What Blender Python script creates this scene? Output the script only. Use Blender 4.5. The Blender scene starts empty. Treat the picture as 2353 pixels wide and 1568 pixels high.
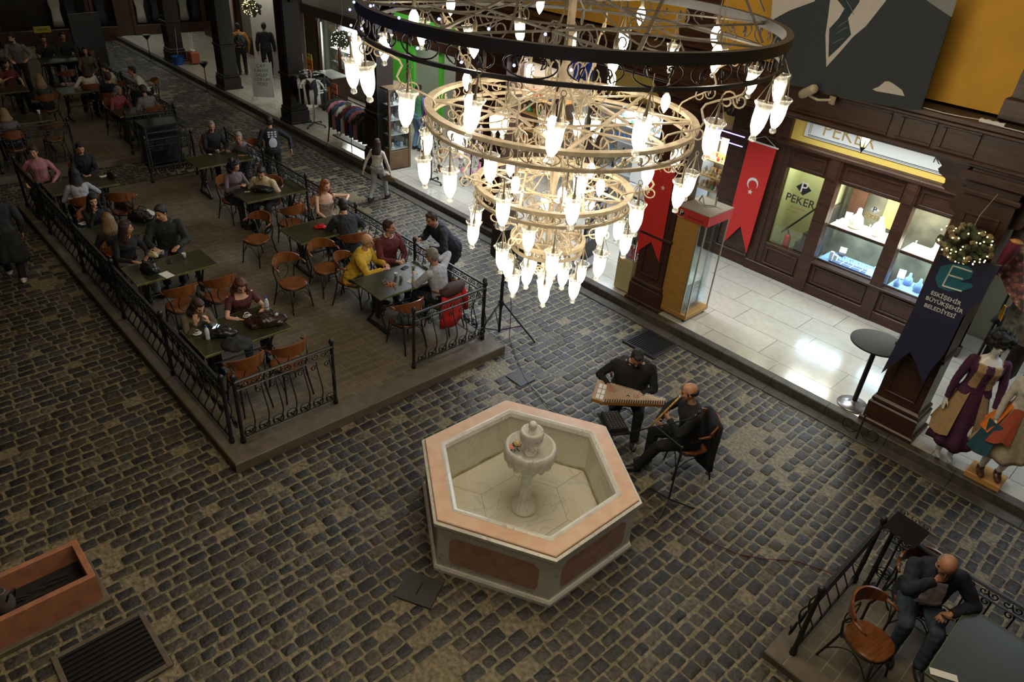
import bpy, math, random
import numpy as np
from mathutils import Vector, Matrix, Euler
R = math.radians
random.seed(7)
rng = np.random.default_rng(7)
scene = bpy.context.scene
col = scene.collection

# ---------------------------------------------------------------- camera
CAM_M = np.array([[0.67870882, 0.73095087, 0.07116996],
                  [-0.4348122, 0.32184636, 0.84104296],
                  [0.5918553, -0.60176884, 0.53626632]])
CAM_H = 6.3
cd = bpy.data.cameras.new('camera')
cam = bpy.data.objects.new('camera', cd)
col.objects.link(cam)
mw = Matrix([[CAM_M[c][r] for c in range(3)] for r in range(3)]).to_4x4()
mw.translation = (0, 0, CAM_H)
cam.matrix_world = mw
cd.sensor_width = 36.0
cd.lens = 1652.0 / 2353.0 * 36.0
cd.clip_end = 200
scene.camera = cam
scene.view_settings.view_transform = 'Standard'
scene.view_settings.look = 'None'
scene.view_settings.gamma = 1.0
scene.view_settings.use_curve_mapping = False
scene.view_settings.exposure = 0.0

# ---------------------------------------------------------------- world: the dark glass-roofed court at night
w = bpy.data.worlds.new('night'); scene.world = w; w.use_nodes = True
w.node_tree.nodes['Background'].inputs[0].default_value = (0.9, 0.72, 0.48, 1)
w.node_tree.nodes['Background'].inputs[1].default_value = 0.013

def lamp(name, kind, loc, energy, color, size=0.1, rot=(0, 0, 0), size_y=None, spot=None):
    l = bpy.data.lights.new(name, kind); l.energy = energy; l.color = color
    if kind == 'AREA':
        l.size = size
        if size_y: l.shape = 'RECTANGLE'; l.size_y = size_y
    else:
        l.shadow_soft_size = size
    if kind == 'SPOT': l.spot_size = R(spot or 100); l.spot_blend = 0.6
    o = bpy.data.objects.new(name, l); o.location = loc; o.rotation_euler = rot
    col.objects.link(o)
    return o
WARM = (1.0, 0.80, 0.55); WHITE = (1.0, 0.97, 0.9); COOL = (0.72, 0.86, 1.0)
# unseen soft lamps added high over the yard for general light
lamp('overhead_fill', 'AREA', (-2.6, 3.6, 10.5), 370, (1.0, 0.82, 0.58), 4)
lamp('camera_side_fill', 'AREA', (1.2, -0.6, 8.2), 85, (1.0, 0.86, 0.66), 2.0, rot=(R(-25), R(25), 0))  # unseen fill added behind the camera to brighten the fountain's side faces
lamp('overhead_fill', 'AREA', (-13.5, 4.5, 9.5), 50, WARM, 4)
lamp('overhead_fill', 'AREA', (-23.5, 5.0, 9.5), 60, WARM, 4)
# ceiling strips of the shops and the covered walk
lamp('shop_light', 'AREA', (-3.9, 12.2, 3.2), 30, COOL, 3.2, size_y=0.3)
lamp('shop_light', 'AREA', (-3.6, 10.9, 3.75), 55, WHITE, 2.6, size_y=0.6)
lamp('shop_light', 'AREA', (0.4, 11.2, 3.7), 60, COOL, 1.6, size_y=1.6)
lamp('shop_light', 'AREA', (-8.3, 10.6, 3.7), 210, (0.80, 0.90, 1.0), 3.0, size_y=1.0, rot=(R(-32), 0, 0))
lamp('shop_light', 'AREA', (-12.8, 10.6, 3.7), 200, (0.86, 0.93, 1.0), 3.0, size_y=1.0, rot=(R(-32), 0, 0))
lamp('shop_light', 'AREA', (-17.0, 11.6, 3.5), 34, WHITE, 3.0, size_y=0.8)
lamp('shop_light', 'AREA', (-25.0, 11.4, 3.2), 30, (1.0, 0.95, 0.8), 3.5, size_y=1.2)
lamp('shop_light', 'AREA', (-29.8, 10.2, 3.2), 12, WHITE, 1.5)

# ---------------------------------------------------------------- picture ray -> point on a real plane (used only to read positions)
def _ray(px, py):
    return CAM_M.T @ np.array([px - 1176.5, 784.0 - py, -1652.0])
def at(px, py, z=0.0):
    d = _ray(px, py); t = (z - CAM_H) / d[2]
    return Vector((d[0] * t, d[1] * t, z))
def aty(px, py, y):
    d = _ray(px, py); t = y / d[1]
    return Vector((d[0] * t, y, CAM_H + d[2] * t))
def atx(px, py, x):
    d = _ray(px, py); t = x / d[0]
    return Vector((x, d[1] * t, CAM_H + d[2] * t))

# ---------------------------------------------------------------- materials
MATS = {}
def mat(name, color=(0.5, 0.5, 0.5), rough=0.6, metal=0.0, spec=0.5, noise=0.0, nscale=20.0, bump=0.0, bscale=60.0,
        color2=None, emit=None, estr=0.0, sheen=0.0, stretch=None, coat=0.0):
    if name in MATS: return MATS[name]
    m = bpy.data.materials.new(name); m.use_nodes = True
    nt = m.node_tree; b = nt.nodes['Principled BSDF']
    b.inputs['Base Color'].default_value = (*color, 1)
    b.inputs['Roughness'].default_value = rough
    b.inputs['Metallic'].default_value = metal
    b.inputs['Specular IOR Level'].default_value = spec
    if coat: b.inputs['Coat Weight'].default_value = coat; b.inputs['Coat Roughness'].default_value = 0.15
    if sheen: b.inputs['Sheen Weight'].default_value = sheen
    if emit:
        b.inputs['Emission Color'].default_value = (*emit, 1); b.inputs['Emission Strength'].default_value = estr
    if noise or color2 or bump:
        tc = nt.nodes.new('ShaderNodeTexCoord'); src = tc.outputs['Object']
        if stretch:
            mp = nt.nodes.new('ShaderNodeMapping'); mp.inputs['Scale'].default_value = stretch
            nt.links.new(src, mp.inputs['Vector']); src = mp.outputs['Vector']
    if noise or color2:
        n = nt.nodes.new('ShaderNodeTexNoise'); n.inputs['Scale'].default_value = nscale; n.inputs['Detail'].default_value = 5
        nt.links.new(src, n.inputs['Vector'])
        r = nt.nodes.new('ShaderNodeValToRGB')
        c2 = color2 or tuple(c * (1 - noise) for c in color)
        r.color_ramp.elements[0].position = 0.35; r.color_ramp.elements[1].position = 0.65
        r.color_ramp.elements[0].color = (*color, 1); r.color_ramp.elements[1].color = (*c2, 1)
        nt.links.new(n.outputs['Fac'], r.inputs['Fac']); nt.links.new(r.outputs['Color'], b.inputs['Base Color'])
    if bump:
        n2 = nt.nodes.new('ShaderNodeTexNoise'); n2.inputs['Scale'].default_value = bscale; n2.inputs['Detail'].default_value = 4
        nt.links.new(src, n2.inputs['Vector'])
        bp = nt.nodes.new('ShaderNodeBump'); bp.inputs['Strength'].default_value = bump; bp.inputs['Distance'].default_value = 0.01
        nt.links.new(n2.outputs['Fac'], bp.inputs['Height']); nt.links.new(bp.outputs['Normal'], b.inputs['Normal'])
    MATS[name] = m
    return m
def brickmat(name, c1, c2, mortar, bw, bh, msize, rough=0.6, swap=False, bump=0.4, offset=0.5, noise=0.25, plane='xy', spec=0.5):
    if name in MATS: return MATS[name]
    m = bpy.data.materials.new(name); m.use_nodes = True
    nt = m.node_tree; b = nt.nodes['Principled BSDF']
    tc = nt.nodes.new('ShaderNodeTexCoord'); sp = nt.nodes.new('ShaderNodeSeparateXYZ'); cb = nt.nodes.new('ShaderNodeCombineXYZ')
    nt.links.new(tc.outputs['Object'], sp.inputs[0])
    ax = {'xy': (0, 1), 'yx': (1, 0), 'xz': (0, 2), 'yz': (1, 2)}[plane]
    nt.links.new(sp.outputs[ax[0]], cb.inputs[0]); nt.links.new(sp.outputs[ax[1]], cb.inputs[1])
    br = nt.nodes.new('ShaderNodeTexBrick')
    br.offset = offset
    br.inputs['Color1'].default_value = (*c1, 1); br.inputs['Color2'].default_value = (*c2, 1); br.inputs['Mortar'].default_value = (*mortar, 1)
    br.inputs['Scale'].default_value = 1.0; br.inputs['Brick Width'].default_value = bw; br.inputs['Row Height'].default_value = bh
    br.inputs['Mortar Size'].default_value = msize; br.inputs['Mortar Smooth'].default_value = 0.3
    nt.links.new(cb.outputs[0], br.inputs['Vector'])
    n = nt.nodes.new('ShaderNodeTexNoise'); n.inputs['Scale'].default_value = 9; n.inputs['Detail'].default_value = 6
    nt.links.new(tc.outputs['Object'], n.inputs['Vector'])
    mx = nt.nodes.new('ShaderNodeMix'); mx.data_type = 'RGBA'; mx.blend_type = 'MULTIPLY'; mx.inputs[0].default_value = 1
    rp = nt.nodes.new('ShaderNodeValToRGB'); rp.color_ramp.elements[0].color = (1 - noise,) * 3 + (1,); rp.color_ramp.elements[1].color = (1, 1, 1, 1)
    rp.color_ramp.elements[0].position = 0.3; rp.color_ramp.elements[1].position = 0.7
    nt.links.new(n.outputs['Fac'], rp.inputs['Fac'])
    nt.links.new(br.outputs['Color'], mx.inputs[6]); nt.links.new(rp.outputs['Color'], mx.inputs[7])
    nt.links.new(mx.outputs[2], b.inputs['Base Color'])
    b.inputs['Roughness'].default_value = rough; b.inputs['Specular IOR Level'].default_value = spec
    bp = nt.nodes.new('ShaderNodeBump'); bp.inputs['Strength'].default_value = bump; bp.inputs['Distance'].default_value = 0.01; bp.invert = True
    nt.links.new(br.outputs['Fac'], bp.inputs['Height']); nt.links.new(bp.outputs['Normal'], b.inputs['Normal'])
    MATS[name] = m
    return m
def attrmat(name, rough=0.5, spec=0.5, bump=0.5, bscale=40, noise=0.35):
    m = bpy.data.materials.new(name); m.use_nodes = True
    nt = m.node_tree; b = nt.nodes['Principled BSDF']
    a = nt.nodes.new('ShaderNodeAttribute'); a.attribute_name = 'tone'
    tc = nt.nodes.new('ShaderNodeTexCoord')
    n = nt.nodes.new('ShaderNodeTexNoise'); n.inputs['Scale'].default_value = bscale * 0.6; n.inputs['Detail'].default_value = 6
    nt.links.new(tc.outputs['Object'], n.inputs['Vector'])
    rp = nt.nodes.new('ShaderNodeValToRGB'); rp.color_ramp.elements[0].color = (1 - noise,) * 3 + (1,); rp.color_ramp.elements[1].color = (1.1, 1.1, 1.1, 1)
    rp.color_ramp.elements[0].position = 0.35; rp.color_ramp.elements[1].position = 0.65
    nt.links.new(n.outputs['Fac'], rp.inputs['Fac'])
    mx = nt.nodes.new('ShaderNodeMix'); mx.data_type = 'RGBA'; mx.blend_type = 'MULTIPLY'; mx.inputs[0].default_value = 1
    nt.links.new(a.outputs['Color'], mx.inputs[6]); nt.links.new(rp.outputs['Color'], mx.inputs[7])
    nt.links.new(mx.outputs[2], b.inputs['Base Color'])
    b.inputs['Roughness'].default_value = rough; b.inputs['Specular IOR Level'].default_value = spec
    n2 = nt.nodes.new('ShaderNodeTexNoise'); n2.inputs['Scale'].default_value = bscale; n2.inputs['Detail'].default_value = 5
    nt.links.new(tc.outputs['Object'], n2.inputs['Vector'])
    bp = nt.nodes.new('ShaderNodeBump'); bp.inputs['Strength'].default_value = bump; bp.inputs['Distance'].default_value = 0.012
    nt.links.new(n2.outputs['Fac'], bp.inputs['Height']); nt.links.new(bp.outputs['Normal'], b.inputs['Normal'])
    MATS[name] = m
    return m
def glassmat(name, tint=(0.9, 0.95, 0.95), gloss=0.12, milk=0.0, milkcol=(1, 1, 1)):
    if name in MATS: return MATS[name]
    m = bpy.data.materials.new(name); m.use_nodes = True
    nt = m.node_tree; nt.nodes.clear()
    out = nt.nodes.new('ShaderNodeOutputMaterial')
    tr = nt.nodes.new('ShaderNodeBsdfTransparent'); tr.inputs[0].default_value = (*tint, 1)
    gl = nt.nodes.new('ShaderNodeBsdfGlossy'); gl.inputs['Roughness'].default_value = 0.06
    lw = nt.nodes.new('ShaderNodeLayerWeight'); lw.inputs['Blend'].default_value = 0.25
    ad = nt.nodes.new('ShaderNodeMath'); ad.operation = 'MULTIPLY_ADD'; ad.inputs[1].default_value = 0.6; ad.inputs[2].default_value = gloss * 0.5
    nt.links.new(lw.outputs['Fresnel'], ad.inputs[0])
    mx = nt.nodes.new('ShaderNodeMixShader')
    nt.links.new(ad.outputs[0], mx.inputs[0]); nt.links.new(tr.outputs[0], mx.inputs[1]); nt.links.new(gl.outputs[0], mx.inputs[2])
    last = mx
    if milk:
        tl = nt.nodes.new('ShaderNodeBsdfTranslucent'); tl.inputs[0].default_value = (*milkcol, 1)
        m2 = nt.nodes.new('ShaderNodeMixShader'); m2.inputs[0].default_value = milk
        nt.links.new(mx.outputs[0], m2.inputs[1]); nt.links.new(tl.outputs[0], m2.inputs[2]); last = m2
    nt.links.new(last.outputs[0], out.inputs[0])
    MATS[name] = m
    return m
def emitmat(name, color, strength):
    if name in MATS: return MATS[name]
    m = bpy.data.materials.new(name); m.use_nodes = True
    nt = m.node_tree; nt.nodes.clear()
    out = nt.nodes.new('ShaderNodeOutputMaterial'); e = nt.nodes.new('ShaderNodeEmission')
    e.inputs[0].default_value = (*color, 1); e.inputs[1].default_value = strength
    nt.links.new(e.outputs[0], out.inputs[0]); MATS[name] = m
    return m

# ---------------------------------------------------------------- mesh building
def rotm(axis, ang): return Matrix.Rotation(ang, 4, axis)
class MB:
    def __init__(s): s.v = []; s.f = []; s.m = []; s.mi = 0; s.X = None
    def add(s, vs, fs):
        n = len(s.v)
        if s.X is not None: vs = [s.X @ Vector(p) for p in vs]
        s.v += [tuple(p) for p in vs]
        s.f += [tuple(i + n for i in f) for f in fs]; s.m += [s.mi] * len(fs)
        return s
    def box(s, c, size, rz=0.0, M=None, taper=1.0):
        x, y, z = size[0] / 2, size[1] / 2, size[2] / 2
        vs = [Vector((a * x * (taper if k > 0 else 1), b * y * (taper if k > 0 else 1), k * z)) for k in (-1, 1) for b in (-1, 1) for a in (-1, 1)]
        m = M if M is not None else Matrix.Rotation(rz, 4, 'Z')
        vs = [m @ v + Vector(c) for v in vs]
        return s.add(vs, [(0, 2, 3, 1), (4, 5, 7, 6), (0, 1, 5, 4), (2, 6, 7, 3), (0, 4, 6, 2), (1, 3, 7, 5)])
    def bev(s, c, size, b=0.01, rz=0.0):
        x, y, z = size[0] / 2, size[1] / 2, size[2] / 2
        m = Matrix.Rotation(rz, 4, 'Z')
        def ring(zz, i): return [Vector((-x + i, -y + i, zz)), Vector((x - i, -y + i, zz)), Vector((x - i, y - i, zz)), Vector((-x + i, y - i, zz))]
        vs = ring(-z, b) + ring(-z + b, 0) + ring(z - b, 0) + ring(z, b)
        vs = [m @ v + Vector(c) for v in vs]
        fs = [(3, 2, 1, 0), (12, 13, 14, 15)]
        for k in range(3):
            for i in range(4):
                j = (i + 1) % 4; fs.append((4 * k + i, 4 * k + j, 4 * k + 4 + j, 4 * k + 4 + i))
        return s.add(vs, fs)
    def tube(s, pts, r, seg=8, closed=False, flat=None):
        pts = [Vector(p) for p in pts]; n = len(pts)
        rs = r if isinstance(r, (list, tuple)) else [r] * n
        vs = []; fs = []; up = None
        for i, p in enumerate(pts):
            if closed: t = pts[(i + 1) % n] - pts[i - 1]
            else: t = pts[min(i + 1, n - 1)] - pts[max(i - 1, 0)]
            if t.length < 1e-9: t = Vector((0, 0, 1))
            t.normalize()
            if up is None:
                up = Vector((0, 0, 1)) if abs(t.z) < 0.9 else Vector((1, 0, 0))
            a = t.cross(up)
            if a.length < 1e-6: a = t.orthogonal()
            a.normalize(); b = a.cross(t).normalized(); up = b
            ra, rb = (rs[i], rs[i]) if flat is None else (rs[i] * flat[0], rs[i] * flat[1])
            for k in range(seg):
                th = 2 * math.pi * k / seg
                vs.append(p + a * (ra * math.cos(th)) + b * (rb * math.sin(th)))
        m = n if closed else n - 1
        for i in range(m):
            i2 = (i + 1) % n
            for k in range(seg):
                k2 = (k + 1) % seg
                fs.append((i * seg + k, i * seg + k2, i2 * seg + k2, i2 * seg + k))
        if not closed:
            fs.append(tuple(reversed(range(seg)))); fs.append(tuple((n - 1) * seg + k for k in range(seg)))
        return s.add(vs, fs)
    def lathe(s, prof, c=(0, 0, 0), seg=24, rfun=None, cap=True):
        vs = []; fs = []; c = Vector(c); n = len(prof)
        for (r, z) in prof:
            for k in range(seg):
                th = 2 * math.pi * k / seg
                rr = r * (rfun(th, z) if rfun else 1)
                vs.append(c + Vector((rr * math.cos(th), rr * math.sin(th), z)))
        for i in range(n - 1):
            for k in range(seg):
                k2 = (k + 1) % seg
                fs.append((i * seg + k, i * seg + k2, (i + 1) * seg + k2, (i + 1) * seg + k))
        if cap:
            fs.append(tuple(reversed(range(seg)))); fs.append(tuple((n - 1) * seg + k for k in range(seg)))
        return s.add(vs, fs)
    def ell(s, c, r, seg=12, rings=8, M=None):
        c = Vector(c); r = (r, r, r) if not isinstance(r, (tuple, list)) else r
        vs = [Vector((0, 0, -r[2]))]; fs = []
        for i in range(1, rings):
            ph = -math.pi / 2 + math.pi * i / rings
            for k in range(seg):
                th = 2 * math.pi * k / seg
                vs.append(Vector((r[0] * math.cos(ph) * math.cos(th), r[1] * math.cos(ph) * math.sin(th), r[2] * math.sin(ph))))
        vs.append(Vector((0, 0, r[2])))
        if M is not None: vs = [M @ v for v in vs]
        vs = [v + c for v in vs]
        for k in range(seg):
            k2 = (k + 1) % seg
            fs.append((0, 1 + k2, 1 + k))
            fs.append((len(vs) - 1, 1 + (rings - 2) * seg + k, 1 + (rings - 2) * seg + k2))
            for i in range(rings - 2):
                a = 1 + i * seg; fs.append((a + k, a + k2, a + seg + k2, a + seg + k))
        return s.add(vs, fs)
    def prism(s, poly, h, M=None):
        # poly: 2D outline in local XY, extruded along +Z by h, then placed with M
        n = len(poly); vs = [Vector((p[0], p[1], 0)) for p in poly] + [Vector((p[0], p[1], h)) for p in poly]
        if M is not None: vs = [M @ v for v in vs]
        fs = [tuple(reversed(range(n))), tuple(range(n, 2 * n))] + [(i, (i + 1) % n, n + (i + 1) % n, n + i) for i in range(n)]
        return s.add(vs, fs)
    def loft(s, rings, cap=True):
        n = len(rings[0]); vs = [p for r in rings for p in r]; fs = []
        for i in range(len(rings) - 1):
            for k in range(n):
                k2 = (k + 1) % n; fs.append((i * n + k, i * n + k2, (i + 1) * n + k2, (i + 1) * n + k))
        if cap: fs.append(tuple(reversed(range(n)))); fs.append(tuple((len(rings) - 1) * n + k for k in range(n)))
        return s.add(vs, fs)
    def mesh(s, name, mats, smooth=False, auto=None):
        me = bpy.data.meshes.new(name)
        me.from_pydata(s.v, [], s.f)
        mats = mats if isinstance(mats, (list, tuple)) else [mats]
        for m in mats: me.materials.append(m)
        if len(mats) > 1: me.polygons.foreach_set('material_index', s.m)
        if smooth: me.polygons.foreach_set('use_smooth', [True] * len(me.polygons))
        me.update()
        if auto: me.set_sharp_from_angle(angle=R(auto))
        return me
    def build(s, name, mats, parent=None, smooth=False, auto=None, loc=None, **kw):
        o = bpy.data.objects.new(name, s.mesh(name, mats, smooth or bool(auto), auto))
        col.objects.link(o)
        if parent is not None: o.parent = parent
        if loc is not None: o.location = loc
        for k, v in kw.items(): o[k] = v
        return o
def tag(o, label, cat, group=None):
    o['label'] = label; o['category'] = cat
    if group: o['group'] = group
    return o
def thing(name, label, cat, loc=(0, 0, 0), rz=0.0, group=None):
    o = bpy.data.objects.new(name, None); o.empty_display_size = 0.1
    col.objects.link(o); o.location = loc; o.rotation_euler = (0, 0, rz)
    return tag(o, label, cat, group)
def struct(mb, name, mats, **kw):
    o = mb.build(name, mats, **kw); o['kind'] = 'structure'; return o
def copy_tree(o, parent=None):
    c = o.copy(); col.objects.link(c); c.parent = parent
    for ch in o.children: copy_tree(ch, c)
    return c
def dup(root, loc, rz, label, group=None):
    c = copy_tree(root); c.location = loc; c.rotation_euler = (0, 0, rz)
    c['label'] = label
    if group: c['group'] = group
    return c
def arc(cx, cy, r, a0, a1, n):
    return [(cx + r * math.cos(R(a0 + (a1 - a0) * i / n)), cy + r * math.sin(R(a0 + (a1 - a0) * i / n))) for i in range(n + 1)]
def spiral(cx, cy, r0, r1, a0, a1, n):
    return [(cx + (r0 + (r1 - r0) * i / n) * math.cos(R(a0 + (a1 - a0) * i / n)), cy + (r0 + (r1 - r0) * i / n) * math.sin(R(a0 + (a1 - a0) * i / n))) for i in range(n + 1)]

# common materials
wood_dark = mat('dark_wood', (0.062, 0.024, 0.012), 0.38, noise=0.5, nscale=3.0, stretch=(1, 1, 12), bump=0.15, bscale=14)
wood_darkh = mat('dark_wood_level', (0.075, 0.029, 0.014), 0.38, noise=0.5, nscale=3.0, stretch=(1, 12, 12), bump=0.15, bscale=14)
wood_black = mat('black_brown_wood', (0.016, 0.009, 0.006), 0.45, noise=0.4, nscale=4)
iron = mat('black_iron', (0.012, 0.012, 0.012), 0.42, spec=0.5, bump=0.15, bscale=60)
yellow_paint = mat('yellow_plaster', (0.60, 0.32, 0.03), 0.8, noise=0.12, nscale=2.5, bump=0.05, bscale=90)
chrome = mat('chrome', (0.6, 0.6, 0.6), 0.2, metal=1.0)
white_plastic = mat('white_plastic', (0.7, 0.7, 0.68), 0.4)
black_plastic = mat('black_plastic', (0.012, 0.012, 0.013), 0.45)
paper = mat('white_paper', (0.7, 0.68, 0.62), 0.8)
pane = glassmat('window_glass')
# ================================================================ setting: paved yard
def cobble_floor():
    mb = MB(); tones = []
    X0, X1, Y0, Y1 = -33.0, 3.4, -4.5, 9.22
    # bedding of sandy mortar, gently uneven
    nx, ny = 180, 70
    vs = []; fs = []
    for i in range(nx + 1):
        for j in range(ny + 1):
            x = X0 + (X1 - X0) * i / nx; y = Y0 + (Y1 - Y0) * j / ny
            vs.append((x, y, 0.0005 + 0.0012 * math.sin(x * 3.1 + y * 1.7) + 0.001 * math.sin(y * 5.3 - x)))
    for i in range(nx):
        for j in range(ny):
            a = i * (ny + 1) + j; fs.append((a, a + ny + 1, a + ny + 2, a + 1))
    mb.add(vs, fs); tones += [(0.235, 0.195, 0.112)] * len(fs)
    x = X0; row = 0
    base = [(0.045, 0.042, 0.037), (0.062, 0.055, 0.046), (0.036, 0.037, 0.038), (0.085, 0.074, 0.058), (0.056, 0.045, 0.042), (0.050, 0.053, 0.049), (0.12, 0.10, 0.07)]
    while x < X1:
        rowh = random.uniform(0.135, 0.165) if x > -20 else 0.19
        y = Y0 + (row % 2) * 0.1 + random.uniform(-0.04, 0.04)
        while y < Y1:
            L = random.uniform(0.15, 0.25) if x > -20 else random.uniform(0.22, 0.3)
            cx = x + rowh / 2 + 0.018 * math.sin(y * 1.3) ; cy = y + L / 2
            inside = (-16.3 < cx < -6.8 and 2.4 < cy < 6.6) or (-32 < cx < -18.4 and cy > -2 and 2.4 < cy < 6.4) or (cx > -1.1 and 5.2 < cy < 6.7) \
                or ((cx + 4.05) ** 2 + (cy - 4.55) ** 2 < 0.9) or (cx > -0.9 and 5.0 < cy < 6.6)
            if not inside:
                g = 0.026 + random.uniform(-0.008, 0.012)
                hx = rowh / 2 - g / 2 + random.uniform(-0.008, 0.004); hy = L / 2 - g / 2
                top = random.uniform(0.004, 0.011); tx = random.uniform(-0.03, 0.03); ty = random.uniform(-0.03, 0.03)
                wear = 0.5 + 0.5 * math.sin(cx * 0.9 + 1.0) * math.sin(cy * 1.1 + cx * 0.3)
                if random.random() < 0.05 + (0.5 if wear < 0.08 else 0): y += L; continue
                o = []; q = []
                e = min(hx, hy) * random.uniform(0.12, 0.32)
                for (sx, sy, ex, ey) in ((1, 1, 0, 1), (1, 1, 1, 0), (-1, 1, 1, 0), (-1, 1, 0, 1), (-1, -1, 0, 1), (-1, -1, 1, 0), (1, -1, 1, 0), (1, -1, 0, 1)):
                    px = sx * (hx - e * ex) + random.uniform(-.006, .006); py = sy * (hy - e * ey) + random.uniform(-.006, .006)
                    o.append((cx + px, cy + py, -0.02))
                    q.append((cx + px, cy + py, top * 0.45 + tx * px * 0.6 + ty * py * 0.6))
                ins = []
                for (a_, b_, c_) in q:
                    dx, dy = (a_ - cx), (b_ - cy)
                    k = 0.86; ins.append((cx + dx * k, cy + dy * k, top + tx * dx + ty * dy))
                vs = o + q + ins + [(cx, cy, top + 0.003)]
                fs = []
                for i in range(8):
                    j = (i + 1) % 8
                    fs += [(i, j, 8 + j, 8 + i), (8 + i, 8 + j, 16 + j, 16 + i), (16 + i, 16 + j, 24)]
                mb.add(vs, fs)
                b = random.choice(base); k = random.uniform(0.65, 1.45)
                k *= 0.72; tones += [(b[0] * k, b[1] * k, b[2] * k)] * len(fs)
            y += L
        x += rowh; row += 1
    o = struct(mb, 'floor', attrmat('granite_setts', 0.52, 0.5, 0.8, 34, 0.6), smooth=True)
    me = o.data
    ca = me.color_attributes.new('tone', 'FLOAT_COLOR', 'CORNER')
    lt = np.zeros(len(me.polygons), dtype=np.int64); me.polygons.foreach_get('loop_total', lt)
    arr = np.repeat(np.array(tones, dtype=np.float32), lt, axis=0)
    arr = np.hstack([arr, np.ones((len(arr), 1), np.float32)])
    ca.data.foreach_set('color', arr.ravel())
    me.set_sharp_from_angle(angle=R(50))
cobble_floor()

# ---- raised covered walk along the shops
KERB_Y, SHOP_Y, WALK_Z = 9.42, 12.67, 0.15
terr = brickmat('terrazzo_slabs', (0.50, 0.47, 0.40), (0.46, 0.435, 0.37), (0.16, 0.14, 0.11), 1.25, 0.62, 0.006, rough=0.16, offset=0.3, noise=0.12, bump=0.1)
m = MB(); m.box((-14.5, (KERB_Y + 0.16 + 13.6) / 2, WALK_Z / 2 - 0.05), (37, 13.6 - KERB_Y - 0.16, WALK_Z + 0.1))
struct(m, 'floor_walk', terr)
kerbm = brickmat('kerb_stone', (0.10, 0.085, 0.062), (0.075, 0.065, 0.05), (0.02, 0.018, 0.015), 0.9, 3.0, 0.006, rough=0.6, noise=0.5)
m = MB(); m.bev((-14.5, KERB_Y + 0.085, WALK_Z / 2 - 0.05), (37, 0.15, WALK_Z + 0.1), 0.012)
struct(m, 'trim_1', kerbm)
m = MB(); m.bev((-14.5, KERB_Y - 0.11, 0.0), (37, 0.2, 0.05), 0.008)
struct(m, 'trim_2', kerbm)

# ---- cafe platforms
pav = brickmat('platform_pavers', (0.155, 0.125, 0.080), (0.120, 0.10, 0.066), (0.23, 0.20, 0.14), 0.42, 0.14, 0.006, rough=0.6, noise=0.3, plane='yx', bump=0.2)
edge_stone = mat('platform_edge_stone', (0.135, 0.108, 0.075), 0.6, noise=0.3, nscale=6, bump=0.2, bscale=40)
def platform(name, x0, x1, y0, y1, z=0.15, lip=0.3):
    m = MB(); m.box(((x0 + x1) / 2, (y0 + y1) / 2, z / 2 - 0.06), (x1 - x0 - 0.02, y1 - y0 - 0.02, z + 0.12 - 0.004))
    struct(m, 'floor_' + name, pav)
    m = MB()
    m.bev((x1 - lip / 2, (y0 + y1) / 2, z / 2 - 0.05), (lip, y1 - y0, z + 0.1), 0.012)
    m.bev((x0 + lip / 2, (y0 + y1) / 2, z / 2 - 0.05), (lip, y1 - y0, z + 0.1), 0.012)
    m.bev(((x0 + x1) / 2, y0 + 0.12, z / 2 - 0.05), (x1 - x0 - 2 * lip, 0.24, z + 0.1), 0.012)
    m.bev(((x0 + x1) / 2, y1 - 0.08, z / 2 - 0.05), (x1 - x0 - 2 * lip, 0.16, z + 0.1), 0.012)
    struct(m, 'trim_' + name, edge_stone)
platform('platform_near', -16.5, -6.75, 2.3, 6.72)
platform('platform_far', -29.5, -18.2, 2.3, 6.5)
platform('platform_corner', -1.18, 3.4, 5.1, 6.9, z=0.1, lip=0.2)

# ---- walls of the shop row, gallery over the walk, and the far end of the court
m = MB()
m.box((-14.5, 13.7, 5.1), (38, 0.1, 10.2)); struct(m, 'wall_back', mat('back_room_wall', (0.30, 0.26, 0.17), 0.8))
m = MB(); m.box((-14.6, 11.2, 4.36), (37.4, 3.2, 0.10)); struct(m, 'ceiling', mat('soffit_wood', (0.05, 0.03, 0.02), 0.6))
m = MB(); m.box((-14.5, 9.98, 7.4), (38, 0.12, 5.9)); struct(m, 'wall_gallery', yellow_paint)
m = MB()
for cx in (2.3, -1.9, -6.37, -10.5, -14.8): m.bev((cx, 9.88, 7.3), (0.52, 0.12, 5.8), 0.02); m.bev((cx, 9.84, 4.55), (0.6, 0.16, 0.25), 0.02)
struct(m, 'trim_pilaster', wood_dark, auto=40)
# panelled timber beam carrying the gallery, between each pair of posts
COLX = [2.3, -1.90, -6.28, -10.5, -14.8, -19.05, -23.3, -27.55]
def panel_frame(m, x0, x1, z0, z1, y, d=0.02, b=0.045):
    # raised moulding around a sunk panel on a face looking to -y
    for (cx, cz, sx, sz) in (((x0 + x1) / 2, z0 + b / 2, x1 - x0, b), ((x0 + x1) / 2, z1 - b / 2, x1 - x0, b), (x0 + b / 2, (z0 + z1) / 2, b, z1 - z0 - 2 * b), (x1 - b / 2, (z0 + z1) / 2, b, z1 - z0 - 2 * b)):
        m.bev((cx, y - d / 2, cz), (sx, d, sz), 0.006)
m = MB()
m.box((-14.5, 9.78, 4.13), (38, 0.28, 0.40))
m.bev((-14.5, 9.74, 4.37), (38, 0.44, 0.07), 0.012); m.bev((-14.5, 9.72, 4.31), (38, 0.36, 0.05), 0.012)
m.bev((-14.5, 9.74, 3.95), (38, 0.36, 0.04), 0.012); m.bev((-14.5, 9.76, 3.915), (38, 0.30, 0.05), 0.01)
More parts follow.
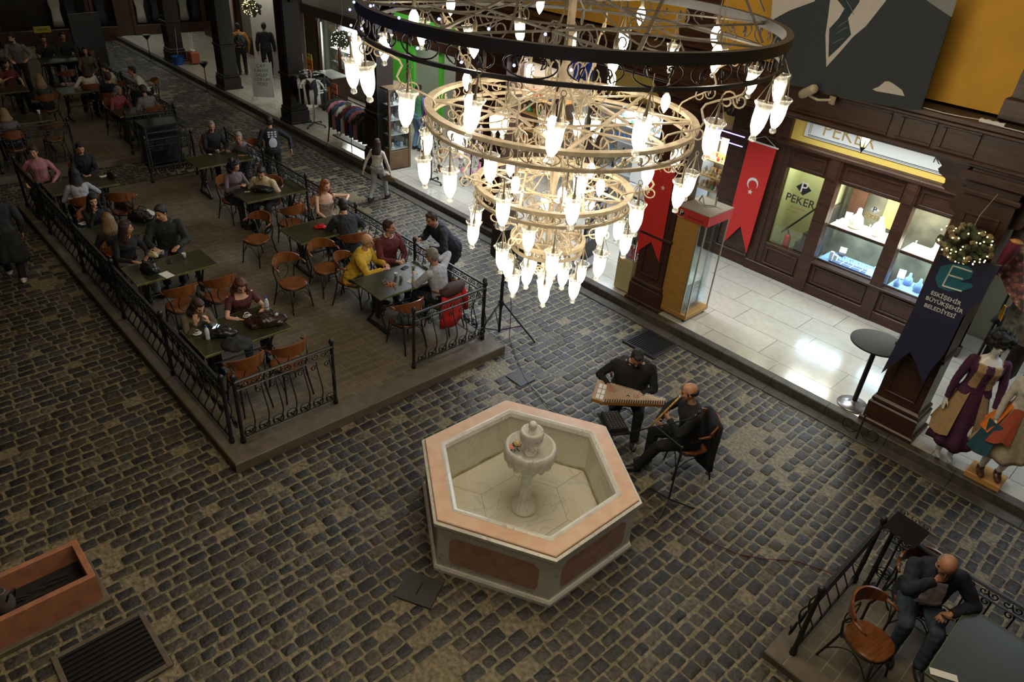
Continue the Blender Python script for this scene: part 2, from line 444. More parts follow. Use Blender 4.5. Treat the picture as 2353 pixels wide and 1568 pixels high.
for i in range(len(COLX) - 1):
    a, b = COLX[i + 1] + 0.3, COLX[i] - 0.3
    for (u, v) in ((0.02, 0.14), (0.17, 0.72), (0.75, 0.86), (0.88, 0.99)):
        if i in (1, 2, 0): panel_frame(m, a + (b - a) * u, a + (b - a) * v, 3.98, 4.28, 9.64, 0.025, 0.035)
struct(m, 'trim_beam', wood_darkh, auto=40)
# posts
for k, cx in enumerate(COLX):
    m = MB()
    yy = 9.86; wz = 0.58 if cx > -12 else 0.5
    m.box((cx, yy, 2.04), (wz, 0.46, 3.78))
    m.bev((cx, yy, 0.32), (wz + 0.10, 0.56, 0.36), 0.02); m.bev((cx, yy, 0.54), (wz + 0.06, 0.53, 0.1), 0.03)
    m.bev((cx, yy, 0.17), (wz + 0.17, 0.62, 0.1), 0.02)
    m.bev((cx, yy, 1.45), (wz + 0.06, 0.52, 0.08), 0.02)
    panel_frame(m, cx - 0.2, cx + 0.2, 0.7, 1.35, yy - 0.23, 0.02, 0.035)
    panel_frame(m, cx - 0.2, cx + 0.2, 1.6, 3.4, yy - 0.23, 0.02, 0.035)
    m.bev((cx, yy, 3.62), (wz + 0.08, 0.54, 0.07), 0.02); m.bev((cx, yy, 3.80), (wz + 0.16, 0.62, 0.12), 0.03)
    for s in (-1, 1):   # scalloped brackets
        prof = [(0, 0), (0, -0.62)] + [(0.08 + 0.05 * math.sin(t * 9), -0.62 + t * 0.6) for t in np.linspace(0.05, 0.35, 5)] + [(0.22 + 0.25 * t + 0.04 * math.sin(t * 14), -0.4 + t * 0.36) for t in np.linspace(0, 1, 9)] + [(0.55, 0)]
        M = Matrix.Translation((cx + s * wz / 2, yy + 0.03, 3.90)) @ Matrix(((s, 0, 0, 0), (0, 0, -1, 0), (0, 1, 0, 0), (0, 0, 0, 1)))
        m.prism(prof, 0.09, M)
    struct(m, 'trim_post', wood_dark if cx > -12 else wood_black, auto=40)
# ================================================================ hexagonal marble fountain
def marble(name, c1, c2, vein, vs=2.5, rough=0.35):
    m = bpy.data.materials.new(name); m.use_nodes = True; nt = m.node_tree; b = nt.nodes['Principled BSDF']
    tc = nt.nodes.new('ShaderNodeTexCoord')
    n = nt.nodes.new('ShaderNodeTexNoise'); n.inputs['Scale'].default_value = vs; n.inputs['Detail'].default_value = 8; n.inputs['Distortion'].default_value = 1.2
    nt.links.new(tc.outputs['Object'], n.inputs['Vector'])
    r = nt.nodes.new('ShaderNodeValToRGB'); e = r.color_ramp.elements
    e[0].position = 0.36; e[0].color = (*c2, 1); e[1].position = 0.62; e[1].color = (*c1, 1)
    x = e.new(0.495); x.color = (*c1, 1); x = e.new(0.505); x.color = (*vein, 1); x = e.new(0.52); x.color = (*c1, 1)
    nt.links.new(n.outputs['Fac'], r.inputs['Fac']); nt.links.new(r.outputs['Color'], b.inputs['Base Color'])
    b.inputs['Roughness'].default_value = rough; MATS[name] = m
    return m
mar_w = marble('white_marble', (0.82, 0.79, 0.70), (0.68, 0.65, 0.56), (0.52, 0.50, 0.45))
mar_in = marble('basin_marble', (0.72, 0.70, 0.58), (0.60, 0.58, 0.44), (0.56, 0.54, 0.44), 2.0)
mar_p = mat('pink_marble', (0.86, 0.60, 0.41), 0.4, color2=(0.80, 0.50, 0.33), nscale=7)
mar_ps = mat('dark_pink_marble', (0.60, 0.36, 0.26), 0.45, color2=(0.48, 0.27, 0.19), nscale=9)
lime = mat('limescale', (0.30, 0.23, 0.07), 0.8, color2=(0.42, 0.38, 0.24), nscale=12)
FC = Vector((-4.05, 4.55, 0))
FH = 0.735
# corner directions measured on the rim, a regular hexagon
A0 = R(28.5)
def hexr(r, z, a0=None, c=None):
    return [Vector((r * math.cos(A0 + k * math.pi / 3), r * math.sin(A0 + k * math.pi / 3), z)) for k in range(6)]
F = thing('fountain', 'hexagonal marble fountain with pink rim standing on the cobbles', 'fountain', FC)
RO, RI = 1.31, 1.03
def hexband(mb, rings):
    vs = []; fs = []
    for (r, z) in rings: vs += hexr(r, z)
    for i in range(len(rings) - 1):
        for k in range(6):
            k2 = (k + 1) % 6; fs.append((i * 6 + k, i * 6 + k2, (i + 1) * 6 + k2, (i + 1) * 6 + k))
    return mb.add(vs, fs)
m = MB(); hexband(m, [(RI - 0.03, 0.1), (RO - 0.01, 0.0), (RO - 0.01, 0.05), (RO - 0.03, 0.075), (RO - 0.05, 0.08), (RO - 0.05, FH - 0.10), (RO - 0.02, FH - 0.08), (RO, FH - 0.05), (RO, FH - 0.01), (RO - 0.035, FH + 0.004), (RO - 0.035, FH - 0.02), (RI, FH - 0.02)])
m.build('basin_wall', mar_w, F, auto=30)
m = MB(); hexband(m, [(RO - 0.04, FH - 0.03), (RO - 0.04, FH + 0.02), (RO - 0.05, FH + 0.027), (RI + 0.048, FH + 0.027), (RI + 0.048, FH - 0.03)])
m.build('rim', mar_p, F, auto=30)
m = MB(); hexband(m, [(RI + 0.05, FH - 0.02), (RI + 0.05, FH + 0.027), (RI + 0.02, FH + 0.035), (RI - 0.015, FH + 0.02), (RI - 0.025, FH - 0.03), (RI, FH - 0.035), (RI, 0.14)])
m.build('basin_lining', mar_in, F, auto=30)
m = MB(); hexband(m, [(RI + 0.05, FH - 0.02), (RI + 0.05, FH + 0.029), (RI + 0.02, FH + 0.037), (RI - 0.018, FH + 0.022), (RI - 0.03, FH - 0.03), (RI + 0.01, FH - 0.04)])
m.build('rim_moulding', mar_w, F, auto=30)
m = MB(); m.add([(0, 0, 0.12)] + hexr(RI + 0.02, 0.15), [(0, 1 + k, 1 + (k + 1) % 6) for k in range(6)])
m.build('basin_floor', marble('floor_marble', (0.84, 0.81, 0.68), (0.74, 0.70, 0.52), (0.66, 0.64, 0.56), 1.3), F)
m = MB()
for k in range(6):
    a, b = hexr(RI - 0.004, 0.162)[k], hexr(RI - 0.004, 0.162)[(k + 1) % 6]
    m.tube([a + (b - a) * (i / 8) + Vector((0, 0, 0.01 * math.sin(i * 2.1 + k))) for i in range(9)], 0.014, 6)
m.build('lime_line', lime, F)
m = MB()
for k in range(6):
    a = hexr(RI * 0.52, 0.146)[k]; b = hexr(RI * 0.52, 0.146)[(k + 1) % 6]; c = hexr(RI - 0.01, 0.155)[k]
    m.tube([a, b], 0.0016, 4); m.tube([a, c], 0.0016, 4)
m.build('slab_joint', mat('joint_grey', (0.33, 0.30, 0.2), 0.8), F)
for k in range(6):  # coloured inlay on every side
    a, b = hexr(RO - 0.05, 0)[k], hexr(RO - 0.05, 0)[(k + 1) % 6]
    t = (b - a).normalized(); nrm = Vector((t.y, -t.x, 0)); L = (b - a).length
    x0, x1, z0, z1, c = 0.14, L - 0.14, 0.17, 0.55, 0.07
    poly = [(x0 + c, z0)] + [(x1 - c, z0), (x1 - c * .4, z0 + c * .15), (x1, z0 + c), (x1, z1 - c), (x1 - c * .4, z1 - c * .5), (x1 - c, z1), (x0 + c, z1), (x0 + c * .4, z1 - c * .5), (x0, z1 - c), (x0, z0 + c), (x0 + c * .4, z0 + c * .15)]
    M = Matrix.Translation(a) @ Matrix(((t.x, 0, nrm.x, 0), (t.y, 0, nrm.y, 0), (0, 1, 0, 0), (0, 0, 0, 1)))
    mm = MB(); mm.prism(poly, 0.008, M); mm.build('side_panel', mar_ps, F)
def scal(n, amp, zlim):
    return lambda th, z: 1 + (amp * abs(math.sin(n * th / 2)) if z < zlim else 0)
PX = Matrix.Translation((0, 0, 0.14)) @ Matrix.Diagonal((1.2, 1.2, 1.42, 1)) @ Matrix.Translation((0, 0, -0.22))
ped = MB(); ped.X = PX
ped.lathe([(0.125, 0.22), (0.125, 0.235), (0.118, 0.27), (0.095, 0.31), (0.075, 0.325), (0.07, 0.34), (0.052, 0.345), (0.056, 0.42), (0.05, 0.50), (0.058, 0.53), (0.052, 0.56), (0.060, 0.66), (0.056, 0.76), (0.065, 0.80), (0.03, 0.84)], seg=32)
ped.build('pedestal', mar_w, F, smooth=True)
m = MB()
def fl(n, amp): return lambda th, z: 1 + amp * (abs(math.cos(n * th / 2)) - 0.6)
sc = lambda th: 0
m.X = PX
m.lathe([(0.06, 0.79), (0.12, 0.80), (0.155, 0.785), (0.175, 0.745), (0.19, 0.735), (0.215, 0.76), (0.238, 0.80), (0.247, 0.845), (0.238, 0.885), (0.218, 0.90), (0.204, 0.895), (0.188, 0.84), (0.12, 0.815), (0.04, 0.812)], seg=128, rfun=lambda th, z: 1 + (0.10 * (abs(math.sin(8 * th)) ** 0.45 - 0.75) * min(1, max(0, (0.87 - z) / 0.06)) if z > 0.70 else 0) + (0.02 * abs(math.sin(16 * th)) if 0.893 < z < 0.897 else 0))
for k in range(16):
    a = 2 * math.pi * (k + 0.5) / 16
    m.ell((0.208 * math.cos(a), 0.208 * math.sin(a), 0.795), (0.036, 0.034, 0.072), 10, 10, Matrix.Rotation(a, 4, 'Z') @ Matrix.Rotation(R(12), 4, 'Y'))
m.build('lower_bowl', mar_w, F, smooth=True)
m = MB(); m.X = PX
m.lathe([(0.03, 0.80), (0.062, 0.815), (0.062, 0.86), (0.045, 0.875), (0.05, 0.90), (0.06, 0.93), (0.05, 0.95), (0.035, 0.96)], seg=32)
m.lathe([(0.035, 0.96), (0.066, 0.96), (0.075, 0.945), (0.098, 0.945), (0.106, 0.98), (0.106, 1.03), (0.098, 1.048), (0.088, 1.045), (0.078, 1.02), (0.04, 1.015)], seg=64, rfun=lambda th, z: 1 + (0.09 * (abs(math.cos(6 * th)) ** 0.45 - 0.7) if z < 1.0 else 0.015 * math.cos(12 * th)))
m.lathe([(0.03, 1.01), (0.036, 1.03), (0.03, 1.05), (0.032, 1.06), (0.04, 1.075), (0.04, 1.10), (0.03, 1.118), (0.012, 1.12)], seg=24)
for k in range(12):
    a = 2 * math.pi * (k + 0.5) / 12
    m.ell((0.090 * math.cos(a), 0.090 * math.sin(a), 0.985), (0.019, 0.020, 0.052), 8, 8, Matrix.Rotation(a, 4, 'Z') @ Matrix.Rotation(R(10), 4, 'Y'))
m.build('upper_bowl', mar_w, F, smooth=True)
# wreath of artificial flowers lying in the bowl
W = thing('flower_posy', 'pink and yellow flowers with leaves lying in the fountain bowl', 'flowers', FC + Vector((-0.15, -0.11, 1.03)))
m = MB()
for i in range(26):
    a = random.uniform(0, 6.28); r = random.uniform(0.0, 0.06)
    M = Euler((random.uniform(-.6, .6), random.uniform(-.6, .6), a)).to_matrix().to_4x4()
    m.ell((r * math.cos(a), r * math.sin(a) * 1.1, random.uniform(-0.01, 0.015)), (0.022, 0.009, 0.003), 6, 4, M)
m.build('leaf_cluster', mat('posy_leaf', (0.06, 0.10, 0.03), 0.6), W, kind='stuff')
def rose(m, c, r):
    for j in range(3):
        for k in range(5):
            a = k * 1.2566 + j * 0.6; rr = r * (0.25 + 0.25 * j)
            m.ell((c[0] + rr * math.cos(a), c[1] + rr * math.sin(a), c[2] + r * (0.5 - 0.15 * j)), (r * 0.42, r * 0.42, r * 0.32), 8, 5)
for (c, r, mt) in (((0.01, -0.035, 0.012), 0.022, mat('posy_pink', (0.75, 0.28, 0.2), 0.6)), ((-0.022, -0.02, 0.012), 0.018, MATS['posy_pink']), ((0.012, 0.03, 0.015), 0.024, mat('posy_yellow', (0.72, 0.52, 0.2), 0.6)), ((-0.02, 0.035, 0.01), 0.017, MATS['posy_yellow'])):
    m = MB(); rose(m, c, r); m.build('blossom', mt, W, smooth=True)

W.scale = (1.35, 1.35, 1.35)
# ================================================================ tiered wrought-iron chandelier
CH = Vector((-3.87, 4.27, 0))
CHT = thing('chandelier', 'huge tiered cream iron chandelier hung with glowing glass lamps over the fountain', 'chandelier', CH)
unlit_ring = mat('unlit_ring_iron', (0.030, 0.027, 0.024), 0.5, bump=0.2, bscale=60)  # same iron, darkened in colour where the bulbs below leave it unlit
dim_iron = mat('shaded_grey_iron', (0.085, 0.070, 0.050), 0.6, noise=0.4, nscale=14, bump=0.2, bscale=60)  # upper spokes, arms and rods: cream iron with shade put into the colour
cream = mat('dusty_cream_iron', (0.36, 0.285, 0.185), 0.6, noise=0.35, nscale=14, bump=0.2, bscale=60)
def ringband(m, r, z, h, t, seg=72):
    ri, ro = r - t / 2, r + t / 2
    prof = [(ri, z - h / 2), (ro, z - h / 2), (ro, z + h / 2), (ri, z + h / 2), (ri, z - h / 2)]
    m.lathe(prof, seg=seg, cap=False)
def wrap(pts, r, a0, s=1.0):
    # flat (u, z) curve -> bent around a ring of radius r starting at angle a0
    return [(r * math.cos(a0 + u / r), r * math.sin(a0 + u / r), z) for (u, z) in pts]
def cscroll(w, h, flip=1):
    # a C scroll: a round loop curling in at both ends
    p = spiral(-w * 0.22, -flip * h * 0.12, 0.02 * w, 0.2 * w, 360, 60, 10) if False else []
    a = [( -w * 0.20 + 0.13 * w * (1 - i / 9) * math.cos(R(-90 - 300 * i / 9)), -flip * (h * 0.15 + 0.13 * w * (1 - i / 9) * math.sin(R(-90 - 300 * i / 9)))) for i in range(10)][::-1]
    big = [(w * 0.5 * math.cos(t), flip * h * 0.5 * math.sin(t)) for t in np.linspace(R(235), R(-55), 18)]
    b = [(-u, z) for (u, z) in a[::-1]]
    return a + big + b
def tier(R_, z, hgap, nscroll, strap, spokes, rot=0.0):
    # upper strap, scroll frieze, lower bar
    m = MB(); ringband(m, R_, z, 0.07 if R_ > 1.3 else 0.03, strap); m.build('upper_ring', unlit_ring if z > 5.2 else cream, CHT, auto=40)
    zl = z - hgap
    m = MB(); ringband(m, R_, zl, 0.025, strap * 0.5); m.build('lower_ring', unlit_ring if z > 5.2 else cream, CHT, auto=40)
    w = 2 * math.pi * R_ / nscroll
    cur = MB()
    for k in range(nscroll):
        cur.tube(wrap([(u, z - hgap / 2 + v) for u, v in cscroll(w * 0.86, hgap * 0.86, 1 if k % 2 else -1)], R_, k * 2 * math.pi / nscroll), 0.0055, 5)
    cur.build('scroll_frieze', unlit_ring if z > 5.2 else cream, CHT, smooth=True)
    # star of flat bars inside the ring
    m = MB(); n = spokes
    for k in range(n):
        a, b = rot + 2 * math.pi * k / n, rot + 2 * math.pi * (k + (3 if n >= 8 else 2)) / n
        p, q = Vector((math.cos(a), math.sin(a), 0)) * R_, Vector((math.cos(b), math.sin(b), 0)) * R_
        d = q - p; m.box((p + q) / 2 + Vector((0, 0, z - 0.005 + 0.004 * (k % 2))), (d.length, 0.028 if R_ > 1 else 0.02, 0.012), math.atan2(d.y, d.x))
    m.build('star_bars', dim_iron if z > 5.2 else cream, CHT)
    # curled arms from the stem to the ring
    m = MB()
    for k in range(n):
        a = rot + 2 * math.pi * (k + 0.5) / n
        prof = [(0.05, z + 0.22)] + [(0.05 + (R_ * 0.72 - 0.05) * t, z + 0.22 - 0.30 * math.sin(t * math.pi * 0.62)) for t in np.linspace(0.1, 1, 9)] + [(R_ * 0.72 + 0.10 * math.sin(t) * (1 - t / 9), z + 0.02 - 0.10 * (1 - math.cos(t)) * (1 - t / 9) + 0.0) for t in np.linspace(0.5, 5.4, 10)]
        m.tube([(r * math.cos(a), r * math.sin(a), zz) for r, zz in prof], 0.007, 5)
        s2 = spiral(R_ * 0.4, z - 0.10, 0.09, 0.02, 90, -430, 16)
        m.tube([(r * math.cos(a), r * math.sin(a), zz) for r, zz in s2], 0.006, 5)
    m.build('curled_arms', dim_iron if z > 5.2 else cream, CHT, smooth=True)
TIERS = [(1.54, 5.53, 0.17, 26, 0.05, 8, 0.2), (1.045, 4.82, 0.12, 20, 0.06, 8, 0.0), (0.64, 4.21, 0.10, 14, 0.05, 8, 0.35), (0.31, 3.73, 0.075, 8, 0.035, 6, 0.1)]
for t in TIERS: tier(*t)
tier(0.95, 6.35, 0.12, 16, 0.04, 6, 0.5)
# stem with a mass of scrolls
m = MB(); m.lathe([(0.02, 3.45), (0.035, 3.5), (0.02, 3.6), (0.028, 4.2), (0.045, 4.3), (0.028, 4.45), (0.028, 5.0), (0.05, 5.1), (0.03, 5.2), (0.03, 7.4)], seg=12)
for (z0, rr) in ((3.42, 0.10), (3.62, 0.15), (3.95, 0.22), (4.45, 0.30), (4.62, 0.22), (5.1, 0.42), (5.35, 0.3), (5.95, 0.45)):
    if z0 == 5.35: m.build('stem', cream, CHT, smooth=True); m = MB()
    if z0 == 5.95: m.build('scroll_cluster', dim_iron, CHT, smooth=True); m = MB()
    for k in range(8):
        a = k * math.pi / 4 + z0
        s2 = spiral(rr * 0.55, z0, rr * 0.45, rr * 0.1, -90, 400, 16)
        m.tube([(r * math.cos(a), r * math.sin(a), z) for r, z in s2], 0.006, 5)
m.build('scroll_cluster', dim_iron, CHT, smooth=True)
# S-scroll hangers between the tiers
for i in range(len(TIERS) - 1):
    Ra, za = TIERS[i][0], TIERS[i][1] - TIERS[i][2]; Rb, zb = TIERS[i + 1][0], TIERS[i + 1][1]
    for k in range(6):
        m = MB(); a = k * math.pi / 3 + 0.3 * i
        pts = []
        for j in range(15):
            t = j / 14; r = Ra * 0.98 + (Rb - Ra) * t; z = za + (zb - za) * t
            pts.append(((r + 0.07 * math.sin(t * 4 * math.pi)) * math.cos(a), (r + 0.07 * math.sin(t * 4 * math.pi)) * math.sin(a), z))
        m.tube(pts, 0.008, 5)
        for cz in (0.25, 0.75):
            r = Ra + (Rb - Ra) * cz; z = za + (zb - za) * cz
            m.tube([((r + x) * math.cos(a), (r + x) * math.sin(a), z + y) for x, y in spiral(0.0, 0.0, 0.07, 0.015, 0, 420, 14)], 0.006, 5)
            m.tube([((r + x) * math.cos(a), (r + x) * math.sin(a), z + y) for x, y in spiral(0.09, 0.02, 0.055, 0.012, 180, 560, 12)], 0.006, 5)
        m.build('scroll_hanger', cream, CHT, smooth=True)
# suspension chains to the roof, with a blue light string on the top tier
m = MB()
for k in range(6):
    a = k * math.pi / 3
    m.tube([(1.56 * math.cos(a), 1.56 * math.sin(a), 5.6), (0.95 * math.cos(a), 0.95 * math.sin(a), 6.35), (0.06 * math.cos(a), 0.06 * math.sin(a), 7.4)], 0.008, 5)
m.tube([(0, 0, 7.35), (0, 0, 12)], 0.012, 6)
m.build('suspension_rods', dim_iron, CHT)
bl = MB()
for k in range(26):
    a = R(170) + k * 0.1; z = 5.60 - 0.17 * (k % 2) + random.uniform(-.03, .03)
    bl.ell((1.6 * math.cos(a), 1.6 * math.sin(a), z), 0.009, 6, 4)
bl.build('blue_light_string', emitmat('blue_led', (0.12, 0.16, 1.0), 14), CHT, kind='stuff')
# ---- glass lamp: flared bell with a knob, candle bulb inside, hung on three chains
lamp_glass = glassmat('lamp_glass', (0.97, 0.98, 0.95), 0.2, milk=0.16, milkcol=(1, 0.97, 0.88))
bulb_m = emitmat('bulb_glow', (1.0, 0.90, 0.72), 55)
socket_m = mat('bulb_socket', (0.16, 0.13, 0.08), 0.5)
g = MB()
g.lathe([(0.068, 0.0), (0.074, -0.008), (0.066, -0.022), (0.055, -0.04), (0.052, -0.08), (0.052, -0.12), (0.046, -0.165), (0.034, -0.20), (0.022, -0.222), (0.018, -0.232), (0.026, -0.245), (0.024, -0.262), (0.010, -0.272), (0.001, -0.273)], seg=20, cap=False)
GLASS = g.mesh('glass', lamp_glass, True)
b = MB(); b.lathe([(0.012, -0.055), (0.026, -0.075), (0.035, -0.10), (0.035, -0.13), (0.026, -0.165), (0.012, -0.19), (0.002, -0.205)], seg=12)
BULB = b.mesh('bulb', bulb_m, True)
s_ = MB(); s_.lathe([(0.006, 0.14), (0.008, 0.02), (0.014, 0.0), (0.014, -0.065), (0.010, -0.07)], seg=8)
for k in range(3):
    a = k * 2.094; s_.tube([(0.066 * math.cos(a), 0.066 * math.sin(a), -0.004), (0.004 * math.cos(a), 0.004 * math.sin(a), 0.14)], 0.0025, 4)
s_.tube([(0.018 * math.cos(t), 0, 0.155 + 0.018 * math.sin(t)) for t in np.linspace(0, 6.28, 9)], 0.003, 4)
HOLD = s_.mesh('holder', socket_m, True)
def put(name, me, parent, loc, rot=(0, 0, 0)):
    o = bpy.data.objects.new(name, me); col.objects.link(o); o.parent = parent; o.location = loc; o.rotation_euler = rot
    return o
NL = [0]
def glass_lamp(r, a, z, tilt=0.0):
    h = put('glass_lamp', HOLD, CHT, (r * math.cos(a), r * math.sin(a), z), (random.uniform(-tilt, tilt), random.uniform(-tilt, tilt), random.uniform(0, 6)))
    h.scale = (0.94, 0.94, 0.94)
    put('bulb', BULB, h, (0, 0, 0)); put('glass', GLASS, h, (0, 0, 0)); NL[0] += 1
def bare_bulb(r, a, z):
    h = put('bare_lamp', HOLD2, CHT, (r * math.cos(a), r * math.sin(a), z)); put('bulb', BULB, h, (0, 0, 0)); NL[0] += 1
s2_ = MB(); s2_.lathe([(0.003, 0.22), (0.004, 0.03), (0.014, 0.01), (0.014, -0.065), (0.010, -0.07)], seg=8)
HOLD2 = s2_.mesh('holder_bare', socket_m, True)
for k in range(20): glass_lamp(1.60, 0.1 + k * 2 * math.pi / 20, 5.60 - 0.17 - 0.19 - (0.06 if k % 2 else 0), 0.12)
for k in range(14): glass_lamp(1.09, k * 2 * math.pi / 14 + 0.2, 4.85 - 0.12 - 0.19 - (0.07 if k % 2 else 0), 0.07)
for k in range(10): glass_lamp(0.67, k * 2 * math.pi / 10 + 0.5, 4.22 - 0.10 - 0.19 - (0.05 if k % 2 else 0), 0.05)
for k in range(7): glass_lamp(0.34, k * 2 * math.pi / 7 + 0.1, 3.73 - 0.075 - 0.17, 0.05)
for k in range(5): glass_lamp(0.17, k * 2 * math.pi / 5 + 0.6, 3.50, 0.05)
for k in range(4): glass_lamp(0.46, 0.4 + k * math.pi / 2, 4.0, 0.05)
for k in range(7): glass_lamp(0.78, k * 2 * math.pi / 7 + 0.3, 4.62, 0.05)
glass_lamp(0.0, 0.0, 3.385)
for k in range(7): bare_bulb(0.82, k * 2 * math.pi / 7, 5.05)
for k in range(6): bare_bulb(0.40, k * math.pi / 3 + 0.4, 4.40)
for k in range(8): bare_bulb(1.15, k * math.pi / 4 + 0.2, 5.55)
# ================================================================ wrought-iron railings of the cafe platforms
def rail_panel(parent, p0, p1, z0, top=0.92, step=0.2, dir_out=1, curl=True):
    """one railing panel from p0 to p1 as separate parts: two rails, frieze, bowed bars, bottom rosettes"""
    p0, p1 = Vector((*p0, 0)), Vector((*p1, 0)); L = (p1 - p0).length; t = (p1 - p0).normalized(); nrm = Vector((t.y, -t.x, 0)) * dir_out
    def P(u, v, o=0.0): return p0 + t * u + nrm * o + Vector((0, 0, z0 + v))
    for nm, v, r in (('top_rail', top, 0.026), ('frieze_rail', top - 0.13, 0.016), ('foot_rail', 0.07, 0.014)):
        m = MB(); m.tube([P(0, v), P(L, v)], r, 6, flat=(1.0, 0.7)); m.build(nm, iron, parent)
    n = max(2, int(round(L / step))); w = L / n
    fr = MB(); bars = MB(); ros = MB()
    for k in range(n):
        u = (k + 0.5) * w
        # running scroll in the frieze
        c = top - 0.065
        pts = spiral(u - w * 0.22, c, 0.008, 0.045, 0, 400, 12) + [(u, c + 0.0)] + spiral(u + w * 0.22, c, 0.045, 0.008, 220, 620, 12)
        fr.tube([P(a, b) for a, b in pts], 0.0075, 4)
        # bowed bar with a curl at the top
        bow = [(u + w * 0.25, top - 0.13, 0.0)] + [(u + w * 0.25 + 0.0, 0.74 - 0.62 * s_, 0.13 * math.sin(s_ * math.pi) ** 1.2 * (0.35 + s_)) for s_ in np.linspace(0.05, 1, 9)] + [(u + w * 0.25, 0.07, 0.0)]
        bars.tube([P(a, b, o) for a, b, o in bow], 0.0085, 5)
        if curl:
            bars.tube([P(u + w * 0.25 + a, 0.70 + b, 0.01) for a, b in spiral(-0.045, 0.0, 0.046, 0.012, 0, 460, 14)], 0.0085, 4)
        # rosette of two C scrolls near the foot
        for sg in (-1, 1):
            ros.tube([P(u - w * 0.12 + sg * a, 0.22 + b, 0.10) for a, b in spiral(0.035, 0.0, 0.045, 0.01, 170, 560, 14)], 0.0085, 4)
        ros.tube([P(u - w * 0.12 + a, 0.22 + b, 0.10) for a, b in arc(0, 0, 0.075, 0, 360, 14)], 0.0075, 4)
        ros.ell(P(u - w * 0.12, 0.22, 0.115), (0.022, 0.022, 0.03), 6, 4)
    fr.build('frieze_scrolls', iron, parent, smooth=True)
    bars.build('bowed_bars', iron, parent, smooth=True)
    ros.build('rosettes', iron, parent, smooth=True)
def rail_post(parent, p, z0, h=1.0):
    m = MB(); m.lathe([(0.035, 0), (0.035, 0.06), (0.024, 0.08), (0.024, 0.3), (0.03, 0.32), (0.024, 0.34), (0.022, h - 0.12), (0.03, h - 0.1), (0.022, h - 0.08), (0.02, h - 0.05), (0.034, h - 0.02), (0.036, h + 0.01), (0.024, h + 0.04), (0.002, h + 0.05)], (p[0], p[1], z0), 10)
    m.build('post', iron, parent, smooth=True)
def fence(label, pts, z0, posts=None, loc=None, top=0.92, out=1, group=None, name='iron_railing', step=0.2):
    f = thing(name, label, 'railing', (pts[0][0], pts[0][1], z0), 0, group)
    o = Vector((pts[0][0], pts[0][1], 0))
    q = [(a - o.x, b - o.y) for a, b in pts]
    for a, b in zip(q[:-1], q[1:]): rail_panel(f, a, b, 0, top, dir_out=out, step=step)
    for a in q: rail_post(f, a, 0, top + 0.07)
    return f
fence('long black iron railing down the left side of the near platform', [(-7.16, 2.45), (-9.0, 2.45), (-10.9, 2.45), (-12.8, 2.45), (-14.7, 2.45), (-16.3, 2.45)], 0.15, out=-1 * -1)
fence('black iron railing in front of the two women at the platform corner', [(-7.08, 2.56), (-7.08, 3.88)], 0.15, out=1)
fence('black iron railing behind the chair with the red jacket', [(-7.12, 5.22), (-7.12, 6.56)], 0.15, out=1)
fence('long black iron railing along the yard side beside the men at the table', [(-7.2, 6.62), (-9.0, 6.62), (-10.8, 6.62), (-12.6, 6.62), (-14.4, 6.62), (-16.2, 6.62)], 0.15, out=-1)
fence('black iron railing of the far platform facing the shops', [(-18.6, 6.4), (-20.4, 6.4), (-22.2, 6.4), (-24.0, 6.4), (-25.8, 6.4)], 0.15, out=-1)
fence('short black iron railing across the near end of the far platform', [(-18.4, 5.2), (-18.4, 6.35)], 0.15, out=1)
fence('black iron railing on the left end of the far platform beside a green table', [(-18.45, 2.5), (-18.45, 4.0)], 0.15, out=1)
fence('short dark iron railing at the end of the near platform beside the serving stand', [(-16.35, 4.9), (-16.35, 5.9)], 0.15, out=-1)
# corner platform, lower right
fence('black iron railing beside the empty wooden chair at lower right', [(-0.98, 5.3), (-0.98, 6.66)], 0.1, out=-1, top=0.88)
fence('black iron railing behind the seated man in the dark jacket', [(-0.86, 6.68), (0.6, 6.68), (2.2, 6.68)], 0.1, out=-1, top=0.88)
# low curled iron foot standing by the post under the blue banner
def curl_stand(label, c, s=1.0):
    t = thing('scroll_bracket', label, 'iron bracket', c)
    m = MB(); m.tube([(0, 0, 0.0), (0, 0, 0.42 * s)], 0.011, 6); m.build('upright', iron, t)
    for sg in (-1, 1):
        m = MB(); m.tube([(sg * a, 0.02, 0.16 + b) for a, b in spiral(0.16, 0, 0.14, 0.02, 180, 640, 18)], 0.008, 5); m.build('scroll', iron, t, smooth=True)
    return t
curl_stand('curled black iron bracket at the kerb below the blue banner', (-2.12, 9.24, 0.03))
# round iron grille lying in the yard beside the columns
# ---------------------------------------------------------------- drains and planter
def grate(name, label, c, sx, sy, rz=0.0, nb=14, z=0.02, mt=None):
    t = thing(name, label, 'drain', (c[0], c[1], 0), rz)
    m = MB()
    for (x, y, a, b) in ((0, sy / 2, sx, 0.05), (0, -sy / 2, sx, 0.05), (sx / 2, 0, 0.05, sy - 0.05), (-sx / 2, 0, 0.05, sy - 0.05)): m.bev((x, y, z), (a + (0.05 if b == 0.05 and a == sx else 0), b, 0.03), 0.005)
    m.build('frame', mt or edge_stone, t)
    m = MB()
    for k in range(nb): m.box((-sx / 2 + (k + 0.75) * sx / (nb + 0.5), 0, z + 0.002), (sx / nb * 0.45, sy - 0.05, 0.02))
    m.build('bars', iron, t)
    m = MB(); m.box((0, 0, z - 0.008), (sx, sy, 0.006)); m.build('pit', mat('pit_black', (0.003, 0.003, 0.003), 0.9), t)
    return t
grate('floor_grate', 'large iron floor grate in a stone frame at lower left', (-5.12, 0.34), 0.72, 0.76, 0, 12, 0.02)
grate('floor_grate', 'iron floor grate behind the zither player near the walk', (-5.5, 8.86), 0.6, 0.62, 0, 15, 0.02, iron)
hatchm = mat('cast_iron_lid', (0.035, 0.033, 0.03), 0.5, bump=0.4, bscale=80)
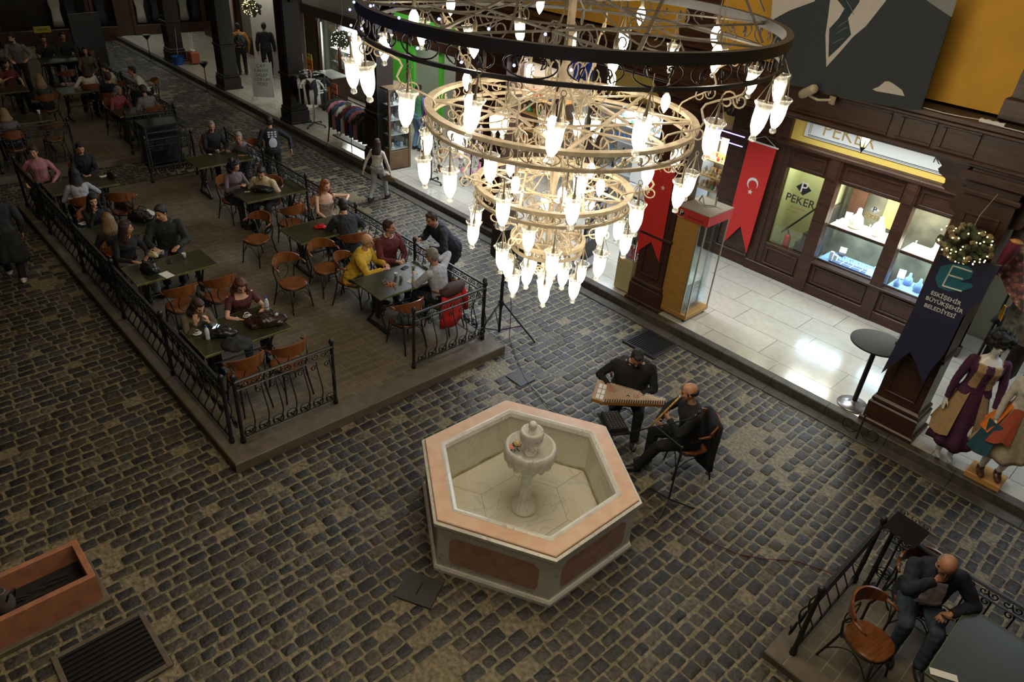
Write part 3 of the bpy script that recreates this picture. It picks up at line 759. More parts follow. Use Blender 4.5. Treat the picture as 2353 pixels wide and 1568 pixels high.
t = thing('manhole_cover', 'square iron cover with a slot beside the fountain', 'manhole cover', (-3.98, 2.98, 0), R(28))
m = MB(); m.bev((0, 0, 0.012), (0.42, 0.36, 0.02), 0.004); m.build('plate', hatchm, t)
m = MB(); m.box((0, 0, 0.023), (0.012, 0.16, 0.002)); m.build('slot', MATS['pit_black'], t)
t = thing('manhole_cover', 'small square iron cover under the microphone cable', 'manhole cover', (-6.1, 6.45, 0))
m = MB(); m.bev((0, 0, 0.012), (0.34, 0.30, 0.02), 0.004); m.build('plate', hatchm, t)
# red stone planter box, lower left
pink_stone = mat('rust_stone', (0.40, 0.17, 0.085), 0.6, color2=(0.30, 0.12, 0.065), nscale=8, bump=0.1, bscale=50)
PL = thing('stone_planter', 'rectangular rust red stone trough at the lower left edge', 'planter', (-6.135, -0.49, 0))
m = MB()
hx, hy, hz, tt = 0.295, 1.0, 0.34, 0.06
m.bev((-hx + tt / 2, 0, hz / 2 + 0.06), (tt, 2 * hy, hz), 0.006); m.bev((hx - tt / 2, 0, hz / 2 + 0.06), (tt, 2 * hy, hz), 0.006)
m.bev((0, hy - tt / 2, hz / 2 + 0.06), (2 * hx - 2 * tt, tt, hz), 0.004); m.bev((0, -hy + tt / 2, hz / 2 + 0.06), (2 * hx - 2 * tt, tt, hz), 0.004)
m.build('trough', pink_stone, PL)
m = MB(); m.bev((0, 0, 0.03), (2 * hx + 0.1, 2 * hy + 0.1, 0.07), 0.01); m.build('plinth', edge_stone, PL)
m = MB(); m.box((0, 0, 0.14), (2 * hx - 2 * tt, 2 * hy - 2 * tt, 0.06)); m.build('soil', mat('soil', (0.012, 0.01, 0.008), 0.9, bump=0.8, bscale=40), PL)

t = thing('grey_vessel', 'grey rounded vessel with a thin curved handle at the left edge over the trough', 'vessel', (-6.15, -0.22, 0.17))
m = MB(); m.lathe([(0.05, 0.0), (0.08, 0.02), (0.095, 0.10), (0.08, 0.2), (0.05, 0.26), (0.055, 0.28), (0.04, 0.275), (0.001, 0.2)], seg=20); m.build('body', mat('vessel_grey', (0.09, 0.075, 0.07), 0.35), t, smooth=True)
m = MB(); m.tube([(0.08, 0.03, 0.2), (0.12, 0.06, 0.3), (0.10, 0.12, 0.32), (0.06, 0.1, 0.2)], 0.01, 6); m.build('handle', iron, t)
t = thing('dead_stems', 'dark tangled stems lying in the stone trough', 'plant', (-6.135, 0.05, 0.17)); m = MB()
for k in range(14):
    a = random.uniform(-0.5, 0.5); x0 = random.uniform(-0.16, 0.16); y0 = random.uniform(-0.4, 0.1); m.tube([(x0, y0, 0.0), (x0 * 0.8 + 0.05 * a, y0 + 0.12, 0.05), (x0 * 0.7 + 0.1 * a, y0 + 0.28, 0.02)], 0.006, 5)
m.build('stems', mat('stem_dark', (0.02, 0.017, 0.012), 0.7), t, kind='stuff')
# ================================================================ cafe chairs and tables
ch_wood = mat('chair_wood', (0.22, 0.072, 0.018), 0.33, noise=0.45, nscale=5, stretch=(1, 8, 1), coat=0.3)
ch_iron = mat('chair_iron', (0.014, 0.013, 0.013), 0.4)
def make_chair():
    t = thing('bentwood_chair', 'x', 'chair')
    # front is +Y; seat 0.45 high
    m = MB(); out = []
    for k in range(28):
        a = 2 * math.pi * k / 28; r = 1.0
        x = 0.215 * math.copysign(abs(math.cos(a)) ** 0.75, math.cos(a)); y = 0.215 * math.copysign(abs(math.sin(a)) ** 0.8, math.sin(a))
        if y < 0: x *= 0.9
        out.append((x, y))
    m.loft([[Vector((x * k, y * k, z)) for x, y in out] for k, z in ((0.94, 0.425), (1.0, 0.433), (1.0, 0.446), (0.96, 0.455), (0.6, 0.449), (0.05, 0.447))])
    m.build('seat', ch_wood, t, auto=50)
    m = MB(); m.tube([(x * 0.96, y * 0.96, 0.412) for x, y in out], 0.012, 6, closed=True); m.build('seat_frame', ch_iron, t, smooth=True)
    legs = [(-0.17, 0.165, -0.20, 0.215), (0.17, 0.165, 0.20, 0.215)]
    for (a, b, c, d) in legs:
        m = MB(); m.tube([(a, b, 0.42), ((a + c) / 2, (b + d) / 2, 0.2), (c, d, 0.0)], [0.013, 0.013, 0.011], 7); m.build('leg', ch_iron, t, smooth=True)
    for s in (-1, 1):
        m = MB(); m.tube([(s * 0.20, -0.285, 0.0), (s * 0.175, -0.225, 0.25), (s * 0.165, -0.185, 0.44), (s * 0.20, -0.20, 0.62), (s * 0.235, -0.15, 0.76)], [0.011, 0.013, 0.013, 0.012, 0.011], 7); m.build('leg', ch_iron, t, smooth=True)
    # bent hoop under the seat
    m = MB()
    for (x0, y0, x1, y1) in ((-0.19, 0.2, 0.19, 0.2), (-0.19, 0.2, -0.185, -0.24), (0.19, 0.2, 0.185, -0.24)):
        m.tube([(x0 + (x1 - x0) * u, y0 + (y1 - y0) * u, 0.16 + 0.2 * math.sin(u * math.pi)) for u in np.linspace(0, 1, 11)], 0.007, 5)
    m.build('stretcher', ch_iron, t, smooth=True)
    # curved wooden back band wrapping round the sitter
    m = MB(); rings = []
    for k in range(19):
        u = k / 18; a = R(205 + 130 * u); rr = 0.255
        x = rr * math.cos(a) * 1.05; y = rr * math.sin(a) * 1.1 + 0.02
        hgt = 0.035 + 0.055 * math.sin(u * math.pi) ** 0.7
        zc = 0.775 + 0.02 * math.sin(u * math.pi); nx, ny = math.cos(a), math.sin(a); th = 0.009
        rings.append([Vector((x - nx * th, y - ny * th, zc - hgt)), Vector((x + nx * th, y + ny * th, zc - hgt)), Vector((x + nx * (th + 0.012), y + ny * (th + 0.012), zc + hgt)), Vector((x + nx * 0.0, y + ny * 0.0, zc + hgt))])
    m.loft(rings); m.build('backrest', ch_wood, t, auto=40)
    for s in (-1, 1):
        m = MB(); m.tube([(s * 0.245, -0.115, 0.76), (s * 0.262, -0.03, 0.75), (s * 0.255, 0.04, 0.735)], [0.016, 0.018, 0.014], 6); m.build('arm_tip', ch_wood, t, smooth=True)
    m = MB(); m.tube([(0.11 * math.cos(a), -0.215 - 0.02 * abs(math.cos(a)), 0.59 + 0.13 * math.sin(a)) for a in np.linspace(0, 6.28, 17)], 0.007, 5); m.build('back_hoop', ch_iron, t, smooth=True)
    return t
CHAIR0 = make_chair(); _used = [False]
def chair(x, y, face, label, z=0.15, group=None):
    """face: heading in degrees of the chair front (0 = +x)"""
    rz = R(face - 90)
    if not _used[0]:
        _used[0] = True; o = CHAIR0; o.location = (x, y, z); o.rotation_euler = (0, 0, rz); o['label'] = label
        if group: o['group'] = group
        return o
    return dup(CHAIR0, (x, y, z), rz, label, group)
t_green = mat('green_table_top', (0.034, 0.034, 0.014), 0.32, color2=(0.022, 0.024, 0.011), nscale=4, stretch=(2, 1, 1))
t_edge = mat('worn_table_edge', (0.14, 0.15, 0.05), 0.4, noise=0.5, nscale=12)
def make_table(sx, sy, top=t_green):
    t = thing('cafe_table', 'x', 'table')
    m = MB(); m.bev((0, 0, 0.735), (sx, sy, 0.03), 0.006); m.build('tabletop', top, t)
    m = MB()
    for (cx, cy, a, b) in ((0, sy / 2, sx + 0.012, 0.012), (0, -sy / 2, sx + 0.012, 0.012), (sx / 2, 0, 0.012, sy - 0.012), (-sx / 2, 0, 0.012, sy - 0.012)): m.bev((cx, cy, 0.733), (a, b, 0.034), 0.003)
    m.build('edge_band', t_edge, t)
    m = MB(); m.bev((0, 0, 0.705), (sx * 0.8, sy * 0.86, 0.03), 0.004); m.build('under_frame', iron, t)
    for s in (-1, 1):
        m = MB(); yy = s * sy * 0.34
        for u in (-1, 1):
            m.tube([(u * sx * 0.34, yy, 0.70), (u * 0.13, yy, 0.50), (u * 0.07, yy, 0.36), (u * 0.13, yy, 0.22), (u * sx * 0.36, yy, 0.02)], 0.018, 7)
            m.tube([(u * (0.10 + a), yy, 0.36 + b) for a, b in spiral(0.04, 0, 0.075, 0.02, 180, 560, 12)], 0.009, 5)
        m.bev((0, yy, 0.38), (0.08, 0.03, 0.42), 0.006)
        m.bev((0, yy, 0.02), (sx * 0.78, 0.06, 0.04), 0.006)
        m.build('trestle', iron, t, auto=40)
    m = MB(); m.tube([(0, -sy * 0.34, 0.32), (0, sy * 0.34, 0.32)], 0.012, 6); m.build('tie_bar', iron, t)
    return t
TBL = {}
def table(x, y, sx, sy, label, z=0.15, rz=0.0, top=t_green):
    k = (sx, sy, top.name)
    if k not in TBL:
        o = TBL[k] = make_table(sx, sy, top); o.location = (x, y, z); o.rotation_euler = (0, 0, R(rz)); o['label'] = label; return o
    return dup(TBL[k], (x, y, z), R(rz), label)
table(-8.45, 3.22, 0.8, 1.22, 'green-topped table with bags and coffee cups at the front corner of the platform')
table(-10.75, 3.22, 0.66, 1.22, 'green-topped table in front of the man and woman in dark clothes')
table(-12.55, 3.15, 0.66, 1.2, 'green-topped table behind the black bag, with a painted white reflection')
table(-14.95, 3.2, 0.66, 1.15, 'narrow green-topped table in front of the woman in pink')
table(-8.38, 5.85, 0.74, 1.2, 'green-topped table with snacks shared by the older men')
table(-10.72, 5.85, 0.74, 1.2, 'green-topped table with the red purse lying on it')
table(-12.85, 5.95, 0.74, 1.25, 'dark green table in front of the curly haired woman')
table(-15.05, 5.95, 0.74, 1.2, 'olive-topped table with a trestle base in front of the old man in black')
table(-19.75, 3.55, 0.7, 0.8, 'lit green table at the near end of the far platform')
table(-19.3, 5.75, 0.66, 1.0, 'dark table in front of the grey haired woman')
table(-21.9, 5.2, 0.66, 1.0, 'dark table between the women in white and cream')
table(-22.6, 3.6, 0.66, 1.1, 'dark table beside the fair haired woman')
table(-25.6, 5.75, 0.7, 1.0, 'green-topped table of the two men near the black board')
t_grey = mat('grey_green_table_top', (0.040, 0.047, 0.036), 0.4, color2=(0.035, 0.045, 0.035), nscale=5)
table(0.42, 5.92, 0.85, 1.05, 'grey green table in front of the seated man at lower right', 0.1, 0, t_grey)
# empty or half-hidden chairs (face = direction the sitter looks)
chair(-7.78, 2.98, 180, 'wooden chair with folded dark coat tucked to the front corner table, nearest the railing')
chair(-7.72, 3.55, 180, 'wooden chair at the front corner table, the right of its two front chairs')
chair(-10.02, 3.05, 180, 'wooden backed chair behind the girl in the olive sweater')
chair(-9.98, 3.62, 180, 'dark wooden chair behind the woman in the burgundy top')
chair(-9.72, 4.72, 10, 'empty wooden chair standing free in the middle of the platform')
chair(-9.88, 5.42, 0, 'empty wooden chair just left of the man in yellow')
chair(-11.55, 5.02, -70, 'empty chair with bright wooden back left of the red purse table')
chair(-11.85, 5.85, 180, 'wooden chair with an orange bag beside the curly haired woman')
chair(-7.72, 5.5, 180, 'wooden chair pushed in beside the grey haired man')
chair(at(285, 470, 0.7).x, at(285, 470, 0.7).y, 150, 'chair with shiny brown bag behind the couple')
chair(-19.0, 3.75, 180, 'empty wooden chair at the lit green table by the railing')
chair(-26.0, 6.6, 200, 'round wooden chair near the black board at the far end')
chair(-23.8, 5.4, 200, 'wooden chair behind the woman in the white top')
chair(-0.50, 5.62, -10, 'empty bentwood chair with broad wooden seat at lower right', 0.1)
# serving station: black cabinet with towel rails
t = thing('serving_station', 'black metal serving stand with shelves between the two platforms', 'serving stand', (-17.75, 5.75, 0.03))
m = MB(); m.bev((0, 0, 0.98), (0.6, 0.95, 0.04), 0.006); m.build('top', mat('black_lacquer', (0.02, 0.022, 0.02), 0.25), t)
m = MB()
for x in (-0.28, 0.28):
    for y in (-0.45, 0.45): m.box((x, y, 0.48), (0.03, 0.03, 0.98))
for x in (-0.28, 0.28):
    for z in (0.05, 0.85): m.box((x, 0, z), (0.03, 0.9, 0.03))
for y in (-0.45, 0.45):
    for z in (0.05, 0.85): m.box((0, y, z), (0.56, 0.03, 0.03))
m.box((0, 0, 0.0), (0.01, 0.01, 0.01))
m.build('frame', mat('grey_steel', (0.10, 0.10, 0.095), 0.35, metal=0.6), t)
for z in (0.12, 0.42, 0.70):
    m = MB(); m.box((0, 0, z), (0.54, 0.88, 0.02)); m.build('shelf', MATS['black_lacquer'], t)
m = MB(); m.box((-0.27, 0, 0.5), (0.01, 0.86, 0.86)); m.build('back_panel', black_plastic, t)
# black standing board at far end
t = thing('menu_board', 'tall black double-sided board standing at the far end of the cafe', 'board', (-27.6, 7.2, 0.0), R(12))
m = MB(); m.bev((0, 0, 0.95), (0.08, 1.0, 1.7), 0.01); m.build('panel', black_plastic, t)
for s in (-1, 1):
    m = MB(); m.bev((0, s * 0.42, 0.05), (0.4, 0.05, 0.1), 0.01); m.build('foot', black_plastic, t)
# black iron music / menu holder on the corner platform
t = thing('menu_stand', 'black iron menu stand with blank board and curled trim at lower right', 'menu stand', at(2002, 1372, 0.1), R(-8))
m = MB(); m.tube([(0, 0, 0.02), (0, 0, 0.98)], 0.012, 6)
for k in range(3):
    a = k * 2.094; m.tube([(0, 0, 0.12), (0.12 * math.cos(a), 0.12 * math.sin(a), 0.1), (0.2 * math.cos(a), 0.2 * math.sin(a), 0.0)], 0.009, 5)
m.build('pole', iron, t, smooth=True)
m = MB(); M = Matrix.Translation((0, 0, 1.03)) @ Euler((R(-50), 0, 0)).to_matrix().to_4x4()
m.box((0, 0, 1.03), (0.34, 0.24, 0.015), M=Euler((R(28), 0, 0)).to_matrix().to_4x4()); m.build('board', mat('matt_black_board', (0.010, 0.010, 0.010), 0.85, spec=0.15), t)
for x in (-0.12, 0, 0.12):
    for y, z in ((0.11, 1.11), (-0.11, 0.95)):
        m = MB(); m.tube([(x + a, y, z + b) for a, b in spiral(0, 0, 0.045, 0.01, 0, 420, 12)], 0.005, 4); m.build('scroll', iron, t)
# ================================================================ shop fronts under the gallery (wall plane y = SHOP_Y)
SY = SHOP_Y
def text_obj(name, body, size, parent, mt, M, ext=0.003, bold=0.0, align='CENTER', sx=1.0):
    c = bpy.data.curves.new(name, 'FONT'); c.body = body; c.size = size; c.extrude = ext; c.offset = bold
    c.align_x = align; c.align_y = 'CENTER'; c.resolution_u = 3
    tmp = bpy.data.objects.new(name, c); col.objects.link(tmp)
    dg = bpy.context.evaluated_depsgraph_get(); dg.update()
    me = bpy.data.meshes.new_from_object(tmp.evaluated_get(dg)); bpy.data.objects.remove(tmp); bpy.data.curves.remove(c)
    me.transform(M @ Matrix.Diagonal((sx, 1, 1, 1)))
    me.materials.clear(); me.materials.append(mt); me.name = name
    o = bpy.data.objects.new(name, me); col.objects.link(o); o.parent = parent
    return o
FACE = Matrix(((1, 0, 0, 0), (0, 0, -1, 0), (0, 1, 0, 0), (0, 0, 0, 1)))   # local XY -> world XZ, looking to -y
def onwall(x, y, z, rot=0.0): return Matrix.Translation((x, y, z)) @ FACE @ Matrix.Rotation(rot, 4, 'Z')
def wallpoly(mb, pts, y, th=0.01):
    # polygon given as (x, z) points on a plane facing -y
    n = len(pts)
    a = sum(pts[i][0] * pts[(i + 1) % n][1] - pts[(i + 1) % n][0] * pts[i][1] for i in range(n))
    if a < 0: pts = pts[::-1]
    M = Matrix.Translation((0, y, 0)) @ FACE
    return mb.prism(pts, th, M)
def pixpoly(pix, y): return [(v.x, v.z) for v in (aty(a, b, y) for a, b in pix)]
signy = mat('sign_yellow', (0.62, 0.42, 0.08), 0.7)
signw = mat('sign_white', (0.50, 0.48, 0.42), 0.6)
gold = mat('gold_letter', (0.30, 0.17, 0.04), 0.5)
inkm = mat('ink_black', (0.015, 0.015, 0.015), 0.5)
whitep = mat('white_print', (0.75, 0.75, 0.72), 0.6)
velvet = mat('white_velvet', (0.8, 0.77, 0.72), 0.9)
bluev = mat('blue_velvet', (0.16, 0.25, 0.42), 0.8)
display_w = emitmat('lightbox_white', (1.0, 0.95, 0.85), 2.6)
display_c = emitmat('lightbox_cool', (0.72, 0.88, 1.0), 1.6)
# ---- jewellery shop: frame (fixed woodwork)
m = MB()
def vert(x0, x1, z0=0.15, z1=3.9, d=0.14): m.bev(((x0 + x1) / 2, SY - d / 2 + 0.07, (z0 + z1) / 2), (x1 - x0, d, z1 - z0), 0.012)
vert(-7.0, -5.86, d=0.16); vert(-5.86, -5.75, z1=2.7); vert(-4.99, -4.75, z1=2.7, d=0.2); vert(-3.66, -3.45, z1=2.7, d=0.2); vert(-2.40, -2.0, z1=3.9, d=0.2)
m.bev((-4.0, SY, 0.47), (4.0, 0.12, 0.64), 0.01); m.bev((-4.0, SY, 2.53), (4.0, 0.12, 0.48), 0.01)
m.bev((-3.42, SY - 0.06, 0.78), (2.7, 0.16, 0.05), 0.01); m.bev((-4.0, SY - 0.07, 2.72), (4.05, 0.2, 0.07), 0.012); m.bev((-4.0, SY - 0.04, 2.66), (4.05, 0.12, 0.05), 0.012)
m.bev((-4.0, SY - 0.05, 0.24), (4.1, 0.12, 0.2), 0.012)
for (a, b) in ((-5.70, -5.05), (-4.70, -3.70), (-3.41, -2.45)):
    panel_frame(m, a, b, 0.36, 0.72, SY - 0.06, 0.025, 0.04); panel_frame(m, a, b, 2.33, 2.60, SY - 0.06, 0.025, 0.035)
panel_frame(m, -6.8, -6.05, 0.35, 1.3, SY - 0.09, 0.03, 0.05); panel_frame(m, -6.8, -6.05, 2.7, 3.7, SY - 0.09, 0.03, 0.05)
for x in (-4.87, -3.55): m.bev((x, SY - 0.12, 2.52), (0.14, 0.06, 0.4), 0.01)
struct(m, 'wall_jeweller', wood_dark, auto=40)
m = MB(); m.box((-4.2, SY + 0.02, 3.35), (3.6, 0.04, 1.15)); struct(m, 'wall_sign_band', signy)
# door glass and windows
for i, (a, b, z0, z1) in enumerate(((-5.75, -4.99, 0.79, 2.29), (-4.75, -3.66, 0.80, 2.29), (-3.45, -2.40, 0.80, 2.29))):
    m = MB(); m.box(((a + b) / 2, SY + 0.03, (z0 + z1) / 2), (b - a, 0.008, z1 - z0)); struct(m, 'window_%d' % (i + 1), pane)
m = MB()
for x in (-5.0, -2.2): m.box((x, SY + 0.5, 1.4), (0.04, 0.85, 2.5))
m.box((-3.6, SY + 0.48, 2.33), (2.75, 0.86, 0.04)); m.box((-5.9, SY + 0.5, 1.4), (0.04, 0.85, 2.5))
struct(m, 'wall_partition', mat('pale_green_wall', (0.52, 0.52, 0.30), 0.8))
m = MB(); m.box((-3.6, SY + 0.86, 1.4), (2.6, 0.02, 2.4)); struct(m, 'wall_window_back', mat('dark_olive_back', (0.13, 0.12, 0.075), 0.7, color2=(0.05, 0.045, 0.03), nscale=3))
# the inside of the doorway: pale wall, dark stair, fire extinguisher
m = MB(); m.box((-5.45, SY + 0.92, 1.4), (0.9, 0.02, 2.5)); struct(m, 'wall_doorway', MATS['pale_green_wall'])
t = thing('stair_flight', 'dark stair flight rising behind the glass shop door', 'stairs', (-5.35, SY + 0.55, 0.15))
m = MB()
for k in range(7): m.box((-0.25 + 0.10 * k + 0.05, 0.12, 0.14 * (k + 1) - 0.07 + 0.1), (0.1, 0.44, 0.14 * (k + 1)))
m.build('steps', mat('stair_dark', (0.05, 0.045, 0.035), 0.5), t)
m = MB(); m.tube([(-0.35, -0.14, 0.75), (0.3, -0.14, 1.6)], 0.02, 6); m.build('handrail', wood_dark, t)
t = thing('fire_extinguisher', 'red fire extinguisher on the floor behind the glass shop door', 'fire extinguisher', (-5.47, SY + 0.2, 0.62))
m = MB(); m.lathe([(0.055, 0.0), (0.06, 0.01), (0.06, 0.30), (0.045, 0.35), (0.02, 0.37)], seg=16); m.build('cylinder', mat('extinguisher_red', (0.75, 0.05, 0.015), 0.35), t, smooth=True)
m = MB(); m.tube([(0, 0, 0.36), (0, 0, 0.40), (-0.02, -0.03, 0.46), (-0.06, -0.05, 0.5)], 0.013, 6); m.tube([(0.01, 0, 0.39), (0.07, -0.02, 0.33), (0.075, -0.02, 0.12)], 0.009, 6); m.build('hose', inkm, t)
m = MB(); m.box((-5.47, SY + 0.2, 0.385), (0.4, 0.25, 0.46)); struct(m, 'floor_doorstep', MATS['pale_green_wall'])
# emblem: black diamond with a white P and a gold swoosh
def emblem(parent, x, y, z, s, white=whitep, black=inkm, name='emblem', wordsize=0.0, wordmat=gold):
    m = MB(); wallpoly(m, [(x - 0.5 * s, z), (x - 0.05 * s, z + 0.42 * s), (x + 0.5 * s, z + 0.02 * s), (x + 0.05 * s, z - 0.42 * s)], y, 0.003); m.build(name + '_diamond', black, parent)
    text_obj(name + '_letter', 'P', s * 0.95, parent, white, onwall(x, y - 0.004, z + 0.03 * s), 0.001)
    m = MB(); n = 14
    m.tube([(x + s * 0.62 * (2 * i / n - 1), y - 0.004, z - 0.42 * s - 0.15 * s * math.cos((i / n - 0.5) * 2.6)) for i in range(n + 1)], [0.004 * s / 0.2 * (0.2 + math.sin(math.pi * i / n)) for i in range(n + 1)], 5, flat=(1, 1)); m.build(name + '_swoosh', wordmat, parent)
    if wordsize: text_obj('shop_name', 'PEKER', wordsize, parent, wordmat, onwall(x, y - 0.003, z - 0.85 * s), 0.001, 0.0)
t = thing('door_lettering', 'black and gold PEKER lettering with diamond emblem on the glass door', 'window lettering', (0, 0, 0))
emblem(t, -5.36, SY + 0.015, 1.98, 0.30, wordsize=0.0)
text_obj('shop_name', 'PEKER', 0.21, t, inkm, onwall(-5.36, SY + 0.012, 1.74), 0.001, 0.001)
text_obj('small_print', 'Kuyumculuk', 0.055, t, gold, onwall(-5.36, SY + 0.012, 1.60)); text_obj('web_address', 'www.peker', 0.05, t, gold, onwall(-5.45, SY + 0.012, 1.52))
t = thing('window_lettering', 'white and gold PEKER lettering with emblem on the first display window', 'window lettering', (0, 0, 0))
emblem(t, -4.05, SY + 0.015, 2.02, 0.15, white=inkm, black=whitep, wordsize=0.11)
# main signboard
t = thing('signboard', 'white PEKER shop sign with gold letters on the yellow band', 'sign', (0, 0, 0))
m = MB(); m.bev((-4.15, SY - 0.02, 3.22), (2.95, 0.03, 0.66), 0.005); m.build('board', signw, t)
m = MB()
for z, th in ((2.915, 0.006), (2.935, 0.010), (3.48, 0.006)): m.box((-4.15, SY - 0.037, z), (2.8, 0.004, th))
for x in (-5.55, -5.52): m.box((x, SY - 0.037, 3.22), (0.006, 0.004, 0.52))
m.build('border_lines', inkm, t)
text_obj('shop_name', 'PEKER', 0.34, t, mat('sign_gold', (0.30, 0.18, 0.05), 0.4), onwall(-4.85, SY - 0.038, 3.09), 0.002, -0.003)
text_obj('signature', 'Kuyu', 0.2, t, inkm, onwall(-3.25, SY - 0.038, 3.1, -0.05), 0.002, -0.002)
# ---- displays in the two jewellery windows
def bust(m, x, y, z, s, lean=0.0):
    m.lathe([(0.03 * s, 0), (0.10 * s, 0.01 * s), (0.13 * s, 0.10 * s), (0.10 * s, 0.2 * s), (0.045 * s, 0.26 * s), (0.035 * s, 0.36 * s), (0.001, 0.38 * s)], (x, y, z), 12)
def shelf_thing(x0, x1, z, label, mt, y0=SY + 0.08, y1=SY + 0.62):
    t = thing('display_shelf', label, 'shelf', (0, 0, 0))
    m = MB(); m.box(((x0 + x1) / 2, (y0 + y1) / 2, z), (x1 - x0, y1 - y0, 0.03)); m.build('board', mt, t)
    m = MB(); m.bev(((x0 + x1) / 2, y0 - 0.02, z), (x1 - x0, 0.03, 0.055), 0.005); m.build('front_lip', wood_darkh, t)
    return t
shelf_thing(-4.74, -3.67, 1.48, 'glowing white display shelf across the first jewellery window', velvet)
shelf_thing(-3.44, -2.41, 1.48, 'glowing white display shelf across the second jewellery window', velvet)
shelf_thing(-4.74, -3.67, 0.80, 'low display floor of the first jewellery window', bluev)
shelf_thing(-3.44, -2.41, 0.80, 'low display floor of the second jewellery window', bluev)
def necklace_stand(x, y, z, s, mt, label, group):
    t = thing('necklace_stand', label, 'display stand', (x, y, z), 0, group)
    m = MB(); bust(m, 0, 0, 0, s); m.build('bust', mt, t, smooth=True)
    m = MB(); m.tube([(0.085 * s * math.sin(a), -0.1 * s - 0.02 * s * math.cos(a), 0.17 * s + 0.09 * s * math.cos(a)) for a in np.linspace(-2.2, 2.2, 11) + math.pi], 0.004, 4); m.build('chain', mat('silver_chain', (0.5, 0.5, 0.5), 0.25, metal=1), t)
    return t
for i, (x, s) in enumerate(((-4.38, 1.0), (-3.98, 0.95))): necklace_stand(x, SY + 0.32, 1.50, s, velvet, ('white necklace bust on the left of the upper shelf in the first window', 'white necklace bust on the right of the upper shelf in the first window')[i], 'white busts in the first window')
for i, (x, y, s) in enumerate(((-3.22, 0.4, 0.62), (-3.0, 0.28, 0.66), (-2.80, 0.45, 0.95), (-2.62, 0.3, 0.7), (-2.86, 0.14, 0.45), (-3.32, 0.18, 0.45), (-2.62, 0.14, 0.4))):
    necklace_stand(x, SY + y, 0.82, s, bluev, 'pale blue necklace bust on the low shelf of the second window', 'blue necklace busts')
for i in range(16):   # small ring stands and bracelets along the bright shelves
    x = (-4.66, -4.60, -4.56, -4.20, -4.14, -4.18, -3.78, -3.72, -3.36, -3.28, -3.16, -3.06, -2.90, -2.78, -2.64, -2.52)[i]
    o = MB(); o.lathe([(0.03, 0), (0.032, 0.012), (0.01, 0.02), (0.008, 0.07), (0.016, 0.09), (0.001, 0.1)], (0, 0, 0), 10)
    ob = o.build('ring_stand', velvet, smooth=True, loc=(x, SY + (0.16, 0.32, 0.48)[i % 3], 1.497)); tag(ob, 'small white ring stand on a bright shelf of the jewellery windows', 'display stand', 'white ring stands')
for i in range(12):
    o = MB(); o.tube([(0.032 * math.cos(a), 0.032 * math.sin(a), 0.006) for a in np.linspace(0, 6.0, 12)], 0.005, 5)
    x = -4.60 + (i % 6) * 0.16; ob = o.build('bracelet', mat('silver_chain', (0.5, 0.5, 0.5), 0.25, metal=1), smooth=True, loc=(x, SY + 0.36 + 0.13 * (i // 6), 0.822))
    tag(ob, 'silver bracelet lying on the low blue shelf of the first window', 'bracelet', 'bracelets on blue velvet')
t = thing('ring_tray', 'dark divided tray of jewellery low in the first window', 'tray', (-4.15, SY + 0.2, 0.815))
m = MB(); m.bev((0, 0, 0.015), (0.8, 0.2, 0.03), 0.005); m.build('tray', mat('navy_velvet', (0.03, 0.05, 0.1), 0.8), t)
m = MB()
for k in range(5): m.box((-0.36 + k * 0.18, 0, 0.033), (0.008, 0.19, 0.008))
m.box((0, 0, 0.033), (0.78, 0.008, 0.008)); m.build('dividers', whitep, t)
t = thing('price_card', 'white card standing at the right end of the first window', 'card', (-3.78, SY + 0.14, 0.83)); m = MB(); m.box((0, 0, 0.06), (0.16, 0.01, 0.12), M=Euler((R(-25), 0, 0)).to_matrix().to_4x4()); m.build('card', paper, t)
t = thing('gift_box', 'pair of slim white boxes at the left of the first window', 'box', (-4.56, SY + 0.2, 0.835)); m = MB(); m.bev((0, 0, 0.075), (0.06, 0.05, 0.15), 0.004); m.build('box', paper, t)
m = MB(); m.bev((0.09, -0.02, 0.06), (0.06, 0.05, 0.12), 0.004); m.build('second_box', paper, t)
t = thing('light_strip', 'fluorescent strip inside the first jewellery window', 'light', (-4.2, SY + 0.12, 2.27)); m = MB(); m.box((0, 0, 0), (1.0, 0.03, 0.02)); m.build('tube', display_w, t)
t = thing('light_strip', 'fluorescent strip inside the second jewellery window', 'light', (-2.93, SY + 0.12, 2.27)); m = MB(); m.box((0, 0, 0), (0.98, 0.03, 0.02)); m.build('tube', display_w, t)
for x in (-4.2, -2.93):
    lamp('window_light', 'AREA', (x, SY + 0.3, 2.25), 60, (1, 0.95, 0.85), 0.9, size_y=0.25)
    lamp('window_light', 'AREA', (x, SY + 0.3, 1.45), 34, (0.6, 0.8, 1.0), 0.9, size_y=0.3)
lamp('door_light', 'AREA', (-5.4, SY + 0.45, 2.6), 16, (1, 0.97, 0.7), 0.6, size_y=0.4)
boxm = mat('open_box_dark', (0.03, 0.02, 0.02), 0.5)
for i, (x, z, rz_) in enumerate(((-4.62, 1.50, 0.4), (-4.52, 0.83, 0.2), (-4.05, 1.50, -0.2), (-3.80, 0.83, -0.3), (-3.72, 1.50, 0.5), (-3.40, 0.83, 0.3), (-3.05, 1.50, -0.1), (-2.66, 1.50, 0.2), (-2.48, 0.83, -0.4))):
    t = thing('jewellery_case', ('open white jewellery case on the bright upper shelf' if z > 1 else 'open white jewellery case on the low blue shelf') + ' of the %s window' % ('first' if x < -3.5 else 'second'), 'jewellery case', (x, SY + 0.56, z), rz_, 'open jewellery cases')
    m = MB(); m.bev((0, 0, 0.02), (0.12, 0.10, 0.035), 0.004); m.build('tray', boxm if i % 3 == 1 else velvet, t)
    m = MB(); m.box((0, 0.055, 0.08), (0.12, 0.012, 0.11), M=Euler((R(-15), 0, 0)).to_matrix().to_4x4()); m.build('lid', velvet, t)
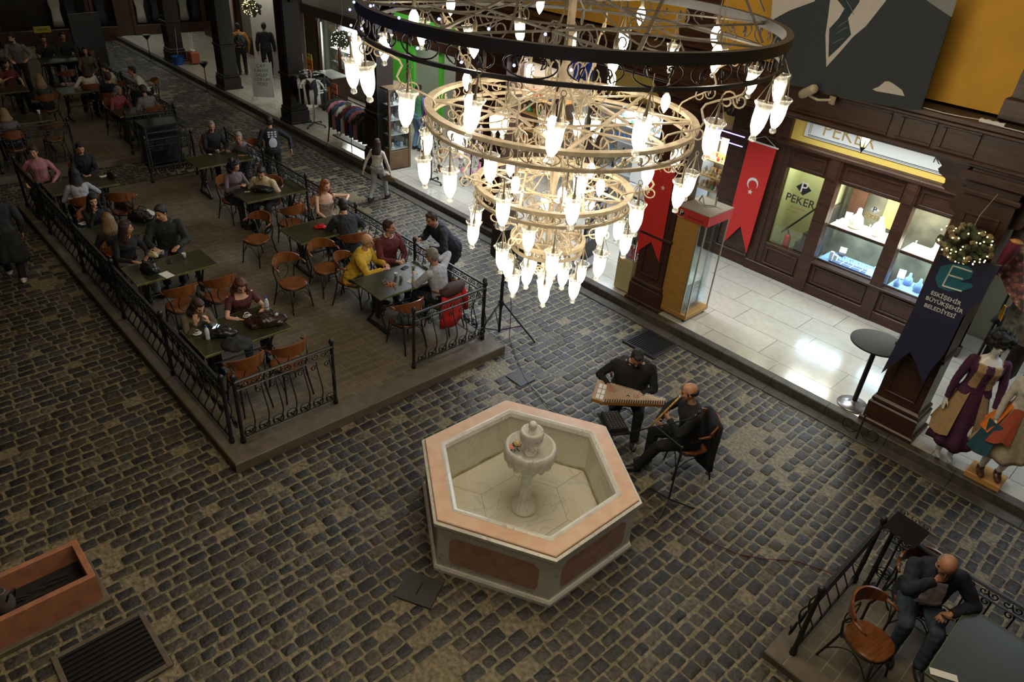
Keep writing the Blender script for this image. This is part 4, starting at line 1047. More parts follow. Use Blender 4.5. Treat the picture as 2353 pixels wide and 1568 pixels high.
# two shelves of gold leaning frames / cabinets deeper inside
for (x, z, w_, h_, mt_) in ((-4.6, 1.55, 0.28, 0.6, wood_dark), (-3.95, 1.55, 0.3, 0.55, mat('shop_gold', (0.5, 0.3, 0.06), 0.6)), (-2.9, 1.55, 0.3, 0.6, wood_dark)):
    m = MB(); m.bev((0, 0, h_ / 2), (w_, 0.04, h_), 0.005); o = m.build('wall_frame', mt_, loc=(x, SY + 0.7, z)); tag(o, {-4.6: 'brown frame at the back left of the first window', -3.95: 'gold panel at the back of the first window', -2.9: 'brown frame at the back of the second window'}[x], 'frame')

# ---- souvenir shop, bay B
m = MB()
m.bev((-6.98, SY, 2.0), (0.05, 0.14, 3.7), 0.01); m.bev((-7.8, SY, 2.0), (0.12, 0.16, 3.7), 0.01); m.bev((-10.4, SY, 2.0), (0.3, 0.16, 3.7), 0.01)
m.bev((-8.7, SY, 2.52), (3.5, 0.14, 0.14), 0.01); m.bev((-8.7, SY, 3.75), (3.6, 0.14, 0.3), 0.01); m.bev((-7.25, SY, 0.5), (0.9, 0.14, 0.7), 0.01)
panel_frame(m, -7.65, -6.85, 0.3, 0.75, SY - 0.07, 0.03, 0.05)
struct(m, 'wall_souvenir', wood_dark, auto=40)
m = MB(); m.box((-8.7, SY + 0.02, 3.1), (3.4, 0.04, 1.1)); struct(m, 'wall_sign_souvenir', signy)
t = thing('black_lettering', 'large black letters on the yellow sign above the souvenir window', 'sign lettering', (0, 0, 0)); text_obj('letters', 'NA', 0.55, t, inkm, onwall(-7.15, SY - 0.01, 3.05), 0.003, 0.02)
m = MB(); m.box((-7.25, SY + 0.9, 1.5), (0.95, 0.02, 1.9)); struct(m, 'wall_display_back', mat('display_back', (0.55, 0.5, 0.4), 0.8))
led = emitmat('violet_led', (0.25, 0.22, 1.0), 5)
t = thing('led_strip', 'violet light strips above the souvenir window', 'light', (0, 0, 0))
for z in (2.40, 2.58):
    m = MB(); m.box((-7.2, SY - 0.09, z), (1.0, 0.02, 0.018)); m.build('strip', led, t)
m = MB(); m.box((-7.25, SY + 0.03, 1.6), (0.95, 0.008, 1.5)); struct(m, 'window_4', pane)
item_mats = [mat('souvenir_silver', (0.5, 0.48, 0.44), 0.25, metal=0.8), mat('souvenir_brass', (0.6, 0.4, 0.12), 0.3, metal=0.8), mat('souvenir_cream', (0.75, 0.68, 0.52), 0.5), mat('souvenir_red', (0.6, 0.05, 0.03), 0.4), mat('souvenir_white', (0.8, 0.8, 0.78), 0.4), mat('souvenir_blue', (0.1, 0.25, 0.6), 0.4), mat('souvenir_black', (0.02, 0.02, 0.02), 0.3), mat('souvenir_green', (0.08, 0.4, 0.15), 0.4), mat('souvenir_pink', (0.75, 0.2, 0.4), 0.4), mat('souvenir_copper', (0.45, 0.2, 0.1), 0.35, metal=0.6)]
def profs(kind):
    if kind == 0: return [(0.02, 0), (0.035, 0.01), (0.012, 0.03), (0.03, 0.06), (0.035, 0.09), (0.015, 0.12), (0.022, 0.14), (0.001, 0.16)]
    if kind == 1: return [(0.03, 0), (0.04, 0.02), (0.045, 0.05), (0.03, 0.08), (0.012, 0.10), (0.015, 0.115), (0.001, 0.12)]
    if kind == 2: return [(0.025, 0), (0.03, 0.005), (0.028, 0.05), (0.033, 0.10), (0.034, 0.105), (0.028, 0.104), (0.02, 0.02)]
    return [(0.04, 0), (0.05, 0.02), (0.05, 0.03), (0.02, 0.05), (0.02, 0.08), (0.03, 0.10), (0.02, 0.13), (0.001, 0.14)]
ITEM = {}
def item(x, y, z, label, group, mats=None, s=1.0, kind=None, name='souvenir'):
    k = random.randrange(4) if kind is None else kind; mt_ = random.choice(mats or item_mats)
    key = (name, k, mt_.name)
    if key not in ITEM:
        m = MB(); m.lathe(profs(k), seg=12); ITEM[key] = m.mesh(name, mt_, True)
    o = bpy.data.objects.new(name, ITEM[key]); col.objects.link(o); o.location = (x, y, z); o.scale = (s, s, s); o.rotation_euler = (0, 0, random.uniform(0, 6))
    tag(o, label, 'ornament', group); return o
def shelf_plain(name, x0, x1, y0, y1, z, label, mt_):
    t = thing(name, label, 'shelf', ((x0 + x1) / 2, (y0 + y1) / 2, z)); m = MB(); m.bev((0, 0, 0), (x1 - x0, y1 - y0, 0.025), 0.003); m.build('board', mt_, t); return t
pine = mat('pine_shelf', (0.55, 0.28, 0.08), 0.5)
for zi, (z, lb) in enumerate(((0.90, 'lowest'), (1.28, 'second'), (1.55, 'third'), (1.88, 'top'))):
    shelf_plain('display_shelf', -7.7, -6.8, SY + 0.12, SY + 0.75, z, lb + ' orange pine shelf in the souvenir window', pine)
    for k in range(20 if zi else 12):
        x = -7.66 + (k % 10) * 0.088; y = SY + (0.2 if k < 10 else 0.42)
        item(x, y, z + 0.013, 'small trinket on the %s shelf of the crowded souvenir window' % lb, 'trinkets in the souvenir window', item_mats[:5] if zi > 1 else item_mats, random.uniform(0.68, 0.84))
lamp('window_light', 'AREA', (-7.25, SY + 0.35, 2.4), 55, (1, 0.95, 0.85), 0.8, size_y=0.4)
lamp('window_light', 'AREA', (-7.25, SY + 0.3, 1.24), 8, (0.7, 0.8, 1.0), 0.8, size_y=0.3)
# lit shelves behind the chandelier: blue and white goods on glass shelves
m = MB(); m.box((-9.0, SY + 0.75, 1.6), (2.6, 0.02, 2.6)); struct(m, 'wall_display_back_two', mat('white_back', (0.7, 0.72, 0.75), 0.8))
for zi, z in enumerate((0.95, 1.3, 1.65, 2.0)):
    shelf_plain('glass_shelf', -10.2, -7.95, SY + 0.1, SY + 0.74, z, ('lowest', 'second', 'third', 'top')[zi] + ' bright shelf of blue and white goods behind the chandelier', white_plastic)
    for k in range(18):
        item(-10.1 + k * 0.12, SY + 0.28, z + 0.013, 'small coloured ornament on the bright shelves behind the chandelier', 'ornaments on the bright shelves', [item_mats[i] for i in (5, 4, 5, 7, 0, 6)], random.uniform(0.9, 1.1))
lamp('window_light', 'AREA', (-9.0, SY + 0.25, 2.45), 50, (0.75, 0.88, 1.0), 2.2, size_y=0.4)
# white cartons / panel stacked by the flag
t = thing('wall_panel_rack', 'pale grey slatted panel standing behind the glass case', 'panel', (-8.35, 12.1, WALK_Z))
m = MB()
for k in range(4): m.bev((0, 0, 0.25 + 0.5 * k), (0.9, 0.06, 0.47), 0.01)
m.build('slats', white_plastic, t)
m = MB()
for s in (-1, 1): m.box((s * 0.4, 0.05, 1.0), (0.04, 0.04, 2.0))
m.build('uprights', chrome, t)

# ---- bay C: gift shop opening (x -14.5 .. -10.8)
m = MB(); m.bev((-14.45, SY, 2.0), (0.4, 0.16, 3.7), 0.01); m.bev((-12.7, SY, 2.95), (3.6, 0.16, 0.3), 0.01); m.bev((-12.7, SY, 3.75), (3.8, 0.16, 0.4), 0.01); m.bev((-11.6, SY, 1.6), (0.12, 0.14, 2.8), 0.01)
struct(m, 'wall_gift_shop', wood_dark, auto=40)
m = MB(); m.box((-12.7, SY + 0.03, 3.35), (3.4, 0.03, 0.6)); struct(m, 'wall_sign_gift', mat('sign_pale_blue', (0.50, 0.56, 0.66), 0.6))
t = thing('round_sign', 'round blue sign behind the chandelier', 'sign', (-10.99, SY - 0.12, 3.0))
m = MB(); m.prism(arc(0, 0, 0.42, 0, 345, 23), 0.03, FACE); m.build('disc', mat('sign_blue', (0.02, 0.10, 0.62), 0.5), t)
m = MB(); m.tube([(0.3 * math.cos(a), -0.035, 0.3 * math.sin(a)) for a in np.linspace(0.5, 3.6, 14)], 0.018, 5); m.build('white_swirl', whitep, t)
m = MB(); m.box((-12.9, SY + 0.85, 1.5), (3.0, 0.02, 2.7)); struct(m, 'wall_display_back_three', mat('beige_back', (0.5, 0.46, 0.38), 0.8))
for zi, z in enumerate((0.7, 1.1, 1.5, 1.9)):
    shelf_plain('gift_shelf', -14.0, -11.8, SY + 0.15, SY + 0.84, z, ('lowest', 'second', 'third', 'top')[zi] + ' wooden shelf in the open gift shop left of the chandelier', pine)
    for k in range(12): item(-13.9 + k * 0.17, SY + 0.35, z + 0.013, 'small gift on the shelves of the open gift shop', 'gifts on the gift shop shelves', None, random.uniform(1.0, 1.5))
# ---- bay D: bright green shop front
green = mat('green_paint', (0.10, 0.55, 0.05), 0.5)
m = MB()
m.box((-16.9, SY + 0.0, 2.85), (3.5, 0.08, 0.42)); m.box((-17.9, SY - 0.04, 1.6), (1.5, 0.08, 1.45)); m.box((-18.45, SY, 1.45), (0.6, 0.08, 2.5)); m.box((-16.0, SY, 1.4), (0.16, 0.08, 2.5)); m.box((-17.7, SY, 0.45), (1.0, 0.08, 0.6))
struct(m, 'wall_green_shop', green)
m = MB(); m.bev((-17.0, SY - 0.05, 2.5), (4.0, 0.2, 0.26), 0.012); m.bev((-15.0, SY, 2.0), (0.6, 0.14, 3.7), 0.01); m.bev((-17.45, SY - 0.02, 1.5), (0.1, 0.12, 2.4), 0.01); m.bev((-17.0, SY, 3.5), (4.0, 0.12, 0.9), 0.01)
struct(m, 'trim_green_shop', wood_dark, auto=40)
m = MB(); m.box((-17.0, SY + 0.8, 1.5), (3.0, 0.02, 2.6)); struct(m, 'wall_green_back', mat('dim_back', (0.35, 0.35, 0.3), 0.8))
text_t = thing('green_sign_lettering', 'white lettering on the bright green shop fascia', 'sign lettering', (0, 0, 0)); text_obj('letters', 'Hediyelik', 0.3, text_t, whitep, onwall(-16.9, SY - 0.05, 2.85), 0.003)
# ---- bay E: lit shop window with white wall above
m = MB()
m.bev((-21.0, SY - 0.02, 2.38), (4.6, 0.2, 0.28), 0.012); m.bev((-22.85, SY, 1.3), (0.7, 0.14, 2.3), 0.01); m.bev((-20.95, SY, 0.34), (3.4, 0.14, 0.4), 0.01)
for x in (-22.4, -21.2, -19.6): m.bev((x, SY, 1.4), (0.06, 0.08, 2.0), 0.01)
m.bev((-19.3, SY, 1.5), (0.5, 0.14, 2.7), 0.01)
struct(m, 'wall_lit_shop', wood_dark, auto=40)
plaster = mat('white_plaster', (0.62, 0.60, 0.55), 0.9, noise=0.08, nscale=3)
m = MB(); m.box((-21.0, SY + 0.02, 3.4), (4.6, 0.06, 1.8)); m.box((-24.45, SY - 0.75, 1.9), (2.2, 0.12, 3.5)); struct(m, 'wall_white_plaster', plaster)
m = MB(); m.box((-22.5, SY + 0.05, 1.35), (0.35, 0.05, 1.5)); struct(m, 'window_5', mat('white_frame', (0.7, 0.7, 0.66), 0.5))
m = MB(); m.box((-20.9, SY + 0.7, 1.35), (3.2, 0.02, 1.8)); struct(m, 'wall_display_back_four', mat('blue_grey_back', (0.50, 0.56, 0.60), 0.8))
m = MB(); m.box((-20.9, SY + 0.03, 1.35), (3.0, 0.008, 1.7)); struct(m, 'window_6', pane)
for zi, z in enumerate((0.62, 1.0, 1.4)):
    shelf_plain('window_shelf', -21.9, -19.65, SY + 0.1, SY + 0.69, z, ('low', 'middle', 'upper')[zi] + ' white shelf in the lit shop window beyond the clothes racks', white_plastic)
    for k in range(14): item(-21.8 + k * 0.155, SY + 0.25, z + 0.013, 'small bright article in the lit window beyond the clothes racks', 'articles in the far lit window', item_mats[:5], random.uniform(1.1, 1.7))
lamp('window_light', 'AREA', (-20.9, SY + 0.3, 2.15), 170, (1, 0.95, 0.85), 2.0, size_y=0.4)
lamp('window_light', 'AREA', (-16.8, SY + 0.35, 2.3), 8, (1, 1, 0.9), 2.0, size_y=0.4)
lamp('window_light', 'AREA', (-12.9, SY + 0.35, 2.6), 30, (1, 0.95, 0.9), 2.4, size_y=0.4)
# ---- bays F, G and the far end wall
m = MB()
for (x0, x1) in ((-25.6, -24.3), (-28.2, -25.9), (-31.5, -28.5)):
    c_ = (x0 + x1) / 2; w_ = x1 - x0
    m.bev((c_, SY, 0.42), (w_, 0.14, 0.55), 0.01); m.bev((c_, SY, 2.4), (w_, 0.14, 0.5), 0.01)
    for x in (x0, c_, x1): m.bev((x, SY, 1.4), (0.1, 0.12, 2.2), 0.01)
struct(m, 'wall_far_shops', wood_dark, auto=40)
m = MB(); m.box((-28.0, SY + 0.5, 1.5), (7.5, 0.02, 2.6)); struct(m, 'wall_far_back', mat('warm_back', (0.32, 0.28, 0.2), 0.8))
FX = -32.3
m = MB(); m.box((FX - 0.6, 4.0, 2.0), (0.1, 24, 5)); struct(m, 'wall_far', wood_black)
m = MB()
for (y0, y1) in ((5.6, 8.6), (8.75, 9.6), (10.2, 11.7), (11.9, 13.4)):
    c_ = (y0 + y1) / 2; w_ = y1 - y0
    m.bev((FX, c_, 0.26), (0.14, w_, 0.52), 0.01); m.bev((FX, c_, 2.2), (0.14, w_, 0.3), 0.01)
    for y in (y0, y1): m.bev((FX, y, 1.2), (0.16, 0.12, 2.3), 0.01)
m.bev((FX - 0.05, 9.9, 1.2), (0.1, 0.5, 2.3), 0.01)
struct(m, 'wall_far_end', wood_dark, auto=40)
m = MB()
for k, (y, mt_) in enumerate(((7.6, 0), (8.1, 1), (9.15, 1), (10.6, 0), (11.2, 1), (12.3, 0), (12.8, 1))):
    g_ = MB(); sh = [Vector((0, 0, 0))]
    rings = []
    for j, (wx, z) in enumerate(((0.03, 1.0), (0.19, 0.93), (0.2, 0.8), (0.15, 0.55), (0.17, 0.25), (0.19, 0.0))):
        rings.append([Vector((0.05 * math.cos(a) * (1 if j else .3), wx * math.sin(a) * (1 + 0.06 * math.sin(5 * a)), z)) for a in np.linspace(0, 2 * math.pi, 17)[:-1]])
    g_.loft(rings)
    t = thing('hanging_garment', ('pale', 'dark')[mt_] + ' garment hanging in far shop window, number of posts from left: ' + ('one', 'one', 'two', 'three', 'three', 'four', 'four')[k], 'garment', (FX - 0.3, y, 0.55), 0, 'garments in the far windows')
    g_.build('cloth', mat('garment_pale', (0.42, 0.42, 0.34), 0.9) if not mt_ else mat('garment_dark', (0.03, 0.03, 0.035), 0.9), t, smooth=True)
    t['label'] = ('pale' if not mt_ else 'dark') + ' garment hanging in the dim shop windows at the far end'
lamp('far_window_light', 'AREA', (FX + 0.5, 9.5, 3.4), 30, (0.9, 1, 0.85), 5, size_y=0.3, rot=(0, 0, R(90)))
# yellow notice and small framed picture at far left
t = thing('yellow_notice', 'yellow notice board standing at the far left wall', 'sign', atx(97, 68, -30.0)); m = MB(); m.bev((0, 0, 0), (0.03, 0.52, 0.2), 0.005, rz=0); m.build('board', mat('notice_yellow', (0.5, 0.42, 0.05), 0.6), t)
text_obj('writing', 'KAHVE', 0.1, t, inkm, Matrix.Translation((0.018, 0, 0)) @ Matrix(((0, 0, 1, 0), (1, 0, 0, 0), (0, 1, 0, 0), (0, 0, 0, 1))))
m = MB(); zz = t.location.z - 0.1; m.box((0, 0, -0.1 - zz / 2), (0.04, 0.04, zz)); m.build('post', wood_dark, t)
# ================================================================ people: one continuous remeshed body each, clothing and hair as parts
SKIN = {'light': mat('skin_light', (0.60, 0.34, 0.22), 0.5, noise=0.12, nscale=30), 'mid': mat('skin_mid', (0.50, 0.25, 0.14), 0.5, noise=0.12, nscale=30), 'tan': mat('skin_tan', (0.40, 0.19, 0.11), 0.5, noise=0.12, nscale=30),
        'plastic': mat('mannequin_white', (0.75, 0.72, 0.66), 0.35)}
def cloth(name, c, r=0.85, n=0.2): return mat('cloth_' + name, c, r, noise=n, nscale=18, bump=0.25, bscale=25)
eye_m = mat('eye_dark', (0.01, 0.008, 0.006), 0.3); lip_m = mat('lip', (0.35, 0.10, 0.08), 0.5); brow_m = mat('brow', (0.03, 0.018, 0.012), 0.8)
HAIRC = {'black': (0.010, 0.008, 0.007), 'brown': (0.045, 0.018, 0.010), 'auburn': (0.11, 0.03, 0.012), 'red': (0.33, 0.09, 0.025), 'blond': (0.30, 0.19, 0.08), 'grey': (0.26, 0.24, 0.21), 'white': (0.5, 0.48, 0.44)}
def hairmat(k):
    return mat('hair_' + k, HAIRC[k], 0.55, noise=0.5, nscale=30, stretch=(6, 6, 1), bump=0.5, bscale=50)
def remesh(mb, name, mats, voxel, parent, smooth_it=3, folds=0.0, matfun=None, smooth_f=0.5):
    me = bpy.data.meshes.new('tmp'); me.from_pydata(mb.v, [], mb.f)
    o = bpy.data.objects.new('tmp', me); col.objects.link(o)
    md = o.modifiers.new('r', 'REMESH'); md.mode = 'VOXEL'; md.voxel_size = voxel; md.use_smooth_shade = True
    if smooth_it: s = o.modifiers.new('s', 'SMOOTH'); s.iterations = smooth_it; s.factor = smooth_f
    dg = bpy.context.evaluated_depsgraph_get(); dg.update()
    nm = bpy.data.meshes.new_from_object(o.evaluated_get(dg)); bpy.data.objects.remove(o); bpy.data.meshes.remove(me)
    nm.name = name
    if folds:
        n = len(nm.vertices); co = np.zeros(n * 3); nm.vertices.foreach_get('co', co); co = co.reshape(-1, 3)
        no = np.zeros(n * 3); nm.vertices.foreach_get('normal', no); no = no.reshape(-1, 3)
        ph = random.uniform(0, 6)
        f = np.sin(co[:, 0] * 31 + 4 * np.sin(co[:, 2] * 13 + ph) + ph) * np.sin(co[:, 2] * 24 + 3 * np.sin(co[:, 1] * 17 + ph)) + 0.5 * np.sin(co[:, 1] * 55 + 5 * np.sin(co[:, 0] * 21) + ph)
        co += no * (f * folds)[:, None]; nm.vertices.foreach_set('co', co.ravel())
    mats = mats if isinstance(mats, list) else [mats]
    nm.materials.clear()
    for m_ in mats: nm.materials.append(m_)
    if matfun and len(mats) > 1:
        n = len(nm.polygons); c = np.zeros(n * 3); nm.polygons.foreach_get('center', c); nm.polygons.foreach_set('material_index', matfun(c.reshape(-1, 3)).astype(np.int32))
    nm.polygons.foreach_set('use_smooth', [True] * len(nm.polygons)); nm.update()
    o = bpy.data.objects.new(name, nm); col.objects.link(o); o.parent = parent
    return o
def caps(mb, a, b, ra, rb, seg=10):
    a, b = Vector(a), Vector(b); d = (b - a)
    if d.length < 1e-4: mb.ell(a, ra, seg, 6); return
    mb.tube([a, a + d * 0.5, b], [ra, (ra + rb) / 2 * 1.02, rb], seg); mb.ell(a, ra * 0.99, seg, 8); mb.ell(b, rb * 0.99, seg, 8)
def ik(a, t, l1, l2, pole):
    a, t, pole = Vector(a), Vector(t), Vector(pole)
    d = t - a; L = min(d.length, (l1 + l2) * 0.995); L = max(L, abs(l1 - l2) + 0.02); d.normalize(); t2 = a + d * L
    x = (l1 * l1 - l2 * l2 + L * L) / (2 * L); h = math.sqrt(max(l1 * l1 - x * x, 0))
    p = pole - d * pole.dot(d)
    if p.length < 1e-4: p = d.orthogonal()
    p.normalize(); return a + d * x + p * h, t2
def spine_ring(c, R_, F_, w_, d_, n=20, sq=0.85):
    out = []
    for k in range(n):
        a = 2 * math.pi * k / n
        out.append(c + R_ * (w_ * math.copysign(abs(math.cos(a)) ** sq, math.cos(a))) + F_ * (d_ * math.copysign(abs(math.sin(a)) ** sq, math.sin(a))))
    return out
def hand(mb, wrist, d, palm_n, side, curl=0.5, s=1.0):
    """five separate fingers; d = pointing direction, palm_n = direction the palm faces, side = direction of the thumb"""
    d = Vector(d).normalized(); pn = Vector(palm_n); pn = (pn - d * pn.dot(d)).normalized(); sd = d.cross(pn).normalized()
    if sd.dot(Vector(side)) < 0: sd = -sd
    w_ = Vector(wrist)
    k0 = w_ + d * 0.085 * s
    rings = []
    for u, hw, ht in ((0.0, 0.026, 0.018), (0.03, 0.034, 0.017), (0.065, 0.04, 0.015), (0.09, 0.038, 0.012)):
        c = w_ + d * (u * s); rings.append(spine_ring(c, sd, pn, hw * s, ht * s, 12))
    mb.loft(rings)
    for i, (off, ln, rr) in enumerate(((0.030, 0.072, 0.0082), (0.0105, 0.082, 0.0086), (-0.0095, 0.076, 0.0082), (-0.029, 0.058, 0.0072))):
        p = k0 + sd * off * s; a = 0.25 + curl * 0.5; pts = [p - d * 0.012 * s]; dirv = d.copy()
        c = curl * (1 + 0.12 * i)
        for j, f in enumerate((0.45, 0.32, 0.23)):
            ang = c * (0.55, 1.0, 1.35)[j] * 0.9
            dv = (d * math.cos(ang) + pn * math.sin(ang)).normalized(); dv = (dv + sd * off * 2.5).normalized()
            pts.append(pts[-1] + dv * (ln * f * s + (0.012 * s if j == 0 else 0)))
        mb.tube(pts, [rr * s * 1.05, rr * s, rr * s * 0.93, rr * s * 0.72], 8); mb.ell(pts[-1], rr * s * 0.74, 8, 6)
    t0 = w_ + d * 0.025 * s + sd * 0.022 * s
    t1 = t0 + (sd * 0.8 + d * 0.75 + pn * 0.35).normalized() * 0.034 * s; t2 = t1 + (sd * 0.30 + d + pn * (0.3 + curl * 0.6)).normalized() * 0.028 * s; t3 = t2 + (d + pn * (0.3 + curl * 0.9) - sd * 0.1).normalized() * 0.024 * s
    mb.tube([t0, t1, t2, t3], [0.014 * s, 0.011 * s, 0.0095 * s, 0.0075 * s], 8); mb.ell(t3, 0.0078 * s, 8, 6)
def person(loc, face, label, h=1.72, sit=None, lean=5, side=0, twist=0, head=(0, 0, 0), lh=None, rh=None, lf=None, rf=None, skin='mid', hair='short', hairc='black',
           top=None, top_len=0.0, sleeve='long', bottom=None, shoes='black', fem=False, detail=0.011, bulk=1.0, neckline=0.0, skirt=None, collar=None, glasses=False, beard=None,
           curl=(0.5, 0.5), lpn=None, rpn=None, name='person', jacket=None, seat_z=None, hair_len=0.3, elbow=None, cat='person', group=None, topmatfun=None, noface=False, ldir=None, rdir=None, belly=0.0, watch=False):
    """face = heading in degrees (0 = +x). sit = seat height or None for standing. hands/feet targets (right, forward, up) in metres, local"""
    T = thing(name, label, cat, loc, R(face - 90), group)
    k = h / 1.72
    hip_z = (sit + 0.09) if sit is not None else 0.90 * k
    ln, sd_ = R(lean), R(side)
    up = Vector((math.sin(sd_), math.sin(ln), math.cos(ln) * math.cos(sd_))).normalized()
    tw = R(twist)
    RX = Vector((math.cos(tw), math.sin(tw), 0)); RX = (RX - up * RX.dot(up)).normalized(); FY = up.cross(RX).normalized()
    P0 = Vector((0, 0, hip_z))
    bend = FY * 0.0
    def S(u, f=0.0): return P0 + up * (u * k) + FY * (f + (0.03 * math.sin(u / 0.5 * math.pi * 0.5)) * (ln * 0.8))
    sw = (0.165 if fem else 0.188) * k * (1 + (bulk - 1) * 0.4)
    b_ = bulk
    # (height, half width, half depth, forward shift)
    torso = [(-0.10, 0.10, 0.085, -0.005), (-0.05, 0.150, 0.108, -0.01), (0.02, 0.165 if not fem else 0.172, 0.118, -0.008), (0.10, 0.150 if not fem else 0.135, 0.105 + belly * .6, 0.0 + belly * .5), (0.18, 0.140 if not fem else 0.118, 0.100 + belly, 0.005 + belly * .8),
             (0.27, 0.152 if not fem else 0.130, 0.105 + belly * 0.5, 0.008 + belly * .4), (0.36, 0.170 if not fem else 0.148, 0.115 + (0.012 if fem else 0), 0.012), (0.43, 0.172 if not fem else 0.15, 0.10, 0.004), (0.475, 0.135 if not fem else 0.115, 0.075, -0.006), (0.505, 0.07, 0.055, -0.008), (0.53, 0.052, 0.050, -0.002)]
    def torso_rings(off, lo=-0.2, hi=0.54, ex=None):
        out = []
        for (u, w_, d_, f) in torso:
            if lo <= u <= hi: out.append(spine_ring(S(u, f), RX, FY, (w_ * k * b_ + off), (d_ * k * b_ + off)))
        return out
    neck = S(0.50); SHL = S(0.435) - RX * sw; SHR = S(0.435) + RX * sw
    hp, hy, hr = head
    HM = Matrix.Rotation(R(-hy), 3, 'Z') @ Matrix.Rotation(R(-hp), 3, 'X') @ Matrix.Rotation(R(hr), 3, 'Y')
    hup, hf, hx = HM @ Vector((0, 0, 1)), HM @ Vector((0, 1, 0)), HM @ Vector((1, 0, 0))
    nk_top = neck + (up * 0.5 + hup * 0.5).normalized() * 0.085 * k
    HC = nk_top + hup * 0.085 * k + hf * 0.022 * k
    ua, fa, th, sh = 0.285 * k, 0.255 * k, 0.425 * k, 0.42 * k
    # default targets
    if sit is not None:
        lh = lh or (-0.13, 0.36, 0.64); rh = rh or (0.13, 0.36, 0.64); lf = lf or (-0.12, 0.42, 0.07); rf = rf or (0.12, 0.42, 0.07)
        kp = Vector((0, 0.9, 0.5))
    else:
        lh = lh or (-0.27, 0.05, 0.80); rh = rh or (0.27, 0.05, 0.80); lf = lf or (-0.10, 0.0, 0.08); rf = rf or (0.10, 0.0, 0.08)
        kp = Vector((0, 1, 0.1))
    ep = elbow or ((-0.7, -0.35, -0.6), (0.7, -0.35, -0.6))
    EL, WL = ik(SHL, lh, ua, fa, ep[0]); ER, WR = ik(SHR, rh, ua, fa, ep[1])
    hipL, hipR = P0 + Vector((-0.088 * k, 0, -0.02)), P0 + Vector((0.088 * k, 0, -0.02))
    KL, AL = ik(hipL, lf, th, sh, kp + Vector((-0.12, 0, 0))); KR, AR = ik(hipR, rf, th, sh, kp + Vector((0.12, 0, 0)))
    sl = 0.80 if fem else 1.0
    # ---------- body
    m = MB()
    m.loft(torso_rings(-0.012)); caps(m, neck, nk_top, 0.052 * k * (0.85 if fem else 1), 0.047 * k * (0.85 if fem else 1), 12)
    for (s_, e_, w_) in ((SHL, EL, WL), (SHR, ER, WR)):
        m.ell(s_, 0.055 * k * sl); caps(m, s_, e_, 0.047 * k * sl, 0.038 * k * sl); caps(m, e_, e_ + (w_ - e_) * 0.3, 0.038 * k * sl, 0.038 * k * sl); caps(m, e_ + (w_ - e_) * 0.3, w_, 0.038 * k * sl, 0.025 * k * sl)
    for (s_, e_, w_) in ((hipL, KL, AL), (hipR, KR, AR)):
        caps(m, s_, e_, 0.078 * k, 0.052 * k); caps(m, e_, e_ + (w_ - e_) * 0.3, 0.052 * k, 0.052 * k); caps(m, e_ + (w_ - e_) * 0.3, w_, 0.052 * k, 0.034 * k)
        fd = Vector((0, 1, 0)); m.ell(w_ + fd * 0.05 + Vector((0, 0, -0.035)), (0.035, 0.11, 0.03))
    # head: skull, jaw, nose, ears, brow, lips, chin
    hm = Matrix((hx, hf, hup)).transposed().to_4x4(); q = k if not fem else k * 0.96
    def H(x, y, z): return HC + hx * (x * q) + hf * (y * q) + hup * (z * q)
    m.ell(H(0, -0.012, 0.035), (0.075 * q, 0.092 * q, 0.085 * q), 16, 12, hm)
    m.ell(H(0, 0.020, -0.020), (0.062 * q, 0.070 * q, 0.085 * q), 16, 12, hm); m.ell(H(0, 0.045, -0.080), (0.034 * q, 0.034 * q, 0.025 * q), 10, 8, hm)
    m.ell(H(0, 0.055, 0.022), (0.052 * q, 0.030 * q, 0.028 * q), 10, 8, hm)
    m.tube([H(0, 0.082, 0.018), H(0, 0.098, -0.008), H(0, 0.106, -0.026)], [0.008 * q, 0.010 * q, 0.013 * q], 8); m.ell(H(0, 0.095, -0.03), (0.018 * q, 0.012 * q, 0.009 * q), 8, 6, hm)
    m.ell(H(0, 0.080, -0.056), (0.022 * q, 0.012 * q, 0.010 * q), 8, 6, hm)
    for s_ in (-1, 1): m.ell(H(s_ * 0.074, -0.008, -0.005), (0.010 * q, 0.020 * q, 0.032 * q), 8, 8, hm); m.ell(H(s_ * 0.036, 0.06, -0.022), (0.024 * q, 0.02 * q, 0.022 * q), 8, 6, hm)
    # hands
    for i, (e_, w_, sx) in enumerate(((EL, WL, 1), (ER, WR, -1))):
        d = (w_ - e_).normalized(); dd = (ldir, rdir)[i]
        if dd: d = Vector(dd).normalized()
        pn = (lpn, rpn)[i] or (Vector((0, 0, -1)) if abs(d.z) < 0.75 else Vector((sx * 0.9, -0.2, 0)))
        hand(m, w_, d, pn, Vector((sx, 0, 0.5)) if abs(d.z) < 0.75 else Vector((0, 1, 0)), curl[i], 0.98 * k * (0.9 if fem else 1))
    remesh(m, 'body', SKIN[skin], detail * 0.75, T, 2)
    # ---------- face details
    if not noface:
        for s_ in (-1, 1):
            m = MB(); m.ell(H(s_ * 0.029, 0.078, 0.0), (0.012 * q, 0.008 * q, 0.006 * q), 8, 6, hm); m.build('eye', eye_m, T, smooth=True)
            m = MB(); m.tube([H(s_ * 0.014, 0.087, 0.018), H(s_ * 0.032, 0.084, 0.022), H(s_ * 0.048, 0.070, 0.015)], 0.0042 * q, 5); m.build('eyebrow', brow_m, T, smooth=True)
        m = MB(); m.tube([H(-0.022, 0.085, -0.056), H(0, 0.094, -0.054), H(0.022, 0.085, -0.056)], 0.0052 * q, 6); m.build('lips', lip_m, T, smooth=True)
